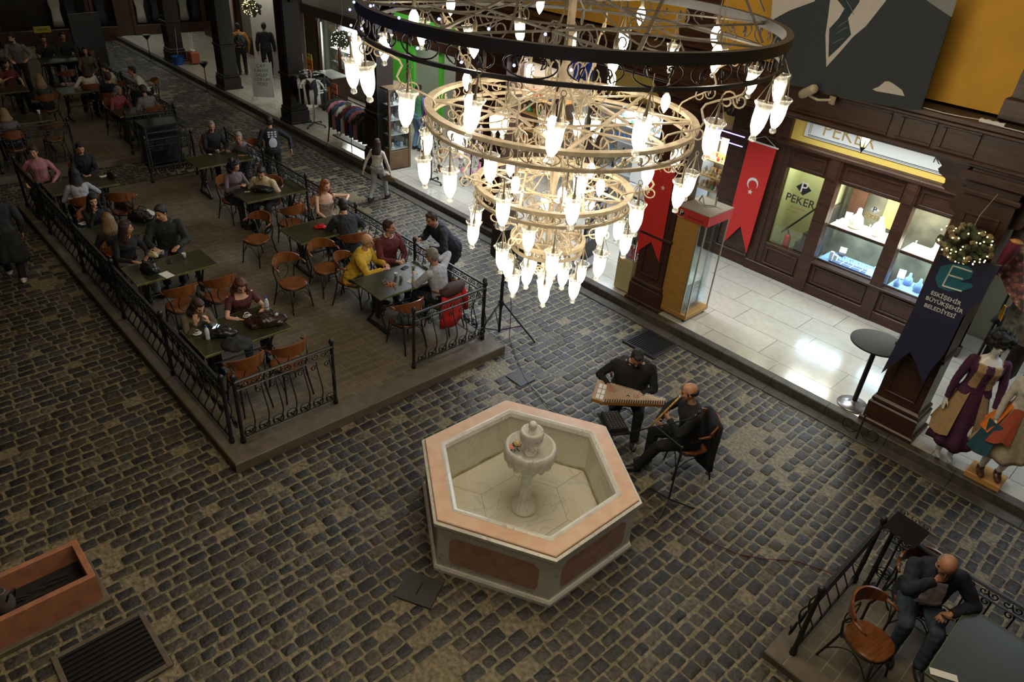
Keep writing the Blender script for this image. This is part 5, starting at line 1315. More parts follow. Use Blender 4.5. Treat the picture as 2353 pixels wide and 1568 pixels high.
    if glasses:
        m = MB()
        for s_ in (-1, 1):
            m.tube([H(s_ * 0.031 + 0.021 * math.cos(a), 0.096, -0.002 + 0.017 * math.sin(a)) for a in np.linspace(0, 6.28, 13)], 0.0022, 5); m.tube([H(s_ * 0.052, 0.094, 0.004), H(s_ * 0.080, 0.0, 0.008)], 0.0022, 5)
        m.tube([H(-0.01, 0.098, 0.0), H(0.01, 0.098, 0.0)], 0.0022, 5); m.build('glasses', inkm, T)
    if beard:
        m = MB(); m.ell(H(0, 0.042, -0.072), (0.048 * q, 0.050 * q, 0.036 * q), 12, 8, hm); m.ell(H(0, 0.086, -0.046), (0.024 * q, 0.01 * q, 0.006 * q), 8, 6, hm)
        remesh(m, 'beard', hairmat(beard), 0.008, T, 1)
    # ---------- hair
    m = MB(); HMAT = hairmat(hairc)
    if hair in ('short', 'long', 'bun', 'curly', 'bob', 'tail', 'wig', 'thin'):
        g = 1.0 if hair != 'thin' else 0.955
        m.ell(H(0, -0.022, 0.045), (0.081 * q * g, 0.096 * q * g, 0.088 * q * g), 16, 12, hm); m.ell(H(0, -0.052, 0.0), (0.074 * q, 0.062 * q, 0.085 * q), 14, 10, hm)
        m.ell(H(0, 0.035, 0.095), (0.055 * q, 0.045 * q, 0.03 * q * g), 12, 8, hm)
        for s_ in (-1, 1): m.ell(H(s_ * 0.068, -0.005, 0.032), (0.016 * q, 0.036 * q, 0.04 * q), 8, 8, hm)
    if hair == 'curly' or hair == 'wig':
        for i in range(60 if hair == 'wig' else 46):
            a = random.uniform(0, 6.28); z = random.uniform(-0.06 if hair == 'curly' else -0.02, 0.14); r = 0.10 if hair == 'curly' else 0.125
            rr = r * math.sqrt(max(0.05, 1 - ((z - 0.03) / 0.13) ** 2)); y = rr * math.sin(a) - 0.03
            if y > 0.04 and z < 0.06 and hair == 'curly': continue
            if y > 0.04 and z < 0.0: continue
            m.ell(H(rr * math.cos(a), y, z), random.uniform(0.025, 0.042) * q, 8, 6)
        m.ell(H(0, -0.06, -0.03), (0.08 * q, 0.06 * q, 0.1 * q), 12, 8, hm)
        if hair == 'curly':
            for i in range(20): m.ell(H(random.choice((-1, 1)) * random.uniform(0.05, 0.11), random.uniform(-0.09, 0.0), random.uniform(-0.16, -0.04)), 0.04 * q, 8, 6)
    if hair in ('long', 'bob'):
        L = hair_len if hair == 'long' else 0.13
        base = Vector((0, 0, -1)); back = S(0.3) - FY * 0.13 * k
        for i in range(15):
            a = R(-200 + 220 * i / 14); cx, cy = 0.078 * math.cos(a), 0.078 * math.sin(a) - 0.02
            p0 = H(cx, cy, 0.05); p1 = H(cx * 1.08, cy * 1.05 - 0.005, -0.06)
            p2 = p1 + base * (L * 0.5 * k) + (hx * cx * 0.4 - hf * 0.02); p3 = p1 + base * (L * k) + hx * cx * 0.3 - FY * 0.03 + hx * random.uniform(-.01, .01)
            if cy < 0.02: p2 -= FY * 0.015; 
            m.tube([p0, p1, p2, p3], [0.022 * q, 0.024 * q, 0.024 * q, 0.008 * q], 7)
    if hair == 'bun': m.ell(H(0, -0.08, 0.10), 0.042 * q, 12, 8)
    if hair == 'tail': m.tube([H(0, -0.09, 0.06), H(0, -0.14, 0.03), H(0, -0.15, -0.06), H(0, -0.13, -0.18)], [0.02, 0.03, 0.03, 0.01], 8)
    if hair == 'bald':
        for i in range(13):
            a = R(-205 + 230 * i / 12); m.ell(H(0.073 * math.cos(a), 0.083 * math.sin(a) - 0.020, 0.0), (0.014 * q, 0.014 * q, 0.032 * q), 8, 8, hm)
    if m.v: remesh(m, 'hair', HMAT, max(0.008, detail * 0.8), T, 2 if hair not in ('curly', 'wig') else 1, folds=0.002)
    # ---------- trousers / skirt
    if bottom is not None:
        m = MB()
        m.loft([spine_ring(P0 + Vector((0, -0.005, z)), Vector((1, 0, 0)), Vector((0, 1, 0)), w_ * k * b_, d_ * k * b_) for z, w_, d_ in ((-0.09, 0.11, 0.09), (-0.03, 0.168, 0.125), (0.04, 0.172, 0.125), (0.10, 0.158, 0.115))])
        for (s_, e_, w_) in ((hipL, KL, AL), (hipR, KR, AR)):
            caps(m, s_, e_, 0.095 * k * b_, 0.070 * k, 12); d = w_ - e_; caps(m, e_, e_ + d * 0.35, 0.070 * k, 0.066 * k, 12); m.tube([e_ + d * 0.3, e_ + d * 0.7, e_ + d * 1.0], [0.066 * k, 0.06 * k, 0.062 * k], 12)
        remesh(m, 'trousers', bottom, detail, T, 2, folds=0.0035)
    if skirt is not None:
        m = MB(); smt, z1, r1, r2 = skirt; rr = []
        for i, u in enumerate(np.linspace(0, 1, 12)):
            z = hip_z + 0.14 - (hip_z + 0.14 - z1) * u; rad = (0.135 + (r1 - 0.135) * min(1, u * 1.1)) * k
            n = 40; rr.append([Vector(((rad * (1 + 0.09 * u * math.sin(7 * a + 2 * u))) * math.cos(a), (rad * 0.8 * (1 + 0.12 * u * math.sin(9 * a))) * math.sin(a) + r2 * u, z + 0.03 * u * math.sin(3 * a))) for a in np.linspace(0, 2 * math.pi, n + 1)[:-1]])
        m.loft(rr); o = m.build('skirt', smt, T, smooth=True)
    # ---------- top
    if top is not None:
        m = MB(); tm = top; j = 0.012 if jacket is None else 0.024
        rr = torso_rings(j, lo=0.0 if top_len <= 0 else -0.06, hi=0.48 - neckline if neckline else 0.48)
        if top_len > 0:
            c0 = P0 + (Vector((0, 0, -1)) if sit is None else Vector((0, -0.02, -0.6)).normalized()) * top_len
            rr.insert(0, spine_ring(c0, RX, FY, (0.19 * b_) * k + 0.01, (0.14 * b_) * k + 0.01))
        m.loft(rr)
        if not neckline:
            rr2 = [spine_ring(S(u, f), RX, FY, w_ * k * (b_ if u < 0.49 else 1) + j, d_ * k * (b_ if u < 0.49 else 1) + j) for (u, w_, d_, f) in ((0.43, 0.172 if not fem else 0.15, 0.10, 0.004), (0.475, 0.142 if not fem else 0.122, 0.080, -0.006), (0.498, 0.098, 0.066, -0.007), (0.520, 0.062, 0.055, -0.004))]
            m.loft(rr2)
        so = (1.0 if jacket is None else 1.18) * sl
        for (s_, e_, w_) in ((SHL, EL, WL), (SHR, ER, WR)):
            if sleeve == 'none': continue
            m.ell(s_ - (s_ - S(0.40)) * 0.08, 0.068 * k * so * (0.9 if neckline else 1), 12, 8)
            if sleeve == 'short':
                m.tube([s_, s_ + (e_ - s_) * 0.62], [0.064 * k * so, 0.058 * k * so], 12)
            else:
                caps(m, s_, e_, 0.063 * k * so, 0.053 * k * so, 12); d = w_ - e_
                end = 0.97 if sleeve == 'long' else 0.45
                m.tube([e_, e_ + d * 0.5 * end, e_ + d * end], [0.053 * k * so, 0.047 * k * so, 0.039 * k * so], 12)
            m.tube([S(0.40), s_], [0.075 * k, 0.06 * k * so], 12)
        mats_ = tm if isinstance(tm, list) else [tm]
        mf = None
        if topmatfun:
            iT = (P0, up, RX, FY, k)
            mf = lambda c: topmatfun(c, iT)
        remesh(m, 'jacket' if jacket else 'top', mats_, detail, T, 2, folds=0.0035 if jacket is None else 0.005, matfun=mf)
    if collar is not None:
        m = MB(); m.tube([S(0.515) + RX * 0.068 * k * math.cos(a) + FY * (0.062 * k * math.sin(a)) + up * (0.008 - 0.02 * math.sin(a)) for a in np.linspace(0, 6.28, 17)], 0.012, 6); m.build('collar', collar, T, smooth=True)
    if watch:
        m = MB(); ax = (ER - WR).normalized(); c = WR + ax * 0.03; a1 = ax.orthogonal().normalized(); a2 = ax.cross(a1)
        m.tube([c + (a1 * math.cos(a) + a2 * math.sin(a)) * 0.031 for a in np.linspace(0, 6.28, 13)], 0.006, 5); m.build('watch', inkm, T)
    # ---------- shoes
    if shoes:
        for (e_, w_) in ((KL, AL), (KR, AR)):
            m = MB(); fd = Vector((0, 1, 0)) if sit is not None else Vector((0, 1, 0))
            m.ell(w_ + Vector((0, 0.0, -0.012)), (0.050, 0.056, 0.06)); m.ell(w_ + fd * 0.075 + Vector((0, 0, -0.038)), (0.050, 0.118, 0.040)); m.ell(w_ + fd * 0.02 + Vector((0, 0, -0.045)), (0.048, 0.10, 0.034))
            remesh(m, 'shoe', {'black': black_plastic, 'white': white_plastic, 'brown': mat('brown_leather', (0.12, 0.04, 0.018), 0.4)}[shoes], 0.012, T, 2)
    T['_'] = 0; del T['_']
    PJ = dict(HC=HC, WL=WL, WR=WR, EL=EL, ER=ER, hf=hf, hup=hup, hx=hx, up=up, RX=RX, FY=FY, P0=P0, S=S, H=H, T=T, KL=KL, KR=KR, q=q)
    return PJ
def to_world(P, v):
    M = Matrix.Translation(P['T'].location) @ P['T'].rotation_euler.to_matrix().to_4x4()
    return M @ Vector(v)
# cloth colours
c_black = cloth('black', (0.007, 0.007, 0.008)); c_charc = cloth('charcoal', (0.016, 0.017, 0.018)); c_navy = cloth('navy', (0.009, 0.012, 0.020)); c_burg = cloth('burgundy', (0.10, 0.012, 0.014)); c_burg2 = cloth('dark_burgundy', (0.065, 0.012, 0.012))
c_yellow = cloth('mustard', (0.55, 0.34, 0.02)); c_grey = cloth('light_grey', (0.36, 0.36, 0.40)); c_white = cloth('white', (0.62, 0.58, 0.50)); c_cream = cloth('cream', (0.48, 0.40, 0.24)); c_olive = cloth('olive', (0.11, 0.09, 0.055)); c_jean = cloth('denim', (0.045, 0.065, 0.10), n=0.4)
c_pink = cloth('pink', (0.46, 0.20, 0.23)); c_purple = cloth('mauve', (0.13, 0.095, 0.11)); c_beige = cloth('beige', (0.38, 0.30, 0.22)); c_dkgreen = cloth('dark_green', (0.02, 0.035, 0.022)); c_grn = cloth('green', (0.05, 0.16, 0.07)); c_mgrey = cloth('mid_grey', (0.16, 0.15, 0.15)); c_red = cloth('red', (0.62, 0.02, 0.015)); c_orange = cloth('orange', (0.75, 0.20, 0.02)); c_ltjean = cloth('pale_denim', (0.32, 0.34, 0.34))
PF = 0.15   # platform height
def seat_at(px, py, hz, back=0.0):
    v = at(px, py, hz); return (v.x, v.y)
CH_FOR = []
def sitter(px, py, face, label, chairlab=None, head_z=1.29, z=PF, dx=0.0, dy=0.0, **kw):
    """place by the head: pelvis below it"""
    v = at(px, py, z + head_z - 0.13)
    f = R(face); lean = R(kw.get('lean', 5)); sp = 0.58 * math.sin(lean)
    x = v.x - math.cos(f) * (sp + 0.05) + dx; y = v.y - math.sin(f) * (sp + 0.05) + dy
    kw.setdefault('sit', 0.45)
    P = person((x, y, z), face, label, **kw)
    if chairlab: chair(x - math.cos(f) * 0.02, y - math.sin(f) * 0.02, face, chairlab, z)
    return P
# --- front left table
girl = sitter(457, 697, 5, 'woman in an olive sweater resting her face in both hands at the front table', None, lean=32, head=(28, -8, 0), fem=True, h=1.64, skin='light', hair='bob', hairc='brown', top=c_olive, bottom=c_black,
    lh=(-0.055, 0.475, 0.86), rh=(0.115, 0.475, 0.90), elbow=((-0.4, 0.5, -1), (0.4, 0.5, -1)), ldir=(0.1, -0.1, 1), rdir=(-0.1, -0.1, 1), lpn=(0.6, -0.6, 0), rpn=(-0.6, -0.6, 0), curl=(0.9, 0.3), watch=True, detail=0.009, dx=-0.08)
burg = sitter(552, 655, 0, 'woman in a burgundy short-sleeved top looking at her phone at the front table', None, lean=10, head=(30, 6, 0), fem=True, h=1.68, skin='light', hair='long', hairc='auburn', hair_len=0.16, top=c_burg2, sleeve='short', neckline=0.045, bottom=c_jean,
    lh=(-0.07, 0.40, 0.73), rh=(0.10, 0.40, 0.73), elbow=((-1, -0.1, -0.4), (1, -0.1, -0.4)), curl=(0.8, 0.8), detail=0.009)
# --- couple behind
sitter(290, 527, 20, 'woman in black with an orange scarf turning to the man beside her', 'dark chair under the woman with the orange scarf', lean=12, head=(8, -50, 0), twist=-10, fem=True, h=1.66, skin='mid', hair='long', hairc='brown', hair_len=0.3, top=c_black, bottom=c_mgrey, collar=c_orange, lh=(-0.1, 0.38, 0.70), rh=(0.18, 0.42, 0.74))
sitter(375, 497, -20, 'man in a dark jacket turning to the woman with the orange scarf', 'dark chair under the man in the dark jacket at the third table', lean=10, head=(14, 35, 0), h=1.8, skin='mid', hair='short', hairc='black', top=c_charc, jacket=1, bottom=c_black, lh=(-0.15, 0.45, 0.74), rh=(0.2, 0.46, 0.74), beard=None)
# --- behind them
sitter(213, 460, -5, 'dark-haired woman in black with her hand at her chin, by the left railing', 'dark chair under the woman with hand at chin', lean=18, head=(12, 0, 0), fem=True, h=1.65, skin='light', hair='long', hairc='black', hair_len=0.3, top=c_black, bottom=c_black, rh=(0.04, 0.32, 0.98), lh=(-0.08, 0.40, 0.72), elbow=((-0.7, -0.3, -0.6), (0.3, 0.5, -1)), rdir=(-0.2, 0, 1), curl=(0.5, 1.2))
sitter(247, 505, 175, 'fair-haired woman in dark clothes seen from behind at the second table', 'dark chair under the fair-haired woman seen from behind', lean=8, fem=True, h=1.64, skin='light', hair='long', hairc='blond', hair_len=0.22, top=c_charc, bottom=c_black)
sitter(168, 398, 180, 'woman in a white top with long black hair seen from behind', 'dark chair under the woman in white seen from behind', lean=16, fem=True, h=1.66, skin='mid', hair='long', hairc='black', hair_len=0.34, top=c_grey, bottom=c_black, rh=(0.25, 0.42, 0.76))
sitter(184, 343, -8, 'woman in a black jacket with clasped hands facing the camera by the table', 'curved chair under the woman in the black jacket', lean=10, head=(16, -4, 0), fem=True, h=1.68, skin='mid', hair='tail', hairc='black', top=c_black, jacket=1, bottom=c_black, lh=(-0.04, 0.42, 0.72), rh=(0.07, 0.42, 0.72))
sitter(78, 352, -20, 'woman in a pink sweater by the far end of the left railing', 'dark chair under the woman in pink', lean=6, head=(8, 10, 0), fem=True, h=1.66, skin='mid', hair='bun', hairc='brown', top=c_pink, bottom=c_black, lh=(-0.2, 0.25, 0.62), rh=(0.25, 0.2, 0.62))
# --- middle and right tables
sitter(538, 383, 10, 'curly-haired woman in a mauve sweater holding a phone', 'dark chair under the curly-haired woman', lean=12, head=(18, -15, 0), fem=True, h=1.68, skin='mid', hair='curly', hairc='black', top=c_purple, bottom=c_charc, lh=(-0.02, 0.42, 0.86), rh=(0.12, 0.42, 0.86), curl=(0.9, 0.9))
sitter(575, 395, -50, 'young man in a cream hooded top leaning in beside the curly-haired woman', 'dark chair under the young man in cream', lean=26, head=(24, -10, -8), dx=0.05, dy=0.16, h=1.7, skin='mid', hair='short', hairc='black', top=c_cream, bottom=c_charc)
sitter(487, 292, 0, 'elderly person in black seated behind the olive table', 'dark square-backed chair behind the elderly person in black', lean=6, head=(10, 12, 0), h=1.66, skin='tan', hair='thin', hairc='grey', top=c_black, bottom=c_black, lh=(-0.08, 0.36, 0.70), rh=(0.08, 0.36, 0.70), collar=c_black)
sitter(545, 320, -60, 'man in a grey shirt bending over the olive table, seen from the back', 'dark chair under the man in the grey shirt by the railing', lean=40, head=(10, -30, 0), h=1.75, skin='tan', hair='thin', hairc='grey', top=c_mgrey, bottom=c_charc, lh=(-0.2, 0.5, 0.73), rh=(0.2, 0.55, 0.78), head_z=1.18)
sitter(748, 432, -10, 'red-haired woman in a beige strap top with one arm on the railing', 'dark chair under the red-haired woman', lean=6, head=(8, -14, 0), fem=True, h=1.7, skin='light', hair='bob', hairc='red', top=c_beige, sleeve='none', neckline=0.10, bottom=c_black, lh=(-0.38, 0.16, 0.86) if False else (-0.30, 0.30, 0.92), rh=(0.10, 0.42, 0.66), elbow=((-1, 0.1, -0.1), (0.8, -0.3, -0.5)), detail=0.009)
sitter(788, 482, 170, 'man in a dark grey jacket leaning over the table towards the red-haired woman', 'wooden chair under the man in the dark grey jacket', lean=26, head=(20, 10, 0), h=1.78, skin='mid', hair='short', hairc='black', top=c_charc, jacket=1, bottom=c_jean, lh=(-0.15, 0.5, 0.76), rh=(0.18, 0.52, 0.78), head_z=1.22)
# --- the four older men
sitter(846, 556, 38, 'bald man in a mustard yellow jacket and dark glasses leaning on the table', 'dark metal chair under the man in the yellow jacket', lean=24, head=(6, -4, 0), h=1.74, skin='mid', hair='bald', hairc='grey', top=c_yellow, jacket=1, top_len=0.14, bottom=c_charc, glasses=True, lh=(-0.12, 0.50, 0.745), rh=(0.10, 0.54, 0.745), bulk=1.08, detail=0.009)
sitter(897, 532, 2, 'man in a burgundy sweater with folded hands behind the table', 'dark chair under the man in the burgundy sweater', lean=8, head=(-2, -30, 0), h=1.76, skin='tan', hair='short', hairc='brown', top=c_burg, bottom=c_charc, beard='grey', lh=(-0.05, 0.40, 0.74), rh=(0.09, 0.40, 0.74), collar=c_white, bulk=1.08, detail=0.009)
sitter(993, 592, 195, 'grey-haired man in a light grey shirt seen from behind with a raised arm', 'wooden chair with the red jacket under the grey-haired man', lean=16, head=(14, -10, 0), h=1.76, skin='tan', hair='short', hairc='grey', top=c_grey, bottom=c_navy, lh=(-0.10, 0.48, 0.80), rh=(0.20, 0.26, 1.02), elbow=((-0.8, -0.3, -0.5), (1, -0.1, 0.1)), rdir=(-0.6, 0.2, 0.8), bulk=1.05, detail=0.009)
v = at(980, 512, 1.42)
person((v.x + 0.12, v.y + 0.46, 0), 258, 'man in a navy coat standing outside the railing and leaning over the table', h=1.78, lean=36, head=(20, -16, 0), skin='tan', hair='short', hairc='brown', top=c_navy, jacket=1, top_len=0.22, bottom=c_black, collar=c_ltjean, lh=(-0.22, 0.55, 1.06), rh=(0.12, 0.55, 1.10), detail=0.009, bulk=1.08)
# --- musicians
qx, qy = at(1470, 812, 1.24).x, at(1470, 812, 1.24).y
QF = -42
qan = person((qx - 0.10, qy + 0.06, 0), QF - 10, 'heavy-set man in black playing a zither on his lap', h=1.8, sit=0.50, lean=12, head=(38, -4, 0), skin='tan', hair='thin', hairc='black', top=c_black, bottom=c_black, glasses=True, beard='black', bulk=1.45, belly=0.05,
    lh=(-0.13, 0.40, 0.79), rh=(0.30, 0.33, 0.82), curl=(0.5, 0.45), lf=(-0.16, 0.46, 0.07), rf=(0.20, 0.50, 0.07), detail=0.009, watch=True)
nx, ny = at(1597, 905, 1.22).x, at(1597, 905, 1.22).y
chair(qx - 0.12, qy + 0.08, QF - 10, 'dark chair under the heavy-set zither player', 0)
ney = person((nx + 0.06, ny + 0.05, 0), -128, 'bald man in black playing a long reed flute', h=1.78, sit=0.48, lean=10, head=(14, 14, 0), skin='mid', hair='bald', hairc='black', top=c_black, bottom=c_black, bulk=1.1, beard=None,
    lh=(-0.02, 0.34, 0.85), rh=(0.10, 0.42, 0.74), elbow=((-0.9, 0, -0.4), (0.9, 0, -0.4)), ldir=(0.9, 0.3, -0.1), rdir=(-0.8, 0.3, 0.1), lpn=(0, -0.8, 0.1), rpn=(0, -0.8, 0.1), curl=(0.9, 0.9), lf=(-0.02, 0.62, 0.08), rf=(0.14, 0.44, 0.08), detail=0.009)
chair(nx + 0.08, ny + 0.07, -128, 'dark chair with a black coat under the flute player', 0)
# --- man at lower right
c_ltshirt = cloth('pale_tshirt', (0.60, 0.53, 0.54))
def openjkt(c, J):
    P0_, up_, RX_, FY_, k_ = J; C_ = np.array(P0_); u = (c - C_) @ np.array(up_); x = (c - C_) @ np.array(RX_); y = (c - C_) @ np.array(FY_)
    return ((np.abs(x + 0.01) < 0.125 - 0.13 * np.clip(u - 0.05, 0, 0.4)) & (y > 0.03) & (u < 0.46) & (u > -0.14)).astype(int)
lr = sitter(2176, 1296, -62, 'grey-haired man in a navy jacket and pale t-shirt rubbing his nose, holding a phone', 'bentwood chair under the man in the navy jacket at lower right', z=0.1, lean=14, head=(36, 6, 0), h=1.76, skin='tan', hair='bald', hairc='grey', top=[c_navy, c_ltshirt], topmatfun=openjkt, jacket=1, top_len=0.12, belly=0.035, bottom=c_jean, glasses=True,
    rh=(0.06, 0.30, 1.02), lh=(-0.17, 0.36, 0.72), elbow=((-1, -0.1, -0.4), (1, 0.1, -0.6)), rdir=(-0.5, -0.2, 0.8), rpn=(-0.3, -0.9, 0), curl=(0.9, 0.5), lf=(-0.10, 0.50, 0.07), rf=(0.16, 0.42, 0.07), detail=0.008, bulk=1.13)
# --- walkers
def walker(px, py, fz, face, label, hh, z=0.0, **kw):
    v = at(px, py, z); return person((v.x, v.y, z), face, label, h=hh, **kw)
w_girl = walker(869, 462, 0, 120, 'young woman in a white top and pale trousers walking away with a bag', 1.45, fem=True, lean=3, skin='light', hair='long', hairc='brown', hair_len=0.34, top=c_white, bottom=c_ltjean, shoes='black', lf=(-0.09, -0.22, 0.12), rf=(0.10, 0.24, 0.08), lh=(-0.30, -0.1, 0.68), rh=(0.32, 0.02, 0.66))
w_boy = walker(636, 428, 0, 165, 'boy in a dark sweatshirt with a white print on the back walking away', 1.62, lean=6, skin='mid', hair='short', hairc='black', top=c_navy, bottom=c_black, lf=(-0.1, 0.1, 0.08), rf=(0.1, -0.15, 0.08), rh=(0.38, -0.12, 0.88), lh=(-0.22, 0.1, 0.80))
w_coat = walker(40, 640, 0, 168, 'person in a long dark coat and yellow headscarf walking at the left edge', 1.68, lean=4, skin='mid', hair='bob', hairc='black', top=c_charc, jacket=1, top_len=0.3, bottom=c_black, shoes='white', skirt=(c_charc, 0.35, 0.27, 0.0), lf=(-0.1, 0.2, 0.08), rf=(0.1, -0.2, 0.08), bulk=1.15)
_m = MB(); _m.ell(w_coat['H'](0, -0.02, 0.03), (0.10, 0.115, 0.115), 14, 10); _m.tube([w_coat['H'](0, -0.03, -0.05), w_coat['H'](0, -0.05, -0.14)], [0.09, 0.12], 12); _m.build('headscarf', c_yellow, w_coat['T'], smooth=True)
walker(618, 178, 0.15, 150, 'person in black standing on the walk beside the white column, seen from behind', 1.75, z=0.15, skin='mid', hair='short', hairc='black', top=c_black, jacket=1, bottom=c_black)
w_must = walker(560, 172, 0.15, 160, 'person in a mustard top with a backpack on the walk', 1.66, z=0.15, skin='mid', hair='short', hairc='black', top=cloth('ochre', (0.40, 0.19, 0.05)), bottom=c_black)
walker(958, 345, 0.15, 100, 'man in a green sweater and jeans standing at the gift shop door', 1.7, z=0.15, skin='tan', hair='short', hairc='black', top=c_grn, bottom=cloth('blue_jean', (0.12, 0.20, 0.30)), lh=(-0.12, 0.25, 0.95))
# --- far platform group
FS = dict(detail=0.015)
sitter(196, 162, 180, 'woman in a loose white shirt with brown hair, back turned, on the far platform', 'dark chair under the woman in the white shirt', fem=True, h=1.7, skin='light', hair='long', hairc='brown', hair_len=0.22, top=c_white, bottom=c_black, lh=(-0.28, 0.1, 0.6), head_z=1.27, bulk=1.1, **FS)
sitter(240, 155, -120, 'woman in a cream sweater with a white hair clip', 'dark chair under the woman in cream', fem=True, h=1.66, skin='light', hair='bun', hairc='brown', top=c_cream, bottom=c_black, lean=14, head=(20, 0, 0), **FS)
sitter(252, 188, 150, 'person in black seen from behind next to the grey-haired woman', 'dark chair under the person in black seen from behind', h=1.7, skin='mid', hair='short', hairc='brown', top=c_black, bottom=c_black, head_z=1.2, **FS)
sitter(300, 172, -100, 'person in white half hidden by the far railing', 'dark chair under the person in white by the far railing', h=1.68, skin='mid', hair='short', hairc='black', top=c_white, bottom=c_black, lean=35, head_z=1.12, **FS)
sitter(271, 207, 20, 'grey-haired woman in a dusty red cardigan leaning on the dark table', 'dark chair under the grey-haired woman in red', fem=True, h=1.64, skin='tan', hair='bob', hairc='grey', top=cloth('dusty_red', (0.24, 0.05, 0.05)), bottom=c_black, lean=14, head=(24, 0, 0), **FS)
sitter(327, 208, 200, 'person in a grey top seen in profile beside the far railing', 'dark chair under the person in grey by the far railing', h=1.7, skin='tan', hair='short', hairc='brown', top=c_mgrey, bottom=c_black, lean=14, head=(14, 20, 0), **FS)
sitter(196, 120, -20, 'woman with dark hair at the far tables lit on one side', 'dark chair under the dark-haired woman lit on one side', fem=True, h=1.66, skin='mid', hair='bob', hairc='black', top=c_olive, bottom=c_black, **FS)
sitter(100, 92, 0, 'person in grey resting chin on a hand at the back table', 'dark chair under the person in grey at the back table', h=1.7, skin='mid', hair='short', hairc='black', top=c_charc, bottom=c_black, rh=(0.05, 0.33, 1.0), rdir=(-0.2, 0, 1), head=(15, 0, 0), **FS)
sitter(145, 86, 5, 'man in grey facing the camera at the back table', 'dark chair under the man in grey at the back table', h=1.76, skin='tan', hair='short', hairc='black', top=c_charc, bottom=c_black, head_z=1.33, **FS)
sitter(16, 150, 20, 'person in dark red raising an arm at the left edge of the far platform', 'dark chair under the person in dark red', fem=True, h=1.68, skin='light', hair='curly', hairc='black', top=c_burg, sleeve='short', bottom=c_black, rh=(0.2, 0.35, 0.9), **FS)
sitter(88, 182, 190, 'fair-haired woman in dark green seen from behind on the far platform', 'dark chair under the fair-haired woman in dark green', fem=True, h=1.66, skin='light', hair='long', hairc='blond', hair_len=0.2, top=c_dkgreen, bottom=c_black, **FS)
sitter(8, 262, 185, 'person in a mauve top at the far left seen from behind', 'dark chair under the person in mauve at the far left', fem=True, h=1.66, skin='mid', hair='bob', hairc='blond', top=c_purple, bottom=c_black, rh=(0.2, 0.45, 0.76), **FS)
walker(68, 222, PF, -25, 'bearded waiter in a grey shirt standing and gesturing on the far platform', 1.76, z=PF, skin='light', hair='short', hairc='black', beard='black', top=c_mgrey, bottom=c_black, lh=(-0.28, 0.32, 1.08), rh=(0.1, 0.35, 1.05), head=(12, 20, 0), **FS)
# --- mannequins by the clothes shop
v = at(2150, 1052, 0.15)
pm_ = cloth('plum', (0.075, 0.018, 0.055)); tan_ = cloth('tan_suede', (0.42, 0.27, 0.13))
def vest(c, J):
    P0_, up_, RX_, FY_, k_ = J; C_ = np.array(P0_); u = (c - C_) @ np.array(up_); x = (c - C_) @ np.array(RX_); y = (c - C_) @ np.array(FY_)
    return ((np.abs(x) > 0.045 + 0.0 * u) & (np.abs(x) < 0.135) & (u > 0.16)).astype(int)
man1 = person((v.x + 0.03, v.y + 0.12, 0.15), -62, 'shop mannequin in a plum dress and tan suede vest with a curly black wig', h=2.0, lean=2, fem=True, skin='plastic', hair='wig', hairc='black', noface=True, name='mannequin', cat='mannequin',
    top=[pm_, tan_], topmatfun=vest, neckline=0.03, shoes=None, skirt=(pm_, 0.30, 0.25, 0.05), lh=(-0.29, 0.08, 0.86), rh=(0.29, 0.06, 0.86), lf=(-0.07, 0.05, 0.09), rf=(0.07, 0.0, 0.09), curl=(0.1, 0.1), detail=0.009)
def over_skirt(P, mt, z1, r1, a0, a1, name, z0=None, r0=0.16):
    m = MB(); T = P['T']; zt = P['P0'].z + 0.13 if z0 is None else z0; rows = []
    for u in np.linspace(0, 1, 10):
        z = zt - (zt - z1) * u; rad = r0 + (r1 - r0) * u
        rows.append([Vector((rad * (1 + 0.06 * u * math.sin(11 * a)) * math.cos(a), rad * 0.85 * (1 + 0.06 * u * math.sin(8 * a)) * math.sin(a) + 0.03 * u, z - 0.10 * u * abs(math.sin(a * 2 + 0.6)))) for a in np.linspace(R(a0), R(a1), 26)])
    vs = [p for r_ in rows for p in r_]; n = 26; inner = [Vector((p.x * 0.97, p.y * 0.97, p.z)) for p in vs]
    fs = [(i * n + j, i * n + j + 1, (i + 1) * n + j + 1, (i + 1) * n + j) for i in range(9) for j in range(n - 1)]
    m.add(vs, fs); m.add(inner, [tuple(reversed(f)) for f in fs]); m.build(name, mt, T, smooth=True)
over_skirt(man1, tan_, 0.55, 0.33, -250, 60, 'suede_overskirt')
m = MB(); m.tube([(0.145 * math.cos(a), 0.115 * math.sin(a), man1['P0'].z + 0.14 + 0.01 * math.sin(2 * a)) for a in np.linspace(0, 6.28, 25)], 0.03, 6, flat=(0.3, 1.2)); m.build('belt', mat('dark_belt', (0.05, 0.02, 0.02), 0.5), man1['T'])
v = at(2268, 1088, 0.24)
man2 = person((v.x, v.y, 0.24), -70, 'shop mannequin in a white blouse, orange sash and layered cream skirt at the right edge', h=1.86, lean=2, fem=True, skin='plastic', hair='wig', hairc='black', noface=True, name='mannequin', cat='mannequin',
    top=c_white, shoes='brown', skirt=(cloth('raw_linen', (0.46, 0.38, 0.25)), 0.42, 0.33, 0.03), lh=(-0.24, 0.12, 0.82), rh=(0.24, 0.12, 0.82), curl=(0.2, 0.2), detail=0.011)
over_skirt(man2, c_orange, 0.80, 0.34, -15, 40, 'orange_sash'); over_skirt(man2, cloth('teal', (0.02, 0.07, 0.10)), 0.50, 0.41, 15, 60, 'teal_panel', z0=0.85, r0=0.30)
over_skirt(man2, cloth('rust', (0.38, 0.07, 0.03)), 0.70, 0.37, 45, 85, 'rust_panel')
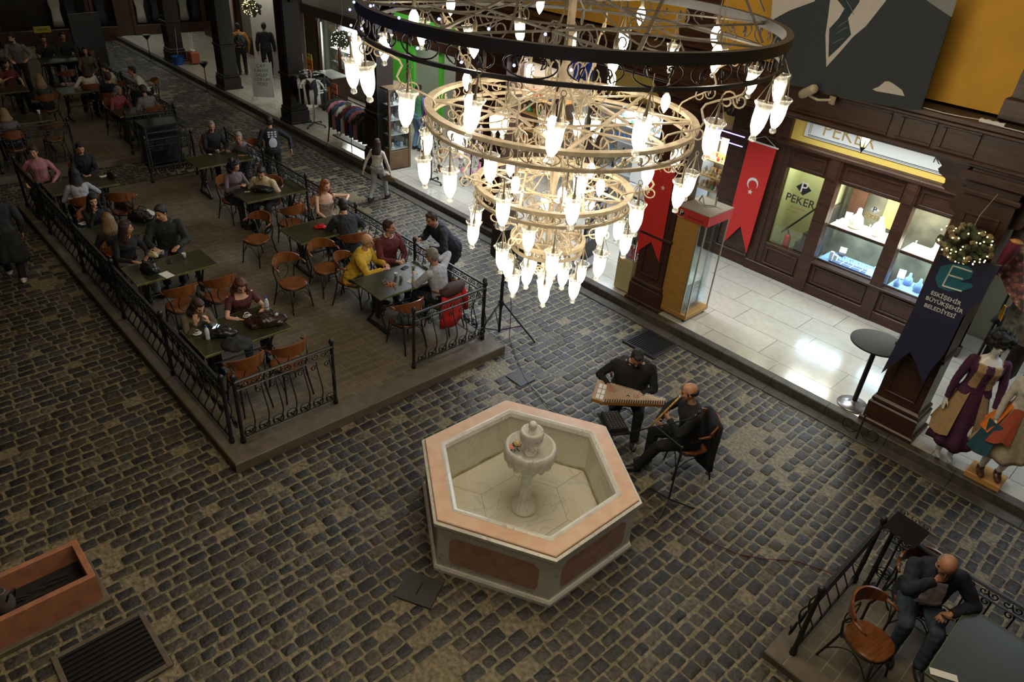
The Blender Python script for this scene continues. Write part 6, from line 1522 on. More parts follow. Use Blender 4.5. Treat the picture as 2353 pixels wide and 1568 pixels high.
t = thing('wooden_stand', 'low wooden stand under the booted mannequin', 'stand', (man2['T'].location.x, man2['T'].location.y, 0.15)); m = MB(); m.bev((0, 0, 0.045), (0.42, 0.34, 0.09), 0.01); m.build('plinth', pine, t)
# ================================================================ flags, banners and things fixed to the posts
def cloth_panel(poly, y, th, wav, nx=26, nz=40):
    """a hanging cloth cut to the outline poly [(x, z)], gently waved, with real thickness"""
    xs = [p[0] for p in poly]; zs = [p[1] for p in poly]; m = MB()
    return wallpoly(m, poly, y, th)
flag_red = cloth('flag_red', (0.60, 0.025, 0.02), 0.8, 0.1); c_banner = cloth('banner_navy', (0.020, 0.022, 0.06), 0.8, 0.2)
def star(cx, cz, r, n=5, rot=90, k=0.4): return [(cx + (r if i % 2 == 0 else r * k) * math.cos(R(rot + i * 36)), cz + (r if i % 2 == 0 else r * k) * math.sin(R(rot + i * 36))) for i in range(10)]
def crescent(cx, cz, r, rot):
    o = arc(cx, cz, r, rot + 38, rot + 322, 26); dx, dz = 0.25 * r * math.cos(R(rot)), 0.25 * r * math.sin(R(rot))
    return o + arc(cx + dx, cz + dz, r * 0.8, rot + 312, rot + 48, 26)
def flagpole_flag(label, pix, y, cres, starp, cr, sr):
    t = thing('hanging_flag', label, 'flag', (0, 0, 0))
    m = MB(); wallpoly(m, pixpoly(pix, y), y, 0.008); m.build('cloth', flag_red, t)
    c = aty(*cres, y); s_ = aty(*starp, y)
    m = MB(); wallpoly(m, crescent(c.x, c.z, cr, -75), y - 0.009, 0.003); m.build('crescent', whitep, t)
    m = MB(); wallpoly(m, star(s_.x, s_.z, sr), y - 0.009, 0.003); m.build('star', whitep, t)
    a = aty(*pix[0], y); b = aty(*pix[1], y)
    m = MB(); m.tube([(a.x - 0.03, y - 0.004, a.z + 0.01), (b.x + 0.03, y - 0.004, b.z + 0.01)], 0.016, 8); m.tube([(a.x, y, a.z + 0.01), ((a.x + b.x) / 2, y + 0.02, a.z + 0.14), (b.x, y, b.z + 0.01)], 0.004, 4); m.build('rod', white_plastic, t)
    return t
flagpole_flag('swallow-tailed red flag with white crescent hanging beside the jewellery door', [(1722, 322), (1785, 343), (1715, 582), (1702, 520), (1661, 558)], 12.50, (1730, 422), (1724, 441), 0.115, 0.055)
flagpole_flag('swallow-tailed red flag on the post, half hidden behind the chandelier', [(1490, 395), (1556, 372), (1514, 603), (1497, 556), (1462, 579)], 9.61, (1527, 385), (1524, 432), 0.10, 0.045)
# big cloth banner with the suit
BY = 9.46
t = thing('cloth_banner', 'huge grey cloth banner printed with a dark suit and tie on the yellow wall', 'banner', (0, 0, 0))
suit = cloth('suit_print', (0.030, 0.036, 0.042), 0.85, 0.15); printw = cloth('print_pale', (0.50, 0.46, 0.42), 0.85, 0.08); printg = cloth('print_grey', (0.20, 0.21, 0.21), 0.85, 0.1)
def ext(pix, y, dz=0.0): return pixpoly(pix, y)
m = MB()
n = 24; L0 = aty(1782, -60, BY); 
pts = pixpoly([(1782, -90), (2222, -70), (2117, 253), (2080, 250), (2040, 244), (2000, 236), (1960, 229), (1920, 219), (1890, 210), (1850, 200), (1806, 195), (1778, 150)], BY)
wallpoly(m, pts, BY, 0.012); m.build('cloth', suit, t)
def overlay(name, pix, mt, k=1):
    m = MB(); wallpoly(m, pixpoly(pix, BY - 0.012), BY - 0.012 - 0.002 * k, 0.002); m.build(name, mt, t)
overlay('left_background', [(1783, -85), (1900, -85), (1872, 3), (1815, 24), (1774, 46), (1772, 40)], printw)
overlay('right_background', [(2060, -85), (2220, -68), (2187, 40), (2131, 2)], printg)
overlay('shirt', [(1918, -85), (2080, -85), (2035, 3), (1990, 60), (1961, 84), (1930, 120), (1899, 154), (1897, 80), (1903, 40)], printw)
overlay('tie', [(1935, -85), (1990, -85), (1975, 5), (1949, 42), (1956, 80), (1930, 108), (1904, 132), (1906, 66), (1928, 42), (1941, 20), (1925, 0)], mat('tie_print', (0.018, 0.034, 0.036), 0.8), 2)
overlay('pocket_square', [(2005, 205), (2020, 199), (2034, 187), (2044, 187), (2057, 195), (2073, 207), (2079, 221), (2040, 214), (2015, 210)], printw, 2)
for i, (a, b) in enumerate((((1945, 2), (1962, 34)), ((1926, 62), (1950, 46)), ((1922, 78), (1948, 62)), ((1914, 100), (1940, 88)))):
    p, q = aty(*a, BY - 0.018), aty(*b, BY - 0.018)
    m = MB(); m.tube([p, (p + q) / 2 + Vector((0, 0, 0.01)), q], 0.004, 4); m.build('tie_stripe', printg, t)
# municipal banner on the post at right
EY = 9.40
t = thing('street_banner', 'dark blue swallow-tailed banner with teal E emblem and white lettering on the right post', 'banner', (0, 0, 0))
m = MB(); wallpoly(m, pixpoly([(2160, 585), (2300, 612), (2255, 690), (2212, 728), (2171, 814), (2140, 850), (2120, 884), (2108, 840), (2092, 809), (2060, 832), (2025, 858), (2060, 790)], EY), EY, 0.01); m.build('cloth', c_banner, t)
teal_p = mat('teal_print', (0.015, 0.14, 0.20), 0.7)
for i, pix in enumerate(([(2162, 612), (2190, 606), (2225, 612), (2238, 624), (2230, 640), (2205, 648), (2232, 652), (2236, 660), (2215, 668), (2180, 670), (2156, 660), (2149, 640)],)):
    m = MB(); wallpoly(m, pixpoly(pix, EY - 0.011), EY - 0.011, 0.003); m.build('swoosh', teal_p, t)
def pline(a, b, y, r, name, mt, par):
    p, q = aty(*a, y), aty(*b, y); m = MB(); m.tube([p, q], r, 6); m.build(name, mt, par)
for a, b in (((2190, 611), (2166, 657)), ((2190, 611), (2234, 625)), ((2180, 632), (2213, 642)), ((2166, 657), (2210, 670))): pline(a, b, EY - 0.02, 0.010, 'letter_stroke', whitep, t)
bt = aty(2173, 690, EY)
slope = 0.0
for i, w_ in enumerate(('ESKİŞEHİR', 'BÜYÜKŞEHİR', 'BELEDİYESİ')):
    p = aty(*((2174, 685), (2170, 700), (2160, 714))[i], EY)
    text_obj('lettering', w_, 0.072, t, whitep, onwall(p.x, EY - 0.012, p.z), 0.002, 0.0008)
m = MB(); a = aty(2160, 588, EY); b = aty(2302, 612, EY); m.tube([(a.x, EY + 0.01, a.z), (b.x, EY + 0.01, b.z)], 0.014, 6); m.build('rod', iron, t)
# pine and cone garland balls
def garland(label, c, r, lit=34, dark=False, n=70):
    t = thing('garland_ball', label, 'garland', c)
    m = MB()
    for i in range(n):
        v = Vector((random.gauss(0, 1), random.gauss(0, 1), random.gauss(0, 1))).normalized(); p = Vector((v.x * r, v.y * r * 0.8, v.z * r * 0.72)) * random.uniform(0.65, 0.95)
        m.ell(p, (0.05 * r / 0.3, 0.05 * r / 0.3, 0.03 * r / 0.3), 7, 5, Euler((random.uniform(0, 3), random.uniform(0, 3), 0)).to_matrix().to_4x4())
    m.build('foliage', mat('pine_green', (0.035, 0.045, 0.018), 0.7), t, smooth=False, kind='stuff')
    if not dark:
        m = MB()
        for i in range(26):
            v = Vector((random.gauss(0, 1), -abs(random.gauss(0, 1)), random.gauss(0, 1))).normalized(); p = Vector((v.x * r, v.y * r * 0.8, v.z * r * 0.72))
            m.lathe([(0.001, -0.035), (0.022, -0.02), (0.03, 0.0), (0.024, 0.02), (0.001, 0.035)], p, 8, rfun=lambda th, z: 1 + 0.2 * math.cos(4 * th))
        m.build('pine_cones', mat('pine_cone', (0.22, 0.17, 0.09), 0.7), t, kind='stuff')
    m = MB()
    for i in range(lit):
        v = Vector((random.gauss(0, 1), -abs(random.gauss(0, 1)), random.gauss(0, 1))).normalized(); m.ell(Vector((v.x * r, v.y * r * 0.8, v.z * r * 0.72)) * 1.05, 0.009 * r / 0.3, 6, 4)
    m.build('fairy_lights', emitmat('fairy_warm', (1.0, 0.85, 0.3), 9) if not dark else emitmat('fairy_white', (1, 0.95, 0.85), 5), t, kind='stuff')
    m = MB(); m.tube([(0, 0, r * 0.6), (0.01, 0, r * 1.2), (0.04, 0.03 if c[1] > 9.6 else 0.25, r * 1.9)] + ([(0.05, 0.03, 4.3 - c[2])] if c[1] > 9.6 else []), 0.004, 5); m.build('wire', mat('wire_pale', (0.4, 0.36, 0.26), 0.5), t)
garland('ball of pine cones and warm fairy lights above the blue banner', tuple(aty(2220, 560, 9.30)), 0.30, 44)
garland('wreath ball with bright warm lights hanging by the white column at upper left', tuple(aty(580, 18, 11.0)), 0.34, 60)
garland('dark double ball garland with tiny white lights before the lit shop window', tuple(aty(785, 90, 10.6)), 0.30, 34, True)
# bullet camera on the beam
p = aty(1858, 210, 9.36)
t = thing('security_camera', 'beige bullet security camera under the large banner', 'camera', tuple(p), R(-35))
m = MB(); m.X = Matrix.Rotation(R(62), 4, 'Y') ; m.lathe([(0.001, -0.16), (0.055, -0.155), (0.06, -0.12), (0.058, 0.12), (0.05, 0.14), (0.001, 0.145)], seg=20); m.build('housing', mat('camera_beige', (0.42, 0.36, 0.24), 0.4), t, smooth=True)
m = MB(); m.tube([(0.02, 0.02, -0.05), (0.1, 0.1, -0.08), (0.16, 0.24, -0.06)], 0.018, 7); m.bev((0.16, 0.26, -0.06), (0.1, 0.03, 0.1), 0.004); m.build('bracket', MATS['camera_beige'], t)
# lantern over the sign
p = aty(1989, 318, 10.05)
t = thing('hanging_lantern', 'small lit lantern hanging over the PEKER sign', 'lantern', tuple(p))
m = MB(); m.lathe([(0.035, -0.12), (0.065, -0.02), (0.075, 0.09), (0.03, 0.13)], seg=6, cap=False); m.build('glass', glassmat('lantern_glass', (0.95, 0.9, 0.8), 0.1, milk=0.5, milkcol=(1, 0.9, 0.7)), t)
m = MB(); m.lathe([(0.001, -0.21), (0.012, -0.17), (0.035, -0.13), (0.037, -0.115)], seg=6)
for k in range(6):
    a = k * math.pi / 3; m.tube([(0.036 * math.cos(a), 0.036 * math.sin(a), -0.12), (0.066 * math.cos(a), 0.066 * math.sin(a), -0.02), (0.076 * math.cos(a), 0.076 * math.sin(a), 0.09)], 0.005, 4)
m.lathe([(0.08, 0.09), (0.08, 0.1), (0.03, 0.15), (0.012, 0.17), (0.008, 0.5)], seg=12); m.build('frame', iron, t)
m = MB(); m.ell((0, 0, 0.0), (0.025, 0.025, 0.045), 8, 6); m.build('bulb', emitmat('lantern_bulb', (1, 0.85, 0.6), 40), t)
# power strip and cable on the beam ledge
p = aty(2288, 262, 9.55)
t = thing('power_strip', 'white power strip lying on the beam ledge at upper right', 'power strip', (p.x, 9.56, 4.405))
m = MB(); m.bev((0, 0, 0.02), (0.26, 0.06, 0.04), 0.006); m.build('body', white_plastic, t)
m = MB()
for k in range(3): m.lathe([(0.02, 0.041), (0.02, 0.043)], (-0.08 + 0.08 * k, 0, 0), 12)
m.build('sockets', inkm, t)
m = MB(); m.tube([(-0.13, 0, 0.02), (-0.3, -0.04, 0.015), (-0.5, -0.05, 0.01), (-0.75, -0.02, 0.01)], 0.005, 5); m.tube([(0.1, -0.05, 0.01), (0.35, -0.06, 0.01), (0.8, -0.04, 0.01)], 0.005, 5); m.build('cable', white_plastic, t)
# ================================================================ things standing on the walk
WZ = WALK_Z
# tall display kiosk: wood back panel, glass case, red crown
t = thing('display_kiosk', 'tall empty display kiosk with orange wood side and red PEKER crown at the kerb', 'display cabinet', (-5.71, 10.0, WZ))
kw_ = mat('beech_panel', (0.42, 0.22, 0.05), 0.45, noise=0.25, nscale=6, stretch=(1, 1, 6))
m = MB()
for (x, y) in ((-0.24, -0.3), (0.24, -0.3), (0.24, 0.28), (-0.24, 0.28)): m.ell((x, y, 0.03), 0.03, 8, 6)
m.build('castors', black_plastic, t)
m = MB(); m.bev((0, 0, 0.10), (0.58, 0.68, 0.08), 0.006); m.build('base', kw_, t)
m = MB(); m.bev((-0.06, -0.32, 0.96), (0.42, 0.03, 1.66), 0.004); m.build('front_panel', kw_, t)
m = MB(); m.bev((-0.27, 0, 0.96), (0.03, 0.62, 1.66), 0.004); m.build('side_panel', kw_, t)
m = MB()
for (x, y) in ((0.16, -0.31), (0.28, -0.32), (0.28, 0.32)): m.box((x, y, 0.96), (0.022, 0.022, 1.66))
m.build('posts', mat('brushed_aluminium', (0.5, 0.48, 0.42), 0.35, metal=0.7), t)
m = MB(); m.box((0.22, -0.315, 0.95), (0.09, 0.006, 1.6)); m.box((0.17, 0.0, 0.95), (0.006, 0.60, 1.6)); m.build('glazing', pane, t)
m = MB()
for k in range(9): m.box((-0.05, 0.0, 0.16 + k * 0.06), (0.38, 0.58, 0.008))
m.build('shelf_slats', mat('greenish_glass_shelf', (0.35, 0.38, 0.33), 0.2), t)
m = MB(); m.bev((0.0, 0, 1.87), (0.62, 0.70, 0.17), 0.006); m.build('crown', mat('crown_red', (0.45, 0.035, 0.03), 0.4), t)
m = MB(); m.bev((0.0, 0, 1.965), (0.63, 0.71, 0.02), 0.004); m.build('top_board', mat('dusty_board', (0.24, 0.20, 0.14), 0.8), t)
emblem(t, -0.2, -0.355, 1.87, 0.13, name='crown_emblem', wordmat=whitep)
text_obj('crown_script', 'Kuyumculuk', 0.06, t, inkm, onwall(0.08, -0.352, 1.85), 0.001)
m = MB(); m.tube([(-0.2, 0.1, 1.98), (-0.1, 0.0, 2.12), (0.0, -0.05, 2.0), (0.12, 0.1, 1.99)], 0.012, 6); m.tube([(0.1, 0.12, 1.98), (0.1, 0.12, 2.12)], 0.015, 6); m.build('loose_cable', mat('cable_grey', (0.2, 0.19, 0.16), 0.5), t)
t = thing('door_handle_plate', 'pale wooden handle on the left side of the tall kiosk', 'handle', (-6.03, 9.68, 1.05))
m = MB(); m.bev((0, 0, 0), (0.05, 0.04, 0.14), 0.006); m.build('grip', pine, t)
# small lit glass case with cream base
t = thing('glass_showcase', 'narrow glass showcase of bright souvenirs on a cream base beside the red flag', 'display cabinet', (-6.86, 10.0, WZ))
cream_lam = mat('cream_laminate', (0.50, 0.42, 0.22), 0.4)
m = MB(); m.bev((0, -0.05, 0.33), (0.34, 0.52, 0.62), 0.006); m.build('base', cream_lam, t)
m = MB()
for (x, y) in ((-0.16, -0.3), (0.16, -0.3), (0.16, 0.2), (-0.16, 0.2)): m.box((x, y, 1.2), (0.015, 0.015, 1.14))
m.bev((0, -0.05, 1.78), (0.34, 0.52, 0.04), 0.004); m.build('frame', chrome, t)
m = MB(); m.box((0, -0.302, 1.2), (0.31, 0.005, 1.1)); m.box((-0.16, -0.05, 1.2), (0.005, 0.49, 1.1)); m.build('glass', pane, t)
m = MB(); m.box((0, 0.2, 1.2), (0.31, 0.005, 1.1)); m.build('back', white_plastic, t)
for z in (0.65, 0.93, 1.21, 1.49):
    m = MB(); m.box((0, -0.05, z), (0.30, 0.48, 0.012)); m.build('shelf', white_plastic, t)
m = MB(); m.box((0.145, -0.27, 1.2), (0.012, 0.012, 1.08)); m.build('led_strip', display_w, t)
for z in (0.656, 0.936, 1.216, 1.496):
    for k in range(6): item(-6.97 + (k % 3) * 0.10, 9.78 + (k // 3) * 0.17, WZ + z, 'bright souvenir in the narrow glass showcase', 'souvenirs in the narrow glass showcase', [item_mats[i] for i in (8, 7, 6, 5, 4, 3)], random.uniform(0.9, 1.3))
lamp('case_light', 'POINT', (-6.86, 9.9, WZ + 1.72), 5, (0.8, 0.9, 1.0), 0.05)
# black sign board with white pictograms on a wheeled foot
t = thing('pictogram_board', 'black board with rows of white pictograms on a wheeled grey foot behind the chandelier', 'sign', (-8.0, 10.1, WZ), R(12))
m = MB(); m.bev((0, 0, 0.85), (0.035, 0.72, 1.45), 0.004); m.build('board', black_plastic, t)
m = MB()
for i in range(7):
    for j in range(5): m.bev((0.021, -0.26 + j * 0.13, 0.55 + i * 0.15), (0.006, 0.085, 0.09), 0.002)
m.build('pictograms', mat('pale_print', (0.30, 0.30, 0.34), 0.6), t)
m = MB(); m.bev((0, 0, 0.09), (0.36, 0.78, 0.04), 0.006)
for s in (-1, 1): m.tube([(0.16, s * 0.36, 0.04), (0.16, s * 0.36, 0.035)], 0.03, 8); m.tube([(-0.16, s * 0.36, 0.04), (-0.16, s * 0.36, 0.035)], 0.03, 8)
m.build('foot', mat('foot_grey', (0.3, 0.3, 0.31), 0.4), t)
# black bar table with steel foot
t = thing('bar_table', 'tall round black bar table with steel foot on the walk', 'table', (-2.47, 9.80, WZ))
m = MB(); m.lathe([(0.001, 1.07), (0.34, 1.07), (0.365, 1.08), (0.365, 1.10), (0.35, 1.108), (0.001, 1.11)], seg=48); m.build('tabletop', mat('dark_grey_top', (0.022, 0.021, 0.018), 0.6, spec=0.3), t, auto=40)
m = MB(); m.tube([(0, 0, 0.04), (0, 0, 1.07)], 0.036, 16); m.build('column', black_plastic, t, auto=40)
m = MB(); m.lathe([(0.21, 0.0), (0.225, 0.01), (0.215, 0.022), (0.10, 0.05), (0.045, 0.075), (0.04, 0.08)], seg=40); m.build('foot', mat('brushed_steel', (0.55, 0.55, 0.55), 0.28, metal=0.95), t, smooth=True)
m = MB(); m.tube([(0.12, 0.06, 1.0), (0.15, 0.07, 1.02), (0.14, 0.05, 1.045)], 0.012, 6); m.build('bag_hook', chrome, t)
# ---- tall glass cabinet by the post at left of the chandelier
t = thing('glass_cabinet', 'tall brown wood and glass cabinet of china on the walk', 'display cabinet', (-14.55, 10.05, WZ), R(-2))
cw = mat('worn_brown_wood', (0.16, 0.095, 0.045), 0.5, noise=0.4, nscale=5)
m = MB()
for (x, y) in ((-0.3, -0.28), (0.3, -0.28), (0.3, 0.28), (-0.3, 0.28)): m.box((x, y, 0.97), (0.05, 0.05, 1.9))
m.bev((0, 0, 1.93), (0.68, 0.64, 0.05), 0.006); m.bev((0, 0, 0.25), (0.62, 0.58, 0.44), 0.006); m.build('carcass', cw, t)
m = MB(); m.box((0.3, 0, 1.2), (0.005, 0.52, 1.4)); m.box((0, -0.28, 1.2), (0.56, 0.005, 1.4)); m.build('glazing', pane, t)
m = MB(); m.box((0, 0.27, 1.2), (0.56, 0.005, 1.4)); m.box((-0.29, 0, 1.2), (0.005, 0.5, 1.4)); m.build('back', mat('cabinet_back', (0.3, 0.27, 0.2), 0.8), t)
m = MB(); m.bev((0, -0.3, 0.28), (0.5, 0.02, 0.3), 0.004); m.build('drawer', cw, t)
for z in (0.5, 0.85, 1.2, 1.55):
    m = MB(); m.box((0, 0, z), (0.56, 0.52, 0.015)); m.build('shelf', white_plastic, t)
    for k in range(8): item(-14.76 + (k % 4) * 0.14, 9.90 + (k // 4) * 0.26, WZ + z + 0.008, 'white or blue china piece in the tall wood and glass cabinet', 'china in the tall cabinet', [item_mats[i] for i in (4, 4, 5, 0)], random.uniform(0.9, 1.3))
lamp('case_light', 'POINT', (-14.5, 10.0, WZ + 1.85), 4, (0.9, 0.95, 1.0), 0.05)
# ---- clothes racks
def tshirt(m, w=0.5, h=0.68, d=0.07, seed=0):
    """hanging T-shirt centred on x, hanging from z=0 down, thickness along y"""
    rings = []
    for (hw, z, dd) in ((0.09, 0.0, 0.3), (0.25, -0.05, 0.6), (w / 2 * 0.92, -0.20, 1.0), (w / 2 * 0.86, -0.4, 1.0), (w / 2 * 0.9, -h, 1.1)):
        rings.append([Vector((hw * math.cos(a) * (1 + 0.03 * math.sin(6 * a + seed)), d / 2 * dd * math.sin(a) * (1 + 0.3 * math.sin(5 * a + seed + z * 9)), z)) for a in np.linspace(0, 2 * math.pi, 25)[:-1]])
    m.loft(rings)
    for s in (-1, 1): m.tube([(s * 0.18, 0, -0.06), (s * 0.29, 0, -0.17), (s * 0.33, 0, -0.26)], [0.05, 0.06, 0.065], 10, flat=(1, 0.5))
def shirt_on(loc, rz, mt, label, group=None, print_=None, w=0.5, h=0.68):
    t = thing('hanging_shirt', label, 'shirt', loc, rz, group)
    m = MB(); tshirt(m, w, h, seed=random.uniform(0, 6)); m.build('cloth', mt, t, smooth=True)
    m = MB(); m.tube([(-0.17, 0, -0.03), (0, 0, 0.02), (0.17, 0, -0.03)], 0.006, 5); m.tube([(0, 0, 0.02), (0.0, 0, 0.06), (0.02, 0, 0.085), (0.0, 0, 0.1)], 0.003, 4); m.build('hanger', inkm, t)
    if print_:
        m = MB(); random.seed(hash(label) % 99)
        for i in range(4): m.box((random.uniform(-.05, .05), -0.045, -0.2 - 0.06 * i), (0.22, 0.006, 0.035))
        m.build('print', print_, t)
    return t
T = thing('shirt_rack', 'round chrome shirt rack on wheels below the dark post at upper left', 'clothes rack', (-18.35, 10.05, WZ))
m = MB(); m.tube([(0, 0, 0.1), (0, 0, 1.5)], 0.016, 8); m.tube([(0.3 * math.cos(a), 0.3 * math.sin(a), 1.45) for a in np.linspace(0, 6.28, 25)[:-1]], 0.01, 6, closed=True)
for a in (0, 1.57, 3.14, 4.71): m.tube([(0, 0, 1.45), (0.3 * math.cos(a), 0.3 * math.sin(a), 1.45)], 0.007, 5)
m.build('frame', chrome, T, smooth=True)
m = MB()
for a in (0.5, 2.07, 3.64, 5.21): m.tube([(0, 0, 0.1), (0.34 * math.cos(a), 0.34 * math.sin(a), 0.06)], 0.014, 6); m.ell((0.34 * math.cos(a), 0.34 * math.sin(a), 0.03), 0.028, 8, 6)
m.build('wheel_base', inkm, T)
shc = [c_black, c_white, c_black, c_white, c_charc, c_black, c_black]
for k in range(7):
    a = R(-150 + k * 40)
    shirt_on((-18.35 + 0.36 * math.cos(a), 10.05 + 0.36 * math.sin(a), WZ + 1.38), a + math.pi / 2, shc[k], ('white' if shc[k] is c_white else 'dark') + ' T-shirt on the round rack, %s' % ('facing the far end', 'facing the kerb on the left', 'facing the kerb', 'front one towards the trestle rail', 'on the trestle rail side', 'facing the shop window', 'at the back by the counter')[k], 'T-shirts on the round rack', whitep if k in (0, 4, 5) else None)
# A-shape trestle rail with coats
T = thing('clothes_rail', 'wooden trestle clothes rail at the kerb between the shirt rack and the post', 'clothes rail', (-15.95, 9.86, WZ))
for x in (-1.0, 0.9):
    m = MB()
    for s in (-1, 1): m.tube([(x, s * 0.22, 0.0), (x, 0, 1.25)], 0.02, 6)
    m.build('trestle', wood_dark, T)
m = MB(); m.tube([(-1.1, 0, 1.24), (1.0, 0, 1.24)], 0.014, 8); m.build('rail', chrome, T)
m = MB(); m.bev((0, 0, 0.18), (1.9, 0.2, 0.04), 0.004); m.build('lower_shelf', wood_dark, T)
cols = [('dark green', c_dkgreen), ('pink', c_pink), ('navy', cloth('blue_sweat', (0.04, 0.06, 0.12))), ('white', c_white), ('maroon', c_burg), ('blue', cloth('mid_blue', (0.05, 0.08, 0.18))), ('dusty pink', cloth('dusty_pink', (0.33, 0.14, 0.14))), ('black', c_black), ('charcoal', c_charc)]
for k, (nm, mt_) in enumerate(cols):
    shirt_on((-16.85 + 0.2 * k, 9.86, WZ + 1.12), R(84), mt_, nm + ' sweatshirt hanging on the trestle rail by the kerb', 'sweatshirts on the trestle rail', None, 0.5, 0.72)
for (px, py, y, sx, sz, nm, mt_) in ((690, 130, 10.2, 0.26, 0.2, 'pink', mat('card_pink', (0.62, 0.45, 0.45), 0.7)), (712, 131, 10.4, 0.2, 0.16, 'yellow', mat('card_yellow', (0.55, 0.48, 0.05), 0.7)), (769, 206, 10.0, 0.24, 0.3, 'red', mat('card_red', (0.6, 0.16, 0.1), 0.7)), (803, 247, 9.86, 0.24, 0.28, 'white', mat('card_white', (0.6, 0.6, 0.52), 0.7)), (712, 150, 10.6, 0.3, 0.4, 'orange', mat('card_orange', (0.75, 0.22, 0.01), 0.7))):
    v = aty(px, py, y); t = thing('price_sign', nm + ' price sign among the clothes racks', 'sign', tuple(v)); m = MB(); m.bev((0, 0, 0), (sx, 0.015, sz), 0.003); m.build('card', mt_, t)
    text_obj('writing', 'İNDİRİM', sx * 0.2, t, inkm, onwall(0, -0.009, 0.02), 0.001)
    m = MB(); m.box((0, 0.01, -sz / 2 - (v.z - sz / 2 - WZ) / 2), (0.015, 0.015, v.z - sz / 2 - WZ)); m.build('stick', iron, t)
# spinning rack crowded with keyrings
def spin_rack(label, c, h, r, mats, n, group, base_r=0.28):
    T = thing('spinner_rack', label, 'display rack', c)
    m = MB(); m.tube([(0, 0, 0.08), (0, 0, h)], 0.016, 8)
    for a in (0.3, 1.87, 3.44, 5.01): m.tube([(0, 0, 0.1), (base_r * math.cos(a), base_r * math.sin(a), 0.07)], 0.015, 6); m.ell((base_r * math.cos(a), base_r * math.sin(a), 0.03), 0.028, 8, 6)
    m.build('stand', inkm, T)
    for z in np.linspace(0.45, h, 6):
        m = MB(); m.tube([(r * 0.7 * math.cos(a), r * 0.7 * math.sin(a), z) for a in np.linspace(0, 6.28, 17)[:-1]], 0.006, 5, closed=True); m.build('ring', chrome, T)
    for k in range(n):
        a = (k % 12) * 6.2832 / 12 + 0.26 * (k // 12); z = 0.45 + (h - 0.45) / 5 * (k // 12); mt_ = random.choice(mats)
        key = ('trinket', mt_.name)
        if key not in ITEM:
            mm = MB(); mm.ell((0, 0, -0.07), (0.035, 0.018, 0.055), 8, 6); mm.tube([(0, 0, 0), (0, 0, -0.03)], 0.004, 4); ITEM[key] = mm.mesh('hanging_trinket', mt_, True)
        o = bpy.data.objects.new('hanging_trinket', ITEM[key]); col.objects.link(o); rr = r * 1.0; o.location = (c[0] + rr * math.cos(a), c[1] + rr * math.sin(a), c[2] + z); o.rotation_euler = (0, 0, a); o.scale = (1.2,) * 3
        tag(o, 'small trinket hanging on the ' + label, 'trinket', group)
v = at(987, 422, WZ)
spin_rack('spinning rack with trinkets below the left lamps', (v.x, v.y + 0.05, WZ), 1.55, 0.22, [item_mats[i] for i in (2, 9, 0, 6)] + [cream_lam], 70, 'trinkets on the left spinning rack')
v = at(1040, 440, WZ)
spin_rack('spinning rack of pink and grey scarves near the centre post', (v.x - 0.2, v.y + 0.7, WZ), 1.6, 0.26, [item_mats[i] for i in (8, 0, 4, 2)], 70, 'trinkets on the right spinning rack')
# hanging scarves rack behind the green-sweater man
T = thing('scarf_rack', 'slim rack of bright scarves beside the tall glass cabinet', 'rack', (-13.75, 10.5, WZ))
m = MB(); m.tube([(0, 0, 0.03), (0, 0, 1.8)], 0.012, 6); m.tube([(-0.15, 0, 1.78), (0.15, 0, 1.78)], 0.01, 6); m.tube([(-0.2, -0.15, 0.03), (0.2, 0.15, 0.03)], 0.012, 6); m.tube([(-0.2, 0.15, 0.03), (0.2, -0.15, 0.03)], 0.012, 6); m.build('stand', inkm, T)
for k, mt_ in enumerate((cloth('scarf_violet', (0.12, 0.06, 0.35)), cloth('scarf_pinkish', (0.6, 0.1, 0.25)), cloth('scarf_teal', (0.02, 0.25, 0.28)), cloth('scarf_sand', (0.5, 0.4, 0.25)))):
    m = MB(); x = -0.12 + k * 0.08; m.loft([[Vector((x + 0.03 * math.cos(a), 0.05 * math.sin(a) * (1 + 0.2 * math.sin(3 * a + z * 8)), z)) for a in np.linspace(0, 6.28, 13)[:-1]] for z in (1.76, 1.4, 1.0, 0.6)]); m.build('scarf', mt_, T, smooth=True)
# ---- pavement board, ash bins, bucket
t = thing('pavement_sign', 'white scrolled metal pavement sign with dark writing near the dark posts', 'sign', (-21.1, 9.95, WZ), R(55))
m = MB()
for s in (-1, 1):
    m.tube([(s * 0.3, 0, 0.2), (s * 0.3, 0, 1.2)], 0.012, 6); m.tube([(s * (0.3 + a), 0, 0.15 + b) for a, b in spiral(0, 0, 0.12, 0.03, 90, 420, 12)], 0.008, 5); m.tube([(s * (0.2 + a), 0, 1.22 + b) for a, b in spiral(0, 0, 0.1, 0.03, 0, -330, 12)], 0.008, 5)
    m.tube([(s * 0.3, 0, 0.2), (s * 0.36, -0.2, 0.0)], 0.01, 5); m.tube([(s * 0.3, 0, 0.2), (s * 0.36, 0.2, 0.0)], 0.01, 5)
m.build('frame', mat('frame_white', (0.6, 0.6, 0.58), 0.4), t)
m = MB(); m.box((0, 0, 0.68), (0.58, 0.012, 1.0)); m.build('panel', mat('panel_white', (0.5, 0.52, 0.50), 0.5), t)
for i, w_ in enumerate(('ÇAY', 'KAHVE', 'SALEP', 'LOKUM', 'TOST')): text_obj('writing', w_, 0.13, t, mat('sign_olive_ink', (0.10, 0.10, 0.03), 0.6), onwall(0, -0.008, 1.08 - 0.13 * i), 0.001)
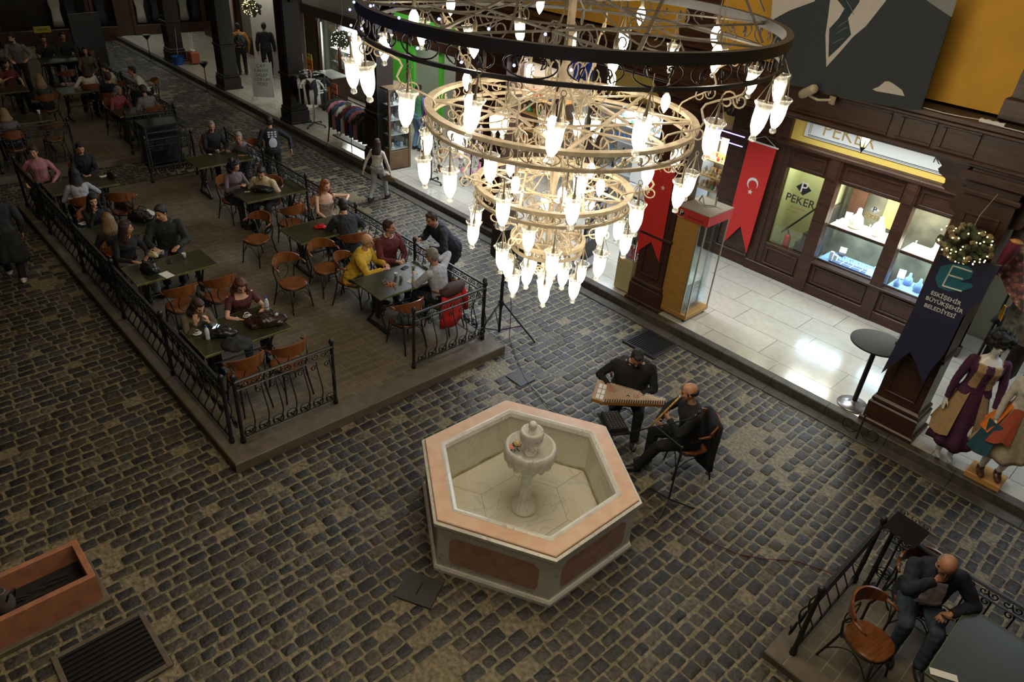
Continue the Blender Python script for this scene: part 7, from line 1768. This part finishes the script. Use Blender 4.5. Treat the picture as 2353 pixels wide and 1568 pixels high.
def ash(label, c):
    t = thing('ash_bin', label, 'ash bin', c)
    m = MB(); m.tube([(0, 0, 0.02), (0, 0, 0.72)], 0.014, 8); m.lathe([(0.10, 0.0), (0.10, 0.015), (0.02, 0.03)], seg=16); m.build('stem', iron, t)
    m = MB(); m.lathe([(0.02, 0.70), (0.07, 0.76), (0.14, 0.86), (0.145, 0.87), (0.13, 0.868), (0.001, 0.80)], seg=18); m.build('bowl', iron, t, smooth=True)
v = at(478, 208, 0.03); ash('black ash bowl on a stem at the kerb by the second dark post', (v.x, 9.28, 0.025)); v = at(358, 138, 0.03); ash('black ash bowl on a stem at the kerb near the far end', (v.x, 9.28, 0.025))
v = at(411, 148, WZ)
t = thing('mop_bucket', 'blue mop bucket beside the dark post', 'bucket', (v.x, v.y, WZ)); m = MB(); m.lathe([(0.16, 0.0), (0.2, 0.26), (0.21, 0.27), (0.19, 0.265), (0.15, 0.03), (0.001, 0.03)], seg=20); m.build('tub', mat('bucket_blue', (0.02, 0.10, 0.42), 0.4), t, auto=40)
m = MB(); m.tube([(0.0, 0, 0.1), (0.06, 0.05, 1.2)], 0.012, 6); m.build('mop_handle', chrome, t)
t = thing('mop_trolley', 'rust-red mop wringer trolley behind the blue bucket', 'trolley', (v.x + 0.1, v.y + 0.5, WZ)); m = MB(); m.bev((0, 0, 0.22), (0.4, 0.28, 0.36), 0.02); m.build('tub', mat('trolley_red', (0.35, 0.08, 0.03), 0.5), t); m = MB(); m.tube([(-0.1, 0, 0.4), (-0.1, 0, 1.0)], 0.012, 6); m.tube([(0.1, 0, 0.4), (0.1, 0, 1.0)], 0.012, 6); m.build('handles', white_plastic, t)
m = MB(); m.ell((0, 0, 0.44), (0.12, 0.1, 0.05), 10, 6); m.build('mop_head', white_plastic, t)
# counter with glass top in the left bay, grey parasol-like shelf
t = thing('shop_counter', 'dark counter with orange front beside the shirt rack', 'counter', (-19.6, 11.4, WZ)); m = MB(); m.bev((0, 0, 0.5), (0.9, 0.5, 1.0), 0.01); m.build('body', wood_dark, t); m = MB(); m.bev((0, 0, 1.02), (1.0, 0.6, 0.03), 0.006); m.build('top', mat('counter_glass', (0.3, 0.32, 0.3), 0.15), t)
m = MB(); m.box((0.1, -0.256, 0.6), (0.4, 0.01, 0.5)); m.build('poster', mat('poster_orange', (0.6, 0.16, 0.01), 0.6), t)
# sock leg display and leg posters
t = thing('leg_display', 'pale leg form with striped socks in the far shop bay', 'display form', tuple(aty(535, 60, 12.2))); t.location.z = WZ
m = MB(); m.tube([(0, 0, 0.7), (0.02, 0, 1.2), (0.0, 0, 1.6), (-0.02, 0, 2.1)], [0.05, 0.06, 0.09, 0.11], 12); m.build('leg', mat('leg_pink', (0.55, 0.38, 0.34), 0.5), t, smooth=True); m = MB(); m.bev((0, 0, 0.35), (0.4, 0.3, 0.7), 0.01); m.build('plinth', wood_dark, t)
# ================================================================ clothes shop at right edge
t = thing('garment_wall', 'dark rail of hanging clothes behind the mannequins', 'clothes rail', (0.1, 11.2, WZ))
m = MB(); m.tube([(-1.6, 0, 1.9), (1.6, 0, 1.9)], 0.016, 8)
for x in (-1.6, 1.6): m.tube([(x, 0, 0), (x, 0, 1.9)], 0.02, 8)
m.build('rail', iron, t)
gc = [c_black, cloth('brown_coat', (0.05, 0.025, 0.015)), c_dkgreen, c_black, cloth('mustard_bag', (0.6, 0.28, 0.02)), cloth('smoke', (0.20, 0.20, 0.20)), c_black, cloth('ochre_print', (0.35, 0.3, 0.05)), c_grey, c_burg]
gn = ['black', 'dark brown', 'dark green', 'black', 'mustard', 'smoke grey', 'black', 'ochre', 'light grey', 'burgundy']
for k, mt_ in enumerate(gc): shirt_on((-1.35 + 0.28 * k, 11.2, WZ + 1.78), R(70), mt_, gn[k] + ' garment on the rail behind the mannequins, %s from the left' % ('first', 'second', 'third', 'fourth', 'fifth', 'sixth', 'seventh', 'eighth', 'ninth', 'tenth')[k], 'garments behind the mannequins', None, 0.5, 1.1)
paisley = bpy.data.materials.new('patterned_scarf'); paisley.use_nodes = True; nt = paisley.node_tree; b = nt.nodes['Principled BSDF']
tc = nt.nodes.new('ShaderNodeTexCoord'); vo = nt.nodes.new('ShaderNodeTexVoronoi'); vo.inputs['Scale'].default_value = 16; nt.links.new(tc.outputs['Object'], vo.inputs['Vector'])
r = nt.nodes.new('ShaderNodeValToRGB'); r.color_ramp.interpolation = 'CONSTANT'; e = r.color_ramp.elements; e[0].color = (0.45, 0.4, 0.36, 1); e[1].position = 0.25; e[1].color = (0.32, 0.12, 0.11, 1); x = e.new(0.55); x.color = (0.10, 0.07, 0.07, 1)
nt.links.new(vo.outputs['Distance'], r.inputs['Fac']); nt.links.new(r.outputs['Color'], b.inputs['Base Color']); b.inputs['Roughness'].default_value = 0.9; MATS['paisley'] = paisley
def drape(label, pix, y, mt, name='hanging_scarf'):
    t = thing(name, label, 'scarf', (0, 0, 0)); poly = pixpoly(pix, y)
    m = MB(); wallpoly(m, poly, y, 0.02); m.build('cloth', mt, t)
    return t
drape('pink patterned fringed scarf hanging at the right edge', [(2296, 625), (2335, 570), (2353, 560), (2353, 720), (2335, 700), (2315, 670)], 9.75, paisley)
drape('striped grey shawl hanging above the patterned scarf at the right edge', [(2318, 560), (2345, 488), (2362, 480), (2362, 560), (2330, 590)], 9.95, cloth('stripe_grey', (0.16, 0.12, 0.10)))
drape('mottled grey and green shawl below the patterned scarf', [(2298, 755), (2330, 690), (2360, 700), (2360, 800), (2320, 780)], 10.05, cloth('mottle', (0.28, 0.28, 0.22), n=0.7))
drape('yellow folded cloth hanging between the banner and the shawls', [(2294, 728), (2308, 700), (2313, 704), (2300, 738)], 10.1, mat('cloth_yel', (0.8, 0.40, 0.01), 0.7))
p, q = aty(2284, 628, 9.5), aty(2336, 556, 9.5)
t = thing('closed_parasol', 'closed burgundy parasol with wooden tips beside the pine cone ball', 'umbrella', tuple(p)); d = q - p
m = MB(); m.tube([d * 0.02, d * 0.3, d * 0.7, d * 0.96], [0.05, 0.065, 0.10, 0.09], 10, flat=(1, 0.7)); m.build('canopy', cloth('parasol_burgundy', (0.14, 0.01, 0.03)), t, smooth=True)
m = MB(); m.ell(d * 1.0, (0.07, 0.05, 0.03), 8, 6); m.tube([d * 0.02 + Vector((-0.07, 0, 0)), d * 0.02 + Vector((0.07, 0, -0.01))], 0.014, 6); m.build('wooden_tips', pine, t)
# ================================================================ music: speaker, zither, flute, stands, cable
v = (-7.22, 7.02, 0)
t = thing('speaker_stand', 'black tripod stand carrying the loudspeaker outside the railing corner', 'stand', v, R(20))
m = MB(); m.tube([(0, 0, 0.06), (0, 0, 1.45)], 0.022, 10); m.tube([(0, 0, 0.5), (0, 0, 1.0)], 0.028, 10); m.build('pole', iron, t)
m = MB(); m.lathe([(0.04, 0.56), (0.045, 0.6), (0.04, 0.66)], seg=12); m.ell((0.05, 0, 1.0), 0.02, 8, 6); m.build('collar', iron, t)
for k in range(3):
    a = R(k * 120 + 10); m = MB(); m.tube([(0.03 * math.cos(a), 0.03 * math.sin(a), 0.62), (0.62 * math.cos(a), 0.62 * math.sin(a), 0.015)], 0.014, 7); m.build('leg', iron, t)
    m = MB(); m.tube([(0.02 * math.cos(a), 0.02 * math.sin(a), 0.1), (0.36 * math.cos(a), 0.36 * math.sin(a), 0.265)], 0.009, 6); m.build('brace', iron, t)
t = thing('loudspeaker', 'black loudspeaker with a small orange badge on the tripod stand', 'loudspeaker', (v[0], v[1], 1.45), R(-100))
m = MB(); rr = []
for z, k in ((0, 0.93), (0.03, 1), (0.42, 0.97), (0.5, 0.9)): rr.append([Vector((x * k, y * k, z)) for x, y in ((-0.17, -0.15), (-0.2, -0.1), (-0.2, 0.05), (-0.13, 0.17), (0.13, 0.17), (0.2, 0.05), (0.2, -0.1), (0.17, -0.15))])
m.loft(rr); m.build('cabinet', mat('speaker_black', (0.014, 0.014, 0.013), 0.6, bump=0.3, bscale=200), t, auto=30)
m = MB(); m.box((0.0, -0.158, 0.09), (0.05, 0.006, 0.04)); m.build('badge', mat('badge_orange', (0.7, 0.10, 0.04), 0.5), t)
m = MB(); m.box((0, -0.15, 0.26), (0.3, 0.012, 0.42)); m.build('grille', mat('grille', (0.02, 0.02, 0.02), 0.7, bump=0.8, bscale=400), t)
t = thing('speaker_cable', 'thin black cable hanging from the loudspeaker and running over the cobbles', 'cable', (0, 0, 0))
pts = [Vector((v[0] + 0.02, v[1] - 0.05, 1.5)), Vector((v[0] + 0.10, v[1] + 0.08, 1.0)), Vector((v[0] + 0.14, v[1] + 0.1, 0.5)), Vector((v[0] + 0.2, v[1] + 0.05, 0.03))] + [at(a, b, 0.022) for a, b in ((1185, 820), (1205, 868), (1230, 900), (1260, 935), (1300, 960))]
m = MB(); m.tube(pts, 0.006, 5); m.build('cord', inkm, t)
t = thing('power_cable', 'dark red cable running over the cobbles from the microphone stand to the corner railing', 'cable', (0, 0, 0))
m = MB(); m.tube([at(a, b, 0.022) for a, b in ((1560, 1185), (1600, 1225), (1640, 1250), (1700, 1275), (1760, 1285), (1830, 1290), (1890, 1310), (1925, 1325))], 0.006, 5); m.build('cord', mat('cable_red', (0.12, 0.015, 0.012), 0.5), t)
# zither (trapezoid box) on the lap of the heavy-set man
def place_local(P, loc, rz=0.0): 
    w_ = to_world(P, loc); return (w_.x, w_.y, w_.z), P['T'].rotation_euler.z + rz
za, zb = at(1362, 893, 0.80), at(1532, 940, 0.74)
zd = (zb - za).normalized(); zc = za + zd * 0.44; lc = (zc.x, zc.y, 0.745); rz = math.atan2(zd.y, zd.x)
QZ = thing('zither', 'wooden trapezoid zither with rows of strings on the lap of the man in black', 'zither', lc, rz); QZ.rotation_euler = (R(8), R(3), rz); QX = Matrix.Scale(1.12, 4)
zw = mat('zither_top', (0.46, 0.31, 0.18), 0.45, noise=0.2, nscale=6); zs_ = mat('zither_side', (0.35, 0.15, 0.03), 0.4)
poly = [(-0.40, -0.18), (0.50, -0.18 + 0.30), (0.50, 0.17), (-0.40, 0.20)][::1]
poly = [(-0.42, -0.20), (-0.25, -0.21), (0.52, 0.05), (0.52, 0.14), (-0.42, 0.19)]
m = MB(); m.prism(poly, 0.045); m.build('sound_box', zs_, QZ)
m = MB(); m.prism([(x * 0.98, y * 0.96) for x, y in poly], 0.004, Matrix.Translation((0, 0, 0.045))); m.build('soundboard', zw, QZ)
m = MB()
for k in range(6): m.bev((-0.35 + 0.055 * (k % 2), -0.13 + 0.10 * (k // 2), 0.052), (0.045, 0.085, 0.006), 0.002)
m.build('skin_windows', whitep, QZ)
m = MB()
for k in range(26):
    u = k / 25; x = -0.24 + 0.74 * u; y = -0.195 + 0.255 * u * 1.0; m.bev((x, y + 0.012, 0.058), (0.014, 0.05, 0.018), 0.003)
m.build('tuning_levers', mat('lever_dark', (0.012, 0.012, 0.012), 0.4), QZ)
m = MB()
for k in range(18):
    u = k / 17; m.tube([(-0.28, -0.17 + 0.34 * u, 0.062), (min(0.5, -0.2 + 0.72 * u + 0.02), -0.18 + 0.32 * u, 0.062)], 0.0012, 4)
m.build('strings', chrome, QZ)
m = MB(); m.tube([(0.0, 0.0, 0.055), (0.03, 0.02, 0.07), (0.05, 0.0, 0.055)], 0.006, 5); m.build('sound_rose', inkm, QZ)
# reed flute held by the bald man
a = to_world(ney, ney['H'](0, 0.105, -0.055)); b = to_world(ney, (ney['WL'] + ney['WR']) / 2 + Vector((0.02, 0.10, -0.05))); d = (b - a).normalized()
FLU = thing('reed_flute', 'long yellow reed flute held by the bald man in black', 'flute', tuple(a))
m = MB(); m.tube([d * 0.0, d * 0.2, d * 0.4, d * 0.62], [0.013, 0.0125, 0.0125, 0.013], 10); m.build('reed', mat('reed_yellow', (0.55, 0.34, 0.07), 0.4), FLU, smooth=True)
m = MB()
for u in (0.02, 0.1, 0.2, 0.3, 0.4, 0.5, 0.6): m.tube([d * u, d * (u + 0.006)], 0.0145, 10)
m.build('node_rings', mat('reed_dark', (0.2, 0.09, 0.02), 0.5), FLU)
m = MB(); m.tube([d * -0.02, d * 0.015], [0.020, 0.013], 10); m.build('mouthpiece', whitep, FLU)
# black coat over the flute player's chair
bc = to_world(ney, (0.02, -0.24, 0.0))
t = thing('draped_coat', 'black coat hanging over the back of the flute player chair', 'coat', (bc.x, bc.y, 0.0), ney['T'].rotation_euler.z)
m = MB(); m.loft([[Vector((w_ * math.cos(a), -0.02 + d_ * math.sin(a) * (1 + 0.25 * math.sin(4 * a + z * 7)), z)) for a in np.linspace(0, 6.28, 25)[:-1]] for w_, d_, z in ((0.20, 0.03, 0.88), (0.24, 0.07, 0.84), (0.25, 0.08, 0.6), (0.27, 0.09, 0.3), (0.28, 0.10, 0.18))])
m.tube([(0.24, -0.02, 0.8), (0.29, 0.0, 0.5), (0.28, 0.02, 0.22)], [0.05, 0.055, 0.045], 8); m.build('cloth', c_black, t, smooth=True)
# boom microphone stand, and mixer on its low stand
v = at(1532, 1165, 0)
t = thing('microphone_stand', 'black boom microphone stand in front of the flute player', 'microphone stand', (v.x, v.y, 0))
m = MB(); m.tube([(0, 0, 0.12), (0.0, 0.0, 0.95)], 0.012, 8); m.build('pole', iron, t)
for k in range(3):
    aa = R(k * 120 - 75); m = MB(); m.tube([(0, 0, 0.13), (0.34 * math.cos(aa), 0.34 * math.sin(aa), 0.012)], 0.011, 6); m.build('leg', iron, t)
tip = aty(1592, 962, v.y + 0.35); tipl = Vector((tip.x - v.x, 0.35, tip.z)); end = aty(1428, 998, v.y + 0.1); endl = Vector((end.x - v.x, 0.1, end.z))
m = MB(); m.tube([endl, tipl], 0.009, 7); m.ell((0, 0.0, 0.95), 0.022, 8, 6); m.tube([(0, 0, 0.95), (endl + tipl) / 2], 0.008, 6); m.build('boom', iron, t)
m = MB(); m.tube([tipl, tipl + Vector((0.02, 0.05, 0.06))], [0.014, 0.022], 10); m.ell(tipl + Vector((0.025, 0.06, 0.08)), 0.026, 10, 8); m.build('microphone', mat('mic_mesh', (0.05, 0.05, 0.05), 0.4, metal=0.6), t, smooth=True)
v = at(1408, 985, 0.45); vg = Vector((v.x, v.y, 0))
t = thing('music_stand', 'low folding stand with tray between the fountain and the zither player', 'stand', (v.x, v.y, 0), R(-30))
m = MB(); m.tube([(0, 0, 0.1), (0, 0, 0.52)], 0.014, 8)
for k in range(3):
    aa = R(k * 120 + 20); m.tube([(0, 0, 0.25), (0.3 * math.cos(aa), 0.3 * math.sin(aa), 0.01)], 0.011, 6)
m.build('tripod', iron, t)
m = MB(); m.bev((0, 0, 0.53), (0.46, 0.30, 0.02), 0.004); m.build('tray', black_plastic, t)
t2 = thing('audio_mixer', 'small audio mixer with rows of knobs in front of the zither player', 'audio mixer', (v.x, v.y, 0.54), R(-30))
m = MB(); m.bev((0, 0, 0.03), (0.36, 0.24, 0.06), 0.006); m.build('body', mat('mixer_black', (0.03, 0.03, 0.03), 0.4), t2)
m = MB()
for i in range(9):
    for j in range(5): m.lathe([(0.006, 0), (0.006, 0.012), (0.004, 0.014)], (-0.15 + i * 0.037, -0.09 + j * 0.042, 0.06), 6)
m.build('knobs', mat('knob_silver', (0.4, 0.4, 0.4), 0.3, metal=0.5), t2, kind='stuff')
# ================================================================ on the tables
TZ = PF + 0.75
def on(px, py, z=TZ): v = at(px, py, z); return (v.x, v.y, z + 0.001)
def bottle(label, loc):
    t = thing('water_bottle', label, 'bottle', loc)
    m = MB(); m.lathe([(0.028, 0.0), (0.031, 0.008), (0.031, 0.05), (0.029, 0.06), (0.031, 0.07), (0.031, 0.13), (0.026, 0.155), (0.014, 0.18), (0.012, 0.195)], seg=14); m.build('bottle_body', mat('bottle_clear', (0.55, 0.60, 0.62), 0.1, spec=0.8), t, smooth=True)
    m = MB(); m.lathe([(0.0135, 0.19), (0.0135, 0.215), (0.001, 0.216)], seg=12); m.build('cap', mat('cap_blue', (0.02, 0.12, 0.6), 0.4), t)
    m = MB(); m.lathe([(0.0316, 0.075), (0.0316, 0.12)], seg=14, cap=False); m.build('label_band', mat('label_pale', (0.5, 0.55, 0.6), 0.5), t)
bottle('small water bottle with blue cap at the left end of the front corner table', on(478, 780)); bottle('small water bottle with blue cap beside the woman in burgundy', on(614, 712))
def cup(label, loc, saucer=True, inner=(0.05, 0.02, 0.01)):
    t = thing('coffee_cup', label, 'cup', loc)
    if saucer: m = MB(); m.lathe([(0.03, 0.0), (0.055, 0.01), (0.062, 0.014), (0.05, 0.012), (0.001, 0.006)], seg=20); m.build('saucer', white_plastic, t, smooth=True)
    m = MB(); m.lathe([(0.02, 0.008), (0.03, 0.02), (0.034, 0.05), (0.034, 0.055), (0.031, 0.052), (0.028, 0.045), (0.001, 0.044)], seg=18); m.tube([(0.033, 0, 0.045), (0.052, 0, 0.038), (0.035, 0, 0.02)], 0.004, 5); m.build('cup_body', white_plastic, t, smooth=True)
    m = MB(); m.lathe([(0.028, 0.0455), (0.001, 0.046)], seg=16); m.build('coffee', mat('coffee', inner, 0.3), t)
cup('coffee cup on a saucer in front of the girl in the olive sweater', on(453, 768)); cup('coffee cup on a saucer in front of the woman in burgundy', on(568, 728))
def bag(label, loc, size, mt, rz=0.0, handles=True, name='handbag', flat=1.0):
    t = thing(name, label, 'bag', loc, rz); a, b, c = size; m = MB()
    for (x, y, z, r1) in ((0, 0, c * 0.42, 1.0), (-a * 0.28, 0.01, c * 0.36, 0.72), (a * 0.28, -0.01, c * 0.36, 0.72)): m.ell((x, y, z), (a * 0.36 * r1 + a * 0.12, b * 0.5 * r1, c * 0.45 * r1), 14, 10)
    m.bev((0, 0, c * 0.22), (a * 0.92, b * 0.86, c * 0.4), 0.02)
    remesh(m, 'bag_body', mt, 0.010, t, 4, folds=0.004)
    if handles:
        m = MB()
        for s in (-1, 1): m.tube([(-a * 0.25, s * b * 0.18, c * 0.75), (-a * 0.15, s * b * 0.3, c * 1.05), (a * 0.15, s * b * 0.3, c * 1.05), (a * 0.25, s * b * 0.18, c * 0.75)], 0.008, 6)
        m.build('handles', mt, t, smooth=True)
    return t
leather = mat('brown_black_leather', (0.030, 0.013, 0.009), 0.28, bump=0.3, bscale=30); blk_leather = mat('black_leather', (0.012, 0.012, 0.014), 0.35, bump=0.3, bscale=30)
bag('large dark brown leather bag lying on the front corner table', on(612, 745), (0.46, 0.30, 0.20), leather, R(70)); bag('small black handbag on the front corner table', on(512, 772), (0.30, 0.2, 0.14), blk_leather, R(60))
t = thing('dark_pouch', 'dark grey cloth folded over the front edge of the corner table', 'cloth', on(545, 792), R(70)); m = MB(); m.loft([[Vector((x * k, y * k, z + 0.02 * math.sin(7 * x))) for x, y in arc(0, 0, 1, 0, 350, 17)] for k, z in ((0.19, 0.0), (0.20, 0.015), (0.16, 0.045), (0.03, 0.06))]); m.build('cloth', c_charc, t, smooth=True)
def phone(label, loc, rz=0.3, screen=None):
    t = thing('phone', label, 'phone', loc, rz); m = MB(); m.bev((0, 0, 0.005), (0.072, 0.145, 0.009), 0.003); m.build('case', inkm, t)
    m = MB(); m.box((0, 0, 0.0102), (0.064, 0.134, 0.001)); m.build('screen', screen or mat('screen_dark', (0.02, 0.02, 0.025), 0.1), t); return t
scr = emitmat('phone_screen', (0.5, 0.7, 1.0), 2.2)
phone('phone with glowing screen on the front corner table', on(497, 752), 0.8, scr); phone('dark phone on the older men table', on(930, 616)); phone('phone lying on the table of the couple', on(390, 602), 1.2)
def held_phone(P, label, side='both', off=(0, 0.11, 0.02), screen=None, tilt=-0.6):
    c = (P['WL'] + P['WR']) / 2 if side == 'both' else P[side]; w_ = to_world(P, c + Vector(off)); t = phone(label, tuple(w_), 0, screen); t.rotation_euler = (R(35), 0, P['T'].rotation_euler.z); return t
held_phone(burg, 'white phone held by the woman in burgundy', screen=whitep)
held_phone(lr, 'dark phone held by the seated man at lower right', 'WL', (0.05, 0.08, 0.02))
w_ = to_world(qan, (0, 0, 0))
# papers, snack heap, glasses, paper napkins on the men's table
def sheet(label, loc, sx, sy, rz, name='paper_sheet', mt=paper): t = thing(name, label, 'paper', loc, rz); m = MB(); m.box((0, 0, 0.002), (sx, sy, 0.003)); m.build('sheet', mt, t)
sheet('white paper napkin at the edge of the older men table', on(948, 646), 0.13, 0.16, 0.5); sheet('white sheet painted in for a reflection on the table behind the black bag', on(340, 490), 0.3, 0.2, 0.2); sheet('white menu on the table by the left railing', on(196, 512), 0.12, 0.2, 0.3)  # the sheet behind the black bag paints a white reflection on the tabletop
sheet('crumpled white tissue on the front corner table', on(545, 733), 0.09, 0.06, 0.2); sheet('white paper on the mid table before the curly-haired woman', on(568, 441), 0.1, 0.05, 1.2); sheet('small white paper on the olive table', on(483, 355), 0.07, 0.05, 0.2)
sheet('pale shining patch of paper on the couple table', on(383, 632), 0.22, 0.14, 0.2); sheet('white leaflet on the narrow table by the woman in pink', on(242, 405), 0.1, 0.2, 0.0); sheet('grey printed leaflet on the lower right table', (at(2168, 1552, 0.85).x, at(2168, 1552, 0.85).y, 0.852), 0.22, 0.07, 0.5)
t = thing('snack_heap', 'heap of orange snack shells on crumpled foil on the older men table', 'snacks', on(898, 654)); m = MB()
for i in range(60): m.ell((random.gauss(0, 0.06), random.gauss(0, 0.045), abs(random.gauss(0.01, 0.012))), (0.012, 0.008, 0.006), 6, 4, Euler((random.uniform(0, 3),) * 3).to_matrix().to_4x4())
m.build('shells', mat('snack_orange', (0.48, 0.16, 0.04), 0.6), t, kind='stuff')
def small_cup(label, loc, mt, s=1.0): t = thing('glass_cup', label, 'glass', loc); m = MB(); m.lathe([(0.022 * s, 0), (0.03 * s, 0.07 * s), (0.031 * s, 0.075 * s), (0.027 * s, 0.07 * s), (0.02 * s, 0.008)], seg=14); m.build('vessel', mt, t, smooth=True)
gl_ = mat('table_glass', (0.4, 0.42, 0.40), 0.1)
small_cup('small glass on the older men table near the snacks', on(922, 642), gl_); small_cup('white ash dish on the older men table', on(910, 636), white_plastic, 0.9); small_cup('pale cup near the phone on the older men table', on(950, 618), cream_lam, 0.8)
small_cup('glass in front of the man in the dark jacket', on(424, 592), white_plastic); small_cup('first small glass on the couple table', on(362, 590), gl_); small_cup('second small glass on the couple table', on(374, 586), gl_)
bag('cream handbag on the couple table', on(352, 592), (0.16, 0.10, 0.12), cream_lam, 0.6, name='handbag'); bag('black rucksack at the railing end of the couple table', on(345, 625), (0.26, 0.22, 0.2), blk_leather, 0.3, name='rucksack'); bag('black bag on the table between the blond woman and the couple', on(325, 505), (0.4, 0.28, 0.2), blk_leather, 0.5, name='rucksack'); bag('shiny brown handbag on the chair near the second table', (at(285, 470, 0.7).x, at(285, 470, 0.7).y, 0.62), (0.34, 0.22, 0.2), leather, 0.5)
bag('black bag on the table beside the curly-haired woman', on(605, 440), (0.36, 0.24, 0.14), blk_leather, 0.9); bag('round black bag on the narrow table at the left', on(258, 410), (0.18, 0.14, 0.16), blk_leather, 0.5); bag('orange shoulder bag on the chair beside the red-haired woman', (at(690, 478, 0.66).x, at(690, 478, 0.66).y, 0.61), (0.26, 0.16, 0.16), mat('orange_leather', (0.30, 0.07, 0.02), 0.4), 0.5)
bag('dark green bag on the chair beside the red jacket', (-7.62, 5.42, 0.61), (0.3, 0.2, 0.2), mat('bag_green', (0.05, 0.07, 0.06), 0.6), 0.8); bag('red leather purse lying on the red purse table', on(737, 524), (0.20, 0.14, 0.06), mat('purse_red', (0.55, 0.01, 0.02), 0.3), 0.9, name='purse')
small_cup('white cup on the lit green table of the far platform', on(90, 262), white_plastic, 1.2); small_cup('glass on the olive table beside the old person', on(502, 352), gl_)
# red jacket over the chair by the railing
t = thing('red_jacket', 'bright red jacket draped over the chair back by the front railing', 'jacket', (-7.50, 6.22, PF), R(14))
m = MB(); m.loft([[Vector((d_ * math.cos(a) * (1 + 0.25 * math.sin(4 * a + z * 9)), w_ * math.sin(a), z)) for a in np.linspace(0, 6.28, 25)[:-1]] for w_, d_, z in ((0.14, 0.05, 0.83), (0.24, 0.07, 0.80), (0.25, 0.08, 0.6), (0.26, 0.08, 0.38), (0.26, 0.09, 0.24))])
m.tube([(0.02, 0.22, 0.80), (0.03, 0.31, 0.6), (0.02, 0.35, 0.36)], [0.05, 0.055, 0.05], 9); m.build('cloth', c_red, t, smooth=True)
m = MB(); m.loft([[Vector((d_ * math.cos(a), 0.03 + w_ * math.sin(a), z)) for a in np.linspace(0, 6.28, 21)[:-1]] for w_, d_, z in ((0.10, 0.07, 0.92), (0.27, 0.10, 0.88), (0.28, 0.11, 0.82), (0.24, 0.09, 0.77))]); m.build('brown_scarf', cloth('brown_scarf', (0.05, 0.022, 0.018)), t, smooth=True)
# shoulder bag of the walking woman, backpack of the mustard person, folded coats

def worn(P, label, name, local, size, mt, cat='bag'):
    w_ = to_world(P, local); bag(label, (w_.x, w_.y, w_.z), size, mt, P['T'].rotation_euler.z, False, name)
worn(w_must, 'black backpack with pale pocket on the back of the person in mustard', 'backpack', (0.0, -0.19, 0.98), (0.32, 0.20, 0.42), blk_leather)
worn(w_girl, 'flat brown shoulder bag at the hip of the walking woman in white', 'shoulder_bag', (0.27, 0.02, 0.50), (0.26, 0.08, 0.18), mat('tan_leather', (0.16, 0.11, 0.06), 0.5))
pr = MB()
for i in range(3):
    for j in range(3): pr.bev((-0.07 + 0.07 * j, 0, 0.14 - 0.05 * i), (0.05, 0.012, 0.035), 0.004)
pr.ell((0, 0, -0.1), (0.09, 0.012, 0.12), 12, 8)
o = pr.build('back_print', mat('print_grey_white', (0.45, 0.45, 0.48), 0.8), w_boy['T']); o.location = tuple(w_boy['S'](0.30) - w_boy['FY'] * 0.135)
